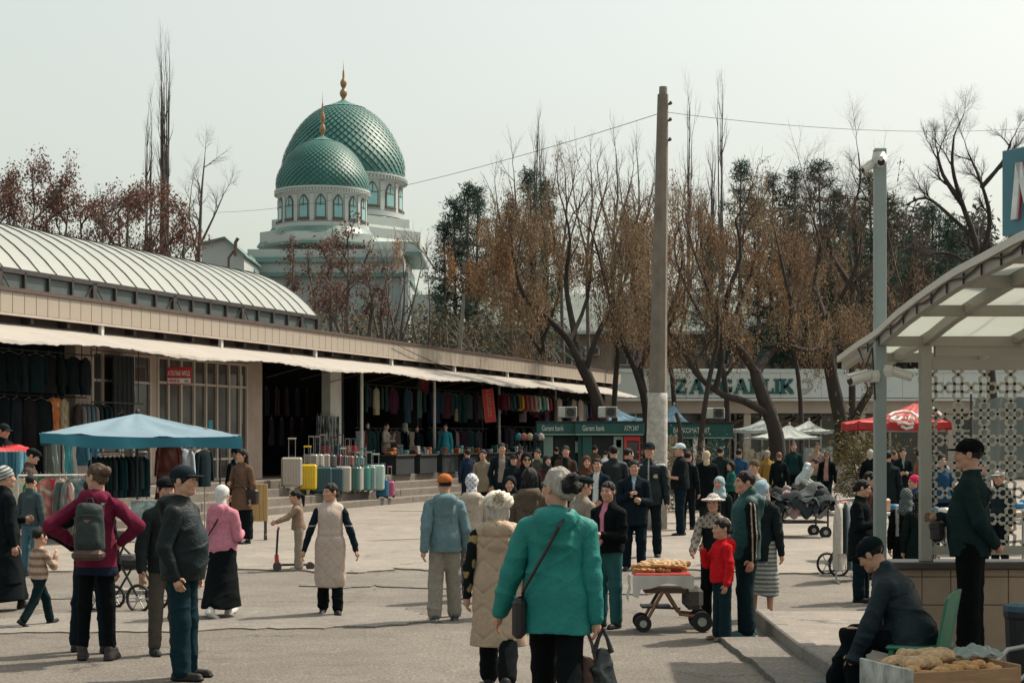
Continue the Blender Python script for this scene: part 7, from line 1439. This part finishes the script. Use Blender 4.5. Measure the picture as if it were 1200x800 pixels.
for (lab,px,d,h,yaw,kw) in (('person with ginger hair and black coat behind the clothes cart',913,46,1.62,170,T(top=T(col=(.012,.014,.016)),hair=('short',(.20,.09,.045)))),('tall person in green sweater before the cream sheet',930,50,1.88,-5,T(top=T(col=(.012,.04,.04),name='sweater'),hair=('short',(.06,.04,.03)))),('person in white hooded jacket bending over the clothes cart',938,44,1.62,60,T(top=T(col=(.42,.48,.49),hood='back'),hair=('short',(.05,.035,.03)),lean=38,arms=('front','front'))),
   ('person in beige sweater with a dark strap before the plastic sheet',957,49,1.88,-10,T(top=T(col=(.30,.21,.17),name='sweater',cf=lambda p:np.where((np.abs(p[:,0:1]+.12-(p[:,2:3]-1.0)*.55)<.014)&(p[:,1:2]<0),np.array([[.02,.02,.02]]),np.array([[.30,.21,.17]])).astype(np.float32)),bottom=T(col=(.05,.06,.05)),hair=('short',(.03,.02,.018)),glasses='clear')),('person in black cardigan, pink top and sunglasses by the whitewashed tree',969,48,1.66,-20,T(top=T(cf=open_front((.010,.011,.012),(.34,.2,.17),.07,.05,.85,1.42),col=BLK,hem=.76),bottom=T(col=(.012,.022,.028)),hair=('long',(.06,.03,.02)),glasses='sun',legs='walk',shoes=(.2,.09,.05))),
   ('person with white hair and black coat walking away past the shrub',1020,45,1.70,160,T(top=T(col=(.010,.012,.013),hem=.5),hair=('bob',(.42,.38,.32)))),('person in dark jacket facing this way below the red parasol',1058,43,1.75,-5,T(top=T(cf=open_front((.012,.016,.018),(.2,.24,.25),.0,.04,1.2,1.45),col=BLK,hem=.6),hair=('short',(.013,.012,.011)),arms=('front','front'))),('person in black below the red parasol looking aside',1047,46,1.66,60,T(top=T(col=(.012,.015,.018)),hair=('short',(.05,.04,.03)))),('person in rust brown coat beside the lattice post',1078,40,1.72,100,T(top=T(col=(.16,.075,.045),hem=.45),hair=('short',(.02,.016,.014)))),
   ('person in dark red jacket behind the black coat',1019,24,1.50,70,T(top=T(col=(.06,.022,.022)),hair=('short',(.015,.012,.011)))),('person wearing a bright pink turban at the market tables',1071,26,1.40,-70,T(top=T(col=(.03,.05,.09)),hair=None,hat=('turban',(.55,.03,.10)),arms=('mouth','front'))),('person in black robe and checked scarf before the tables',1062,20.6,1.36,165,T(top=T(col=(.010,.012,.012),hem=.2,flare=.05,cf=lambda p:np.where((np.abs(p[:,0:1]-.13)<.025)&(p[:,1:2]>.02)&(p[:,2:3]>1.0),np.array([[.35,.36,.34]]),np.array([[.010,.012,.012]])).astype(np.float32)),hair=None,hat=('hijab',(.1,.12,.12),lambda p:np.where(np.sin(p[:,2:3]*150)*np.sin(p[:,0:1]*120)>0,np.array([[.16,.19,.19]]),np.array([[.03,.04,.04]])).astype(np.float32)))),('person in black robe and dotted scarf beside the lattice post',1078,20.2,1.33,170,T(top=T(col=(.012,.02,.018),hem=.2,flare=.05),hair=None,hat=('hijab',(.012,.013,.013),lambda p:np.where((np.sin(p[:,2:3]*190)>.75)&(np.sin(p[:,0:1]*170)>.5),np.array([[.3,.3,.28]]),np.array([[.012,.013,.013]])).astype(np.float32)))),
   ('vendor in brown jacket and black cap behind the printed scarves',35,29,1.80,95,T(top=T(col=(.07,.055,.046),hem=.8),hat=('flat',(.014,.014,.015)),arms=('front','front'),head=(0,-18,0))),
   ('shopper in blue jeans standing among the printed scarves',36,24.5,1.45,160,T(top=T(col=(.05,.07,.08)),bottom=T(col=(.06,.13,.17)),hair=('short',(.02,.018,.016)))),
   ('person in black behind the lattice screen near the tables',1150,27,1.62,40,T(top=T(col=(.012,.03,.05)),hair=('short',(.02,.018,.016)))),('person in white cap behind the lattice screen',1172,25,1.5,-60,T(top=T(col=(.02,.03,.035)),hat=('cap',(.4,.4,.38)))),('person in dark blue behind the lattice screen',1103,30,1.7,10,T(top=T(col=(.015,.05,.10)),hair=('short',(.02,.018,.016))))):
    PD(lab,px,d,h,yaw,**kw)
PD('person in dark cap looking down over the red cloth',3,31,1.82,60,z=.42,top=T(col=(.012,.014,.015)),hat=('cap',(.02,.026,.026)),head=(0,-15,0))
P_('person in long black coat with tied hair in profile beside the pram',1009,705,563,62,top=T(col=(.009,.012,.013),hem=.58,loose=.035,flare=.03,name='coat'),bottom=T(col=(.010,.022,.028),loose=.03),hair=('lowbun',(.012,.011,.011)),arms=('front','front'),head=(15,-10,0))
# shop people
for lab,px,n,h,yaw,kw in (('shopper in beige coat with hand at the mouth inside the dark bay',452,.5,1.66,70,T(top=T(col=(.30,.26,.23),hem=.7,name='coat'),arms=('mouth','front'),hair=('short',(.02,.017,.015)))),('shopper in black robe inside the dark bay',474,.2,1.7,-120,T(top=T(col=(.010,.016,.018),hem=.2),hair=None,hat=('hijab',(.3,.3,.27)))),('shopper in dark green robe among the scarves',430,.3,1.68,30,T(top=T(col=(.012,.035,.035),hem=.2),hair=None,hat=('hijab',(.012,.03,.03)))),('seller in teal tunic beside the shop steps',522,1.0,1.66,-10,T(top=T(col=(.03,.20,.26),hem=.55,name='tunic'),hair=('short',(.03,.02,.018)))),('seller in dark coat between the belts',488,.3,1.6,20,T(top=T(col=(.012,.016,.018)),hair=('short',(.02,.017,.015))))):
    u=fu(px,n); p=F(u,n,FLOOR); person(lab,p,h,yaw,FPX/p.y,**kw)
# --- at the pavilion
st_=PD('person in dark green jumper and black cap standing at the low wall',1137,14.05,1.80,-112,z=ZS,top=T(col=(.016,.034,.034),hem=.80,loose=.024,name='jumper'),bottom=T(col=(.006,.0065,.007),loose=.03,flare=1.6),hair=('short',(.025,.025,.025)),hat=('cap',(.009,.010,.011)),arms=('back','front'),fat=.35)
crossbody(st_,'black pouch worn across the dark green jumper',[(-.1,.03,1.42),(.02,.17,1.3),(.12,.10,1.1)],(.03,-.24,1.0),(.22,.1,.16))
se=PD('seated person in navy jacket and cap resting hands on one knee',1070,12.3,1.70,-112,z=ZS,seat=.36,legs=((96,104,5),(92,66,9)),lean=25,wid=1.12,top=T(col=(.014,.026,.034),hem=.84,loose=.04,m=M_SHINY,wr=.009),bottom=T(col=(.008,.011,.014),loose=.026,sole=(.45,.45,.44)),hair=('short',(.02,.019,.018)),hat=('cap',(.010,.014,.019)),arms=('knee','knee'),head=(-14,-6,0),shoes=(.03,.07,.09))
q=MB(); w_=se['AR'][1][2]; f_=se['AR'][1][3]; pp_=w_-f_*.03; o1=np.cross(f_,[0,0,1.]); o1/=np.linalg.norm(o1); o2=np.cross(f_,o1); q.tube([pp_+(o1*math.cos(a)+o2*math.sin(a))*.034 for a in [i*.5236 for i in range(13)]],.007,5); q.build('bracelet',M_BAGB,se['root'])
# ================================================================ carts
# bread cart: pram chassis with a tray
d=gd(738); e=empty('bread_cart',(kx(775,d),d,0),0,'pram chassis with a red tray of golden bread','cart'); m_cop=mat('copper_tube',(.22,.12,.075),.35,.1,4,metal=.5); M_TY=mat('black_tyre',(.015,.015,.016),.7,.1)
zt=HC-(672-HOR)/FPX*d
q=MB(); q.bbox((0,0,zt-.0),(.58,.42,.045),.012); q.build('tray',mat('red_tray',(.42,.04,.03),.4,.08),e); q=MB()
q.grid(lambda u,v:Vector((-.31+.62*u,-.225-.01*math.sin(u*20),zt+.0-v*(.11+.10*(u<.13)+.03*math.sin(u*8)))),22,4,(0,-.006,0)); q.build('tray_cloth',mat('white_tray_cloth',(.5,.48,.45),.9,.1,3,.3),e,auto=60); q=MB(); q.grid(lambda u,v:Vector((-.325-.02*v-.01*math.sin(v*9),-.22+.3*u,zt-v*.26)),6,6,(-.006,0,0)); q.build('tray_cloth',mat('white_tray_cloth',(.5,.48,.45),.9,.1,3,.3),e,auto=60)
q=MB(); q.box((.02,0,zt-.16),(.4,.36,.05)); q.build('under_tray',mat('dark_wood_tray',(.08,.05,.035),.6),e)
for y in (-.17,.17):
    q=MB(); q.tube([(.0,y,zt-.17),(-.09,y,zt-.33),(-.17,y,.1)],[.018,.018,.016],8); q.build('front_leg',m_cop,e); q=MB(); q.tube([(.04,y,zt-.17),(.18,y,zt-.4),(.36,y,.16)],[.018,.018,.016],8); q.build('rear_leg',m_cop,e)
    for x,r in ((-.2,.085),(.4,.105)):
        q=MB(); q.tube([(x,y-.025,r),(x,y+.025,r)],r,18); wh=q.build('wheel',M_TY,e); q=MB(); q.tube([(x,y-.03,r),(x,y+.03,r)],r*.45,10); q.build('hub',M_CHROME,wh)
q=MB(); q.tube([(-.19,-.17,.09),(-.19,.17,.09)],.014,6); q.tube([(-.09,-.17,zt-.33),(.18,-.17,zt-.34)],.012,6); q.build('crossbar',M_BLACKST,e); q=MB(); q.box((-.06,0,zt-.33),(.3,.3,.02)); q.build('footrest',M_BLACKST,e)
q=MB(); q.bbox((.32,0,zt-.24),(.2,.3,.24),.05); q.build('basket',mat('grey_mesh_basket',(.07,.065,.06),.8,.5,40,.3),e)
eb=Vector(e.location); rr=random.Random(4)
for i in range(24): loaf(eb+Vector((-.22+.044*(i%8)*1.3,rr.uniform(-.14,.14),zt+.04+.022*(i//8)+.01*rr.random())),.23,.05,.042,R(rr.uniform(-35,5)),M_BREAD,'long golden bread roll heaped on the red tray','rolls on the red tray',40+i,blobs=0)
for i in range(3): loaf(eb+Vector((-.1+i*.15,.1,zt+.10)),.26,.17,.05,R(rr.uniform(0,90)),M_FLOUR,'pale round flat bread on top of the rolls','flat breads on the red tray',60+i)
# metal trolley heaped with dark clothes
def trolley(px0,px1,fy,ytop,label,seed):
    d=gd(fy); x0,x1=kx(px0,d),kx(px1,d); W=x1-x0; zt=HC-(ytop-HOR)/FPX*d; e=empty('metal_trolley',(x0,d,0),R(6),label,'trolley'); q=MB()
    for z,m in ((zt,M_RIB),(.32,M_RIB)):
        for y in (0,.85): q=MB(); q.tube([(0,y,z),(W,y,z)],.022,6); q.build('side_bar',m,e)
        for x in (0,W*.5,W): q=MB(); q.tube([(x,0,z),(x,.85,z)],.02,6); q.build('cross_bar',m,e)
    for x in (.0,W):
        for y in (0,.85): q=MB(); q.tube([(x,y,.22),(x,y,zt)],.02,6); q.build('upright',M_RIB,e)
    for x in (.06,W-.05):
        for y in (0,.85): q=MB(); q.tube([(x,y-.03,.12),(x,y+.03,.12)],.12,16); wh=q.build('wheel',M_TY,e); q=MB(); q.tube([(x,y-.034,.12),(x,y+.034,.12)],.05,8); q.build('hub',M_CHROME,wh)
    q=MB(); q.box((W/2,.42,zt-.03),(W-.05,.8,.03)); q.build('deck',M_DARKBR,e)
    r=random.Random(seed); L=Vector(e.location)
    for i in range(46):
        x=r.uniform(-.02,W); y=r.uniform(.0,.85); hgt=.34*math.sin(math.pi*min(max(x/W,.05),.95))*math.sin(math.pi*min(max((y+.15)/1.15,.1),.9)); z=zt+.05+r.uniform(.2,1)*hgt; c=r.choice([(.006,.016,.018),(.010,.025,.028),(.004,.005,.006),(.012,.02,.022),(.008,.012,.014),(.025,.035,.038),(.07,.08,.08)] if r.random()<.92 else [(.3,.28,.26),(.34,.2,.22)])
        ph=r.uniform(0,6); w_=r.uniform(.2,.38); l=r.uniform(.14,.26); q=MB(); q.grid(lambda u,v:Vector(((u-.5)*w_*2,(v-.5)*l*2,.045*math.sin(u*7+ph)+.035*math.sin(v*8+ph*2)+.03*math.sin((u+v)*11+ph)-.22*(abs(u-.5)*2)**3*.6-.14*(abs(v-.5)*2)**3)),9,8,(0,0,-.02))
        me=q.mesh('cloth',mat('heap_cloth_%d'%int(c[0]*9999+c[1]*99),c,.9,.25,8,.5),False); me.polygons.foreach_set('use_smooth',[True]*len(me.polygons)); me.set_sharp_from_angle(angle=R(70))
        o=link('heaped_garment',me); M_=Matrix.Translation(L)@Matrix.Rotation(R(6),4,'Z'); o.location=M_@Vector((x,y,z)); o.rotation_euler=(r.uniform(-.5,.5),r.uniform(-.5,.5),r.uniform(0,6.28)); tag(o,'dark folded garment in the heap on the metal trolley','garment','garments heaped on the trolley')
    for i,(x,c) in enumerate(((.25,(.34,.30,.29)),(.42,(.34,.22,.25)),(.62,(.02,.06,.065)),(.85,(.3,.3,.29)))):
        q=MB(); ph=i*2.; q.grid(lambda u,v:Vector(((u-.5)*.5*(1-.3*v),-.03-.03*math.sin(u*9+ph),-(.12+.25*math.sin(math.pi*u))*v)),10,6,(0,-.012,0)); o=q.build('hanging_garment',mat('hang_cloth_%d'%i,c,.9,.15,6,.4),None,auto=70); M_=Matrix.Translation(L)@Matrix.Rotation(R(6),4,'Z'); o.location=M_@Vector((x*W,-.03,zt+.06)); tag(o,['pale grey garment','pinkish garment','dark green garment','white garment'][i]+' hanging over the trolley edge','garment')
trolley(900,972,631,590,'rusty metal trolley heaped with dark clothes',3)
# pram frame with clothes rail beside the black coat
def pram(px,fy,label,rz,hang=True):
    d=gd(fy); e=empty('pram_frame',(kx(px,d),d,0),R(rz),label,'pram')
    for x,y,r in ((-.12,-.2,.15),(-.12,.2,.15),(.45,-.2,.12),(.45,.2,.12)):
        q=MB()
        q.tube([(x+r*math.cos(a),y,r+r*math.sin(a)) for a in [i*math.pi/10 for i in range(21)]],.02,6,False); wh=q.build('wheel',M_TY,e); q=MB()
        for i in range(6): q.tube([(x,y,r),(x+r*math.cos(i*1.047),y,r+r*math.sin(i*1.047))],.008,4)
        q.tube([(x,y-.03,r),(x,y+.03,r)],.03,8); q.build('spokes',M_CHROME,wh)
    for y in (-.2,.2): q=MB(); q.tube([(-.12,y,.15),(.1,y,.5),(.4,y,.75),(.62,y,.98)],.014,6); q.tube([(.45,y,.12),(.2,y,.5),(.05,y,.8)],.014,6); q.build('frame_tube',M_BLACKST,e)
    q=MB(); q.tube([(.62,-.2,.98),(.62,.2,.98)],.016,6); q.build('handle',M_BLACKST,e); q=MB(); q.bbox((.18,0,.55),(.45,.36,.16),.05); q.build('seat',mat('pram_cloth',(.02,.022,.025),.9,.2,8,.3),e); return e
pram(985,673,'black pram with spoked wheels beside the long black coat',15); pram(163,714,'black pushchair with grey wheel behind the burgundy hoodie',160)
for i,(px,c) in enumerate(((984,(.45,.41,.36)),(989,(.01,.02,.022)),(993,(.16,.2,.22)),(997,(.3,.3,.3)))): garment('jacket',at(px,590,23.5+.1*i),R(75),.44,.9,c,['cream coat','black coat','grey blue shirt','white shirt'][i]+' hanging on the rail behind the pram',None)
rail('clothes_rack','short rail of coats behind the pram',at(980,516,23.4).xy.to_3d(),at(1001,516,24.2).xy.to_3d(),1.13,0)
# goods tables seen between the posts and through the lattice
for i,(x,y,w_,lab) in enumerate(((6.0,27.5,1.6,'market table with white goods beyond the camera post'),(6.9,25.5,1.4,'market table with blue goods behind the lattice'),(8.2,29,1.6,'market table with tableware behind the lattice'))):
    e=empty('market_table',(x,y,0),R(5*i),lab,'table'); q=MB(); q.box((0,0,.78),(w_,.7,.04)); q.build('table_top',M_WF,e)
    for sx in (-1,1):
        for sy in (-1,1): q=MB(); q.tube([(sx*(w_/2-.06),sy*.3,0),(sx*(w_/2-.06),sy*.3,.77)],.02,6); q.build('leg',M_CHROME,e)
    r=random.Random(i)
    for k in range(9):
        c=[(.45,.45,.42),(.03,.14,.25),(.35,.22,.14),(.3,.04,.06)][r.randrange(4)]; h=r.uniform(.08,.22); o=MB().bbox((0,0,h/2),(.18,.16,h),.03).build('goods_box',mat('goods_%d'%int(c[0]*999),c,.6,.15,5),None,loc=(x-w_/2+.12+k*(w_-.24)/8,y+r.uniform(-.2,.2),.80),rz=r.uniform(0,1)); tag(o,'small packed goods box on a market table','box','goods on the market tables')
sheet_wall('hanging_sheet','grey tarpaulin behind the lattice screen',1140,1215,466,560,44,mat('grey_tarp',(.14,.16,.15),.7,.15,1,.3),5,.0)

# more of the crowd between the booths and the tables
for (lab,px,d,h,yaw,c,hr,ht) in (('person in wine red cardigan before the single door booth',641,36,1.62,20,(.09,.02,.03),None,('hijab',(.03,.03,.035))),('person in olive parka beside the cash machine',630,42,1.72,-30,(.05,.055,.04),(.03,.022,.018),None),
   ('person in tan raincoat near the pole foot',779,48,1.70,60,(.24,.19,.14),(.02,.017,.015),None),('person in blue tracksuit by the cream sheet',866,44,1.72,160,(.02,.06,.12),(.015,.013,.012),None),('person in mustard jumper behind the trolley',899,47,1.66,10,(.26,.16,.04),None,('kerchief',(.3,.28,.26))),
   ('person in charcoal suit between camera post and tables',1040,33,1.74,170,(.02,.024,.026),(.015,.013,.012),None),('person in white shirt at the far tables',1100,38,1.70,0,(.42,.43,.41),(.02,.017,.015),None),('person in dark green behind the pink turban',1088,33,1.64,-60,(.02,.06,.05),None,('hijab',(.04,.05,.05))),
   ('person in sand coloured jacket at the foot of the steps',566,40,1.72,-20,(.22,.18,.13),(.02,.017,.015),None),('person in navy coat climbing the hall steps',548,46,1.70,200,(.015,.025,.05),(.02,.017,.015),None),('person in brick red jacket beyond the suit jacket',610,47,1.70,30,(.16,.05,.035),(.02,.017,.015),None)):
    PD(lab,px,d,h,yaw,top=T(col=c,hem=.74),bottom=T(col=(.02,.024,.03),loose=.02),hair=('short',hr) if hr else None,hat=ht,arms=(('down','front'),('front','front'),('pocket','down'))[int(px)%3],legs=('stand2','walk','stand')[int(px)%3])
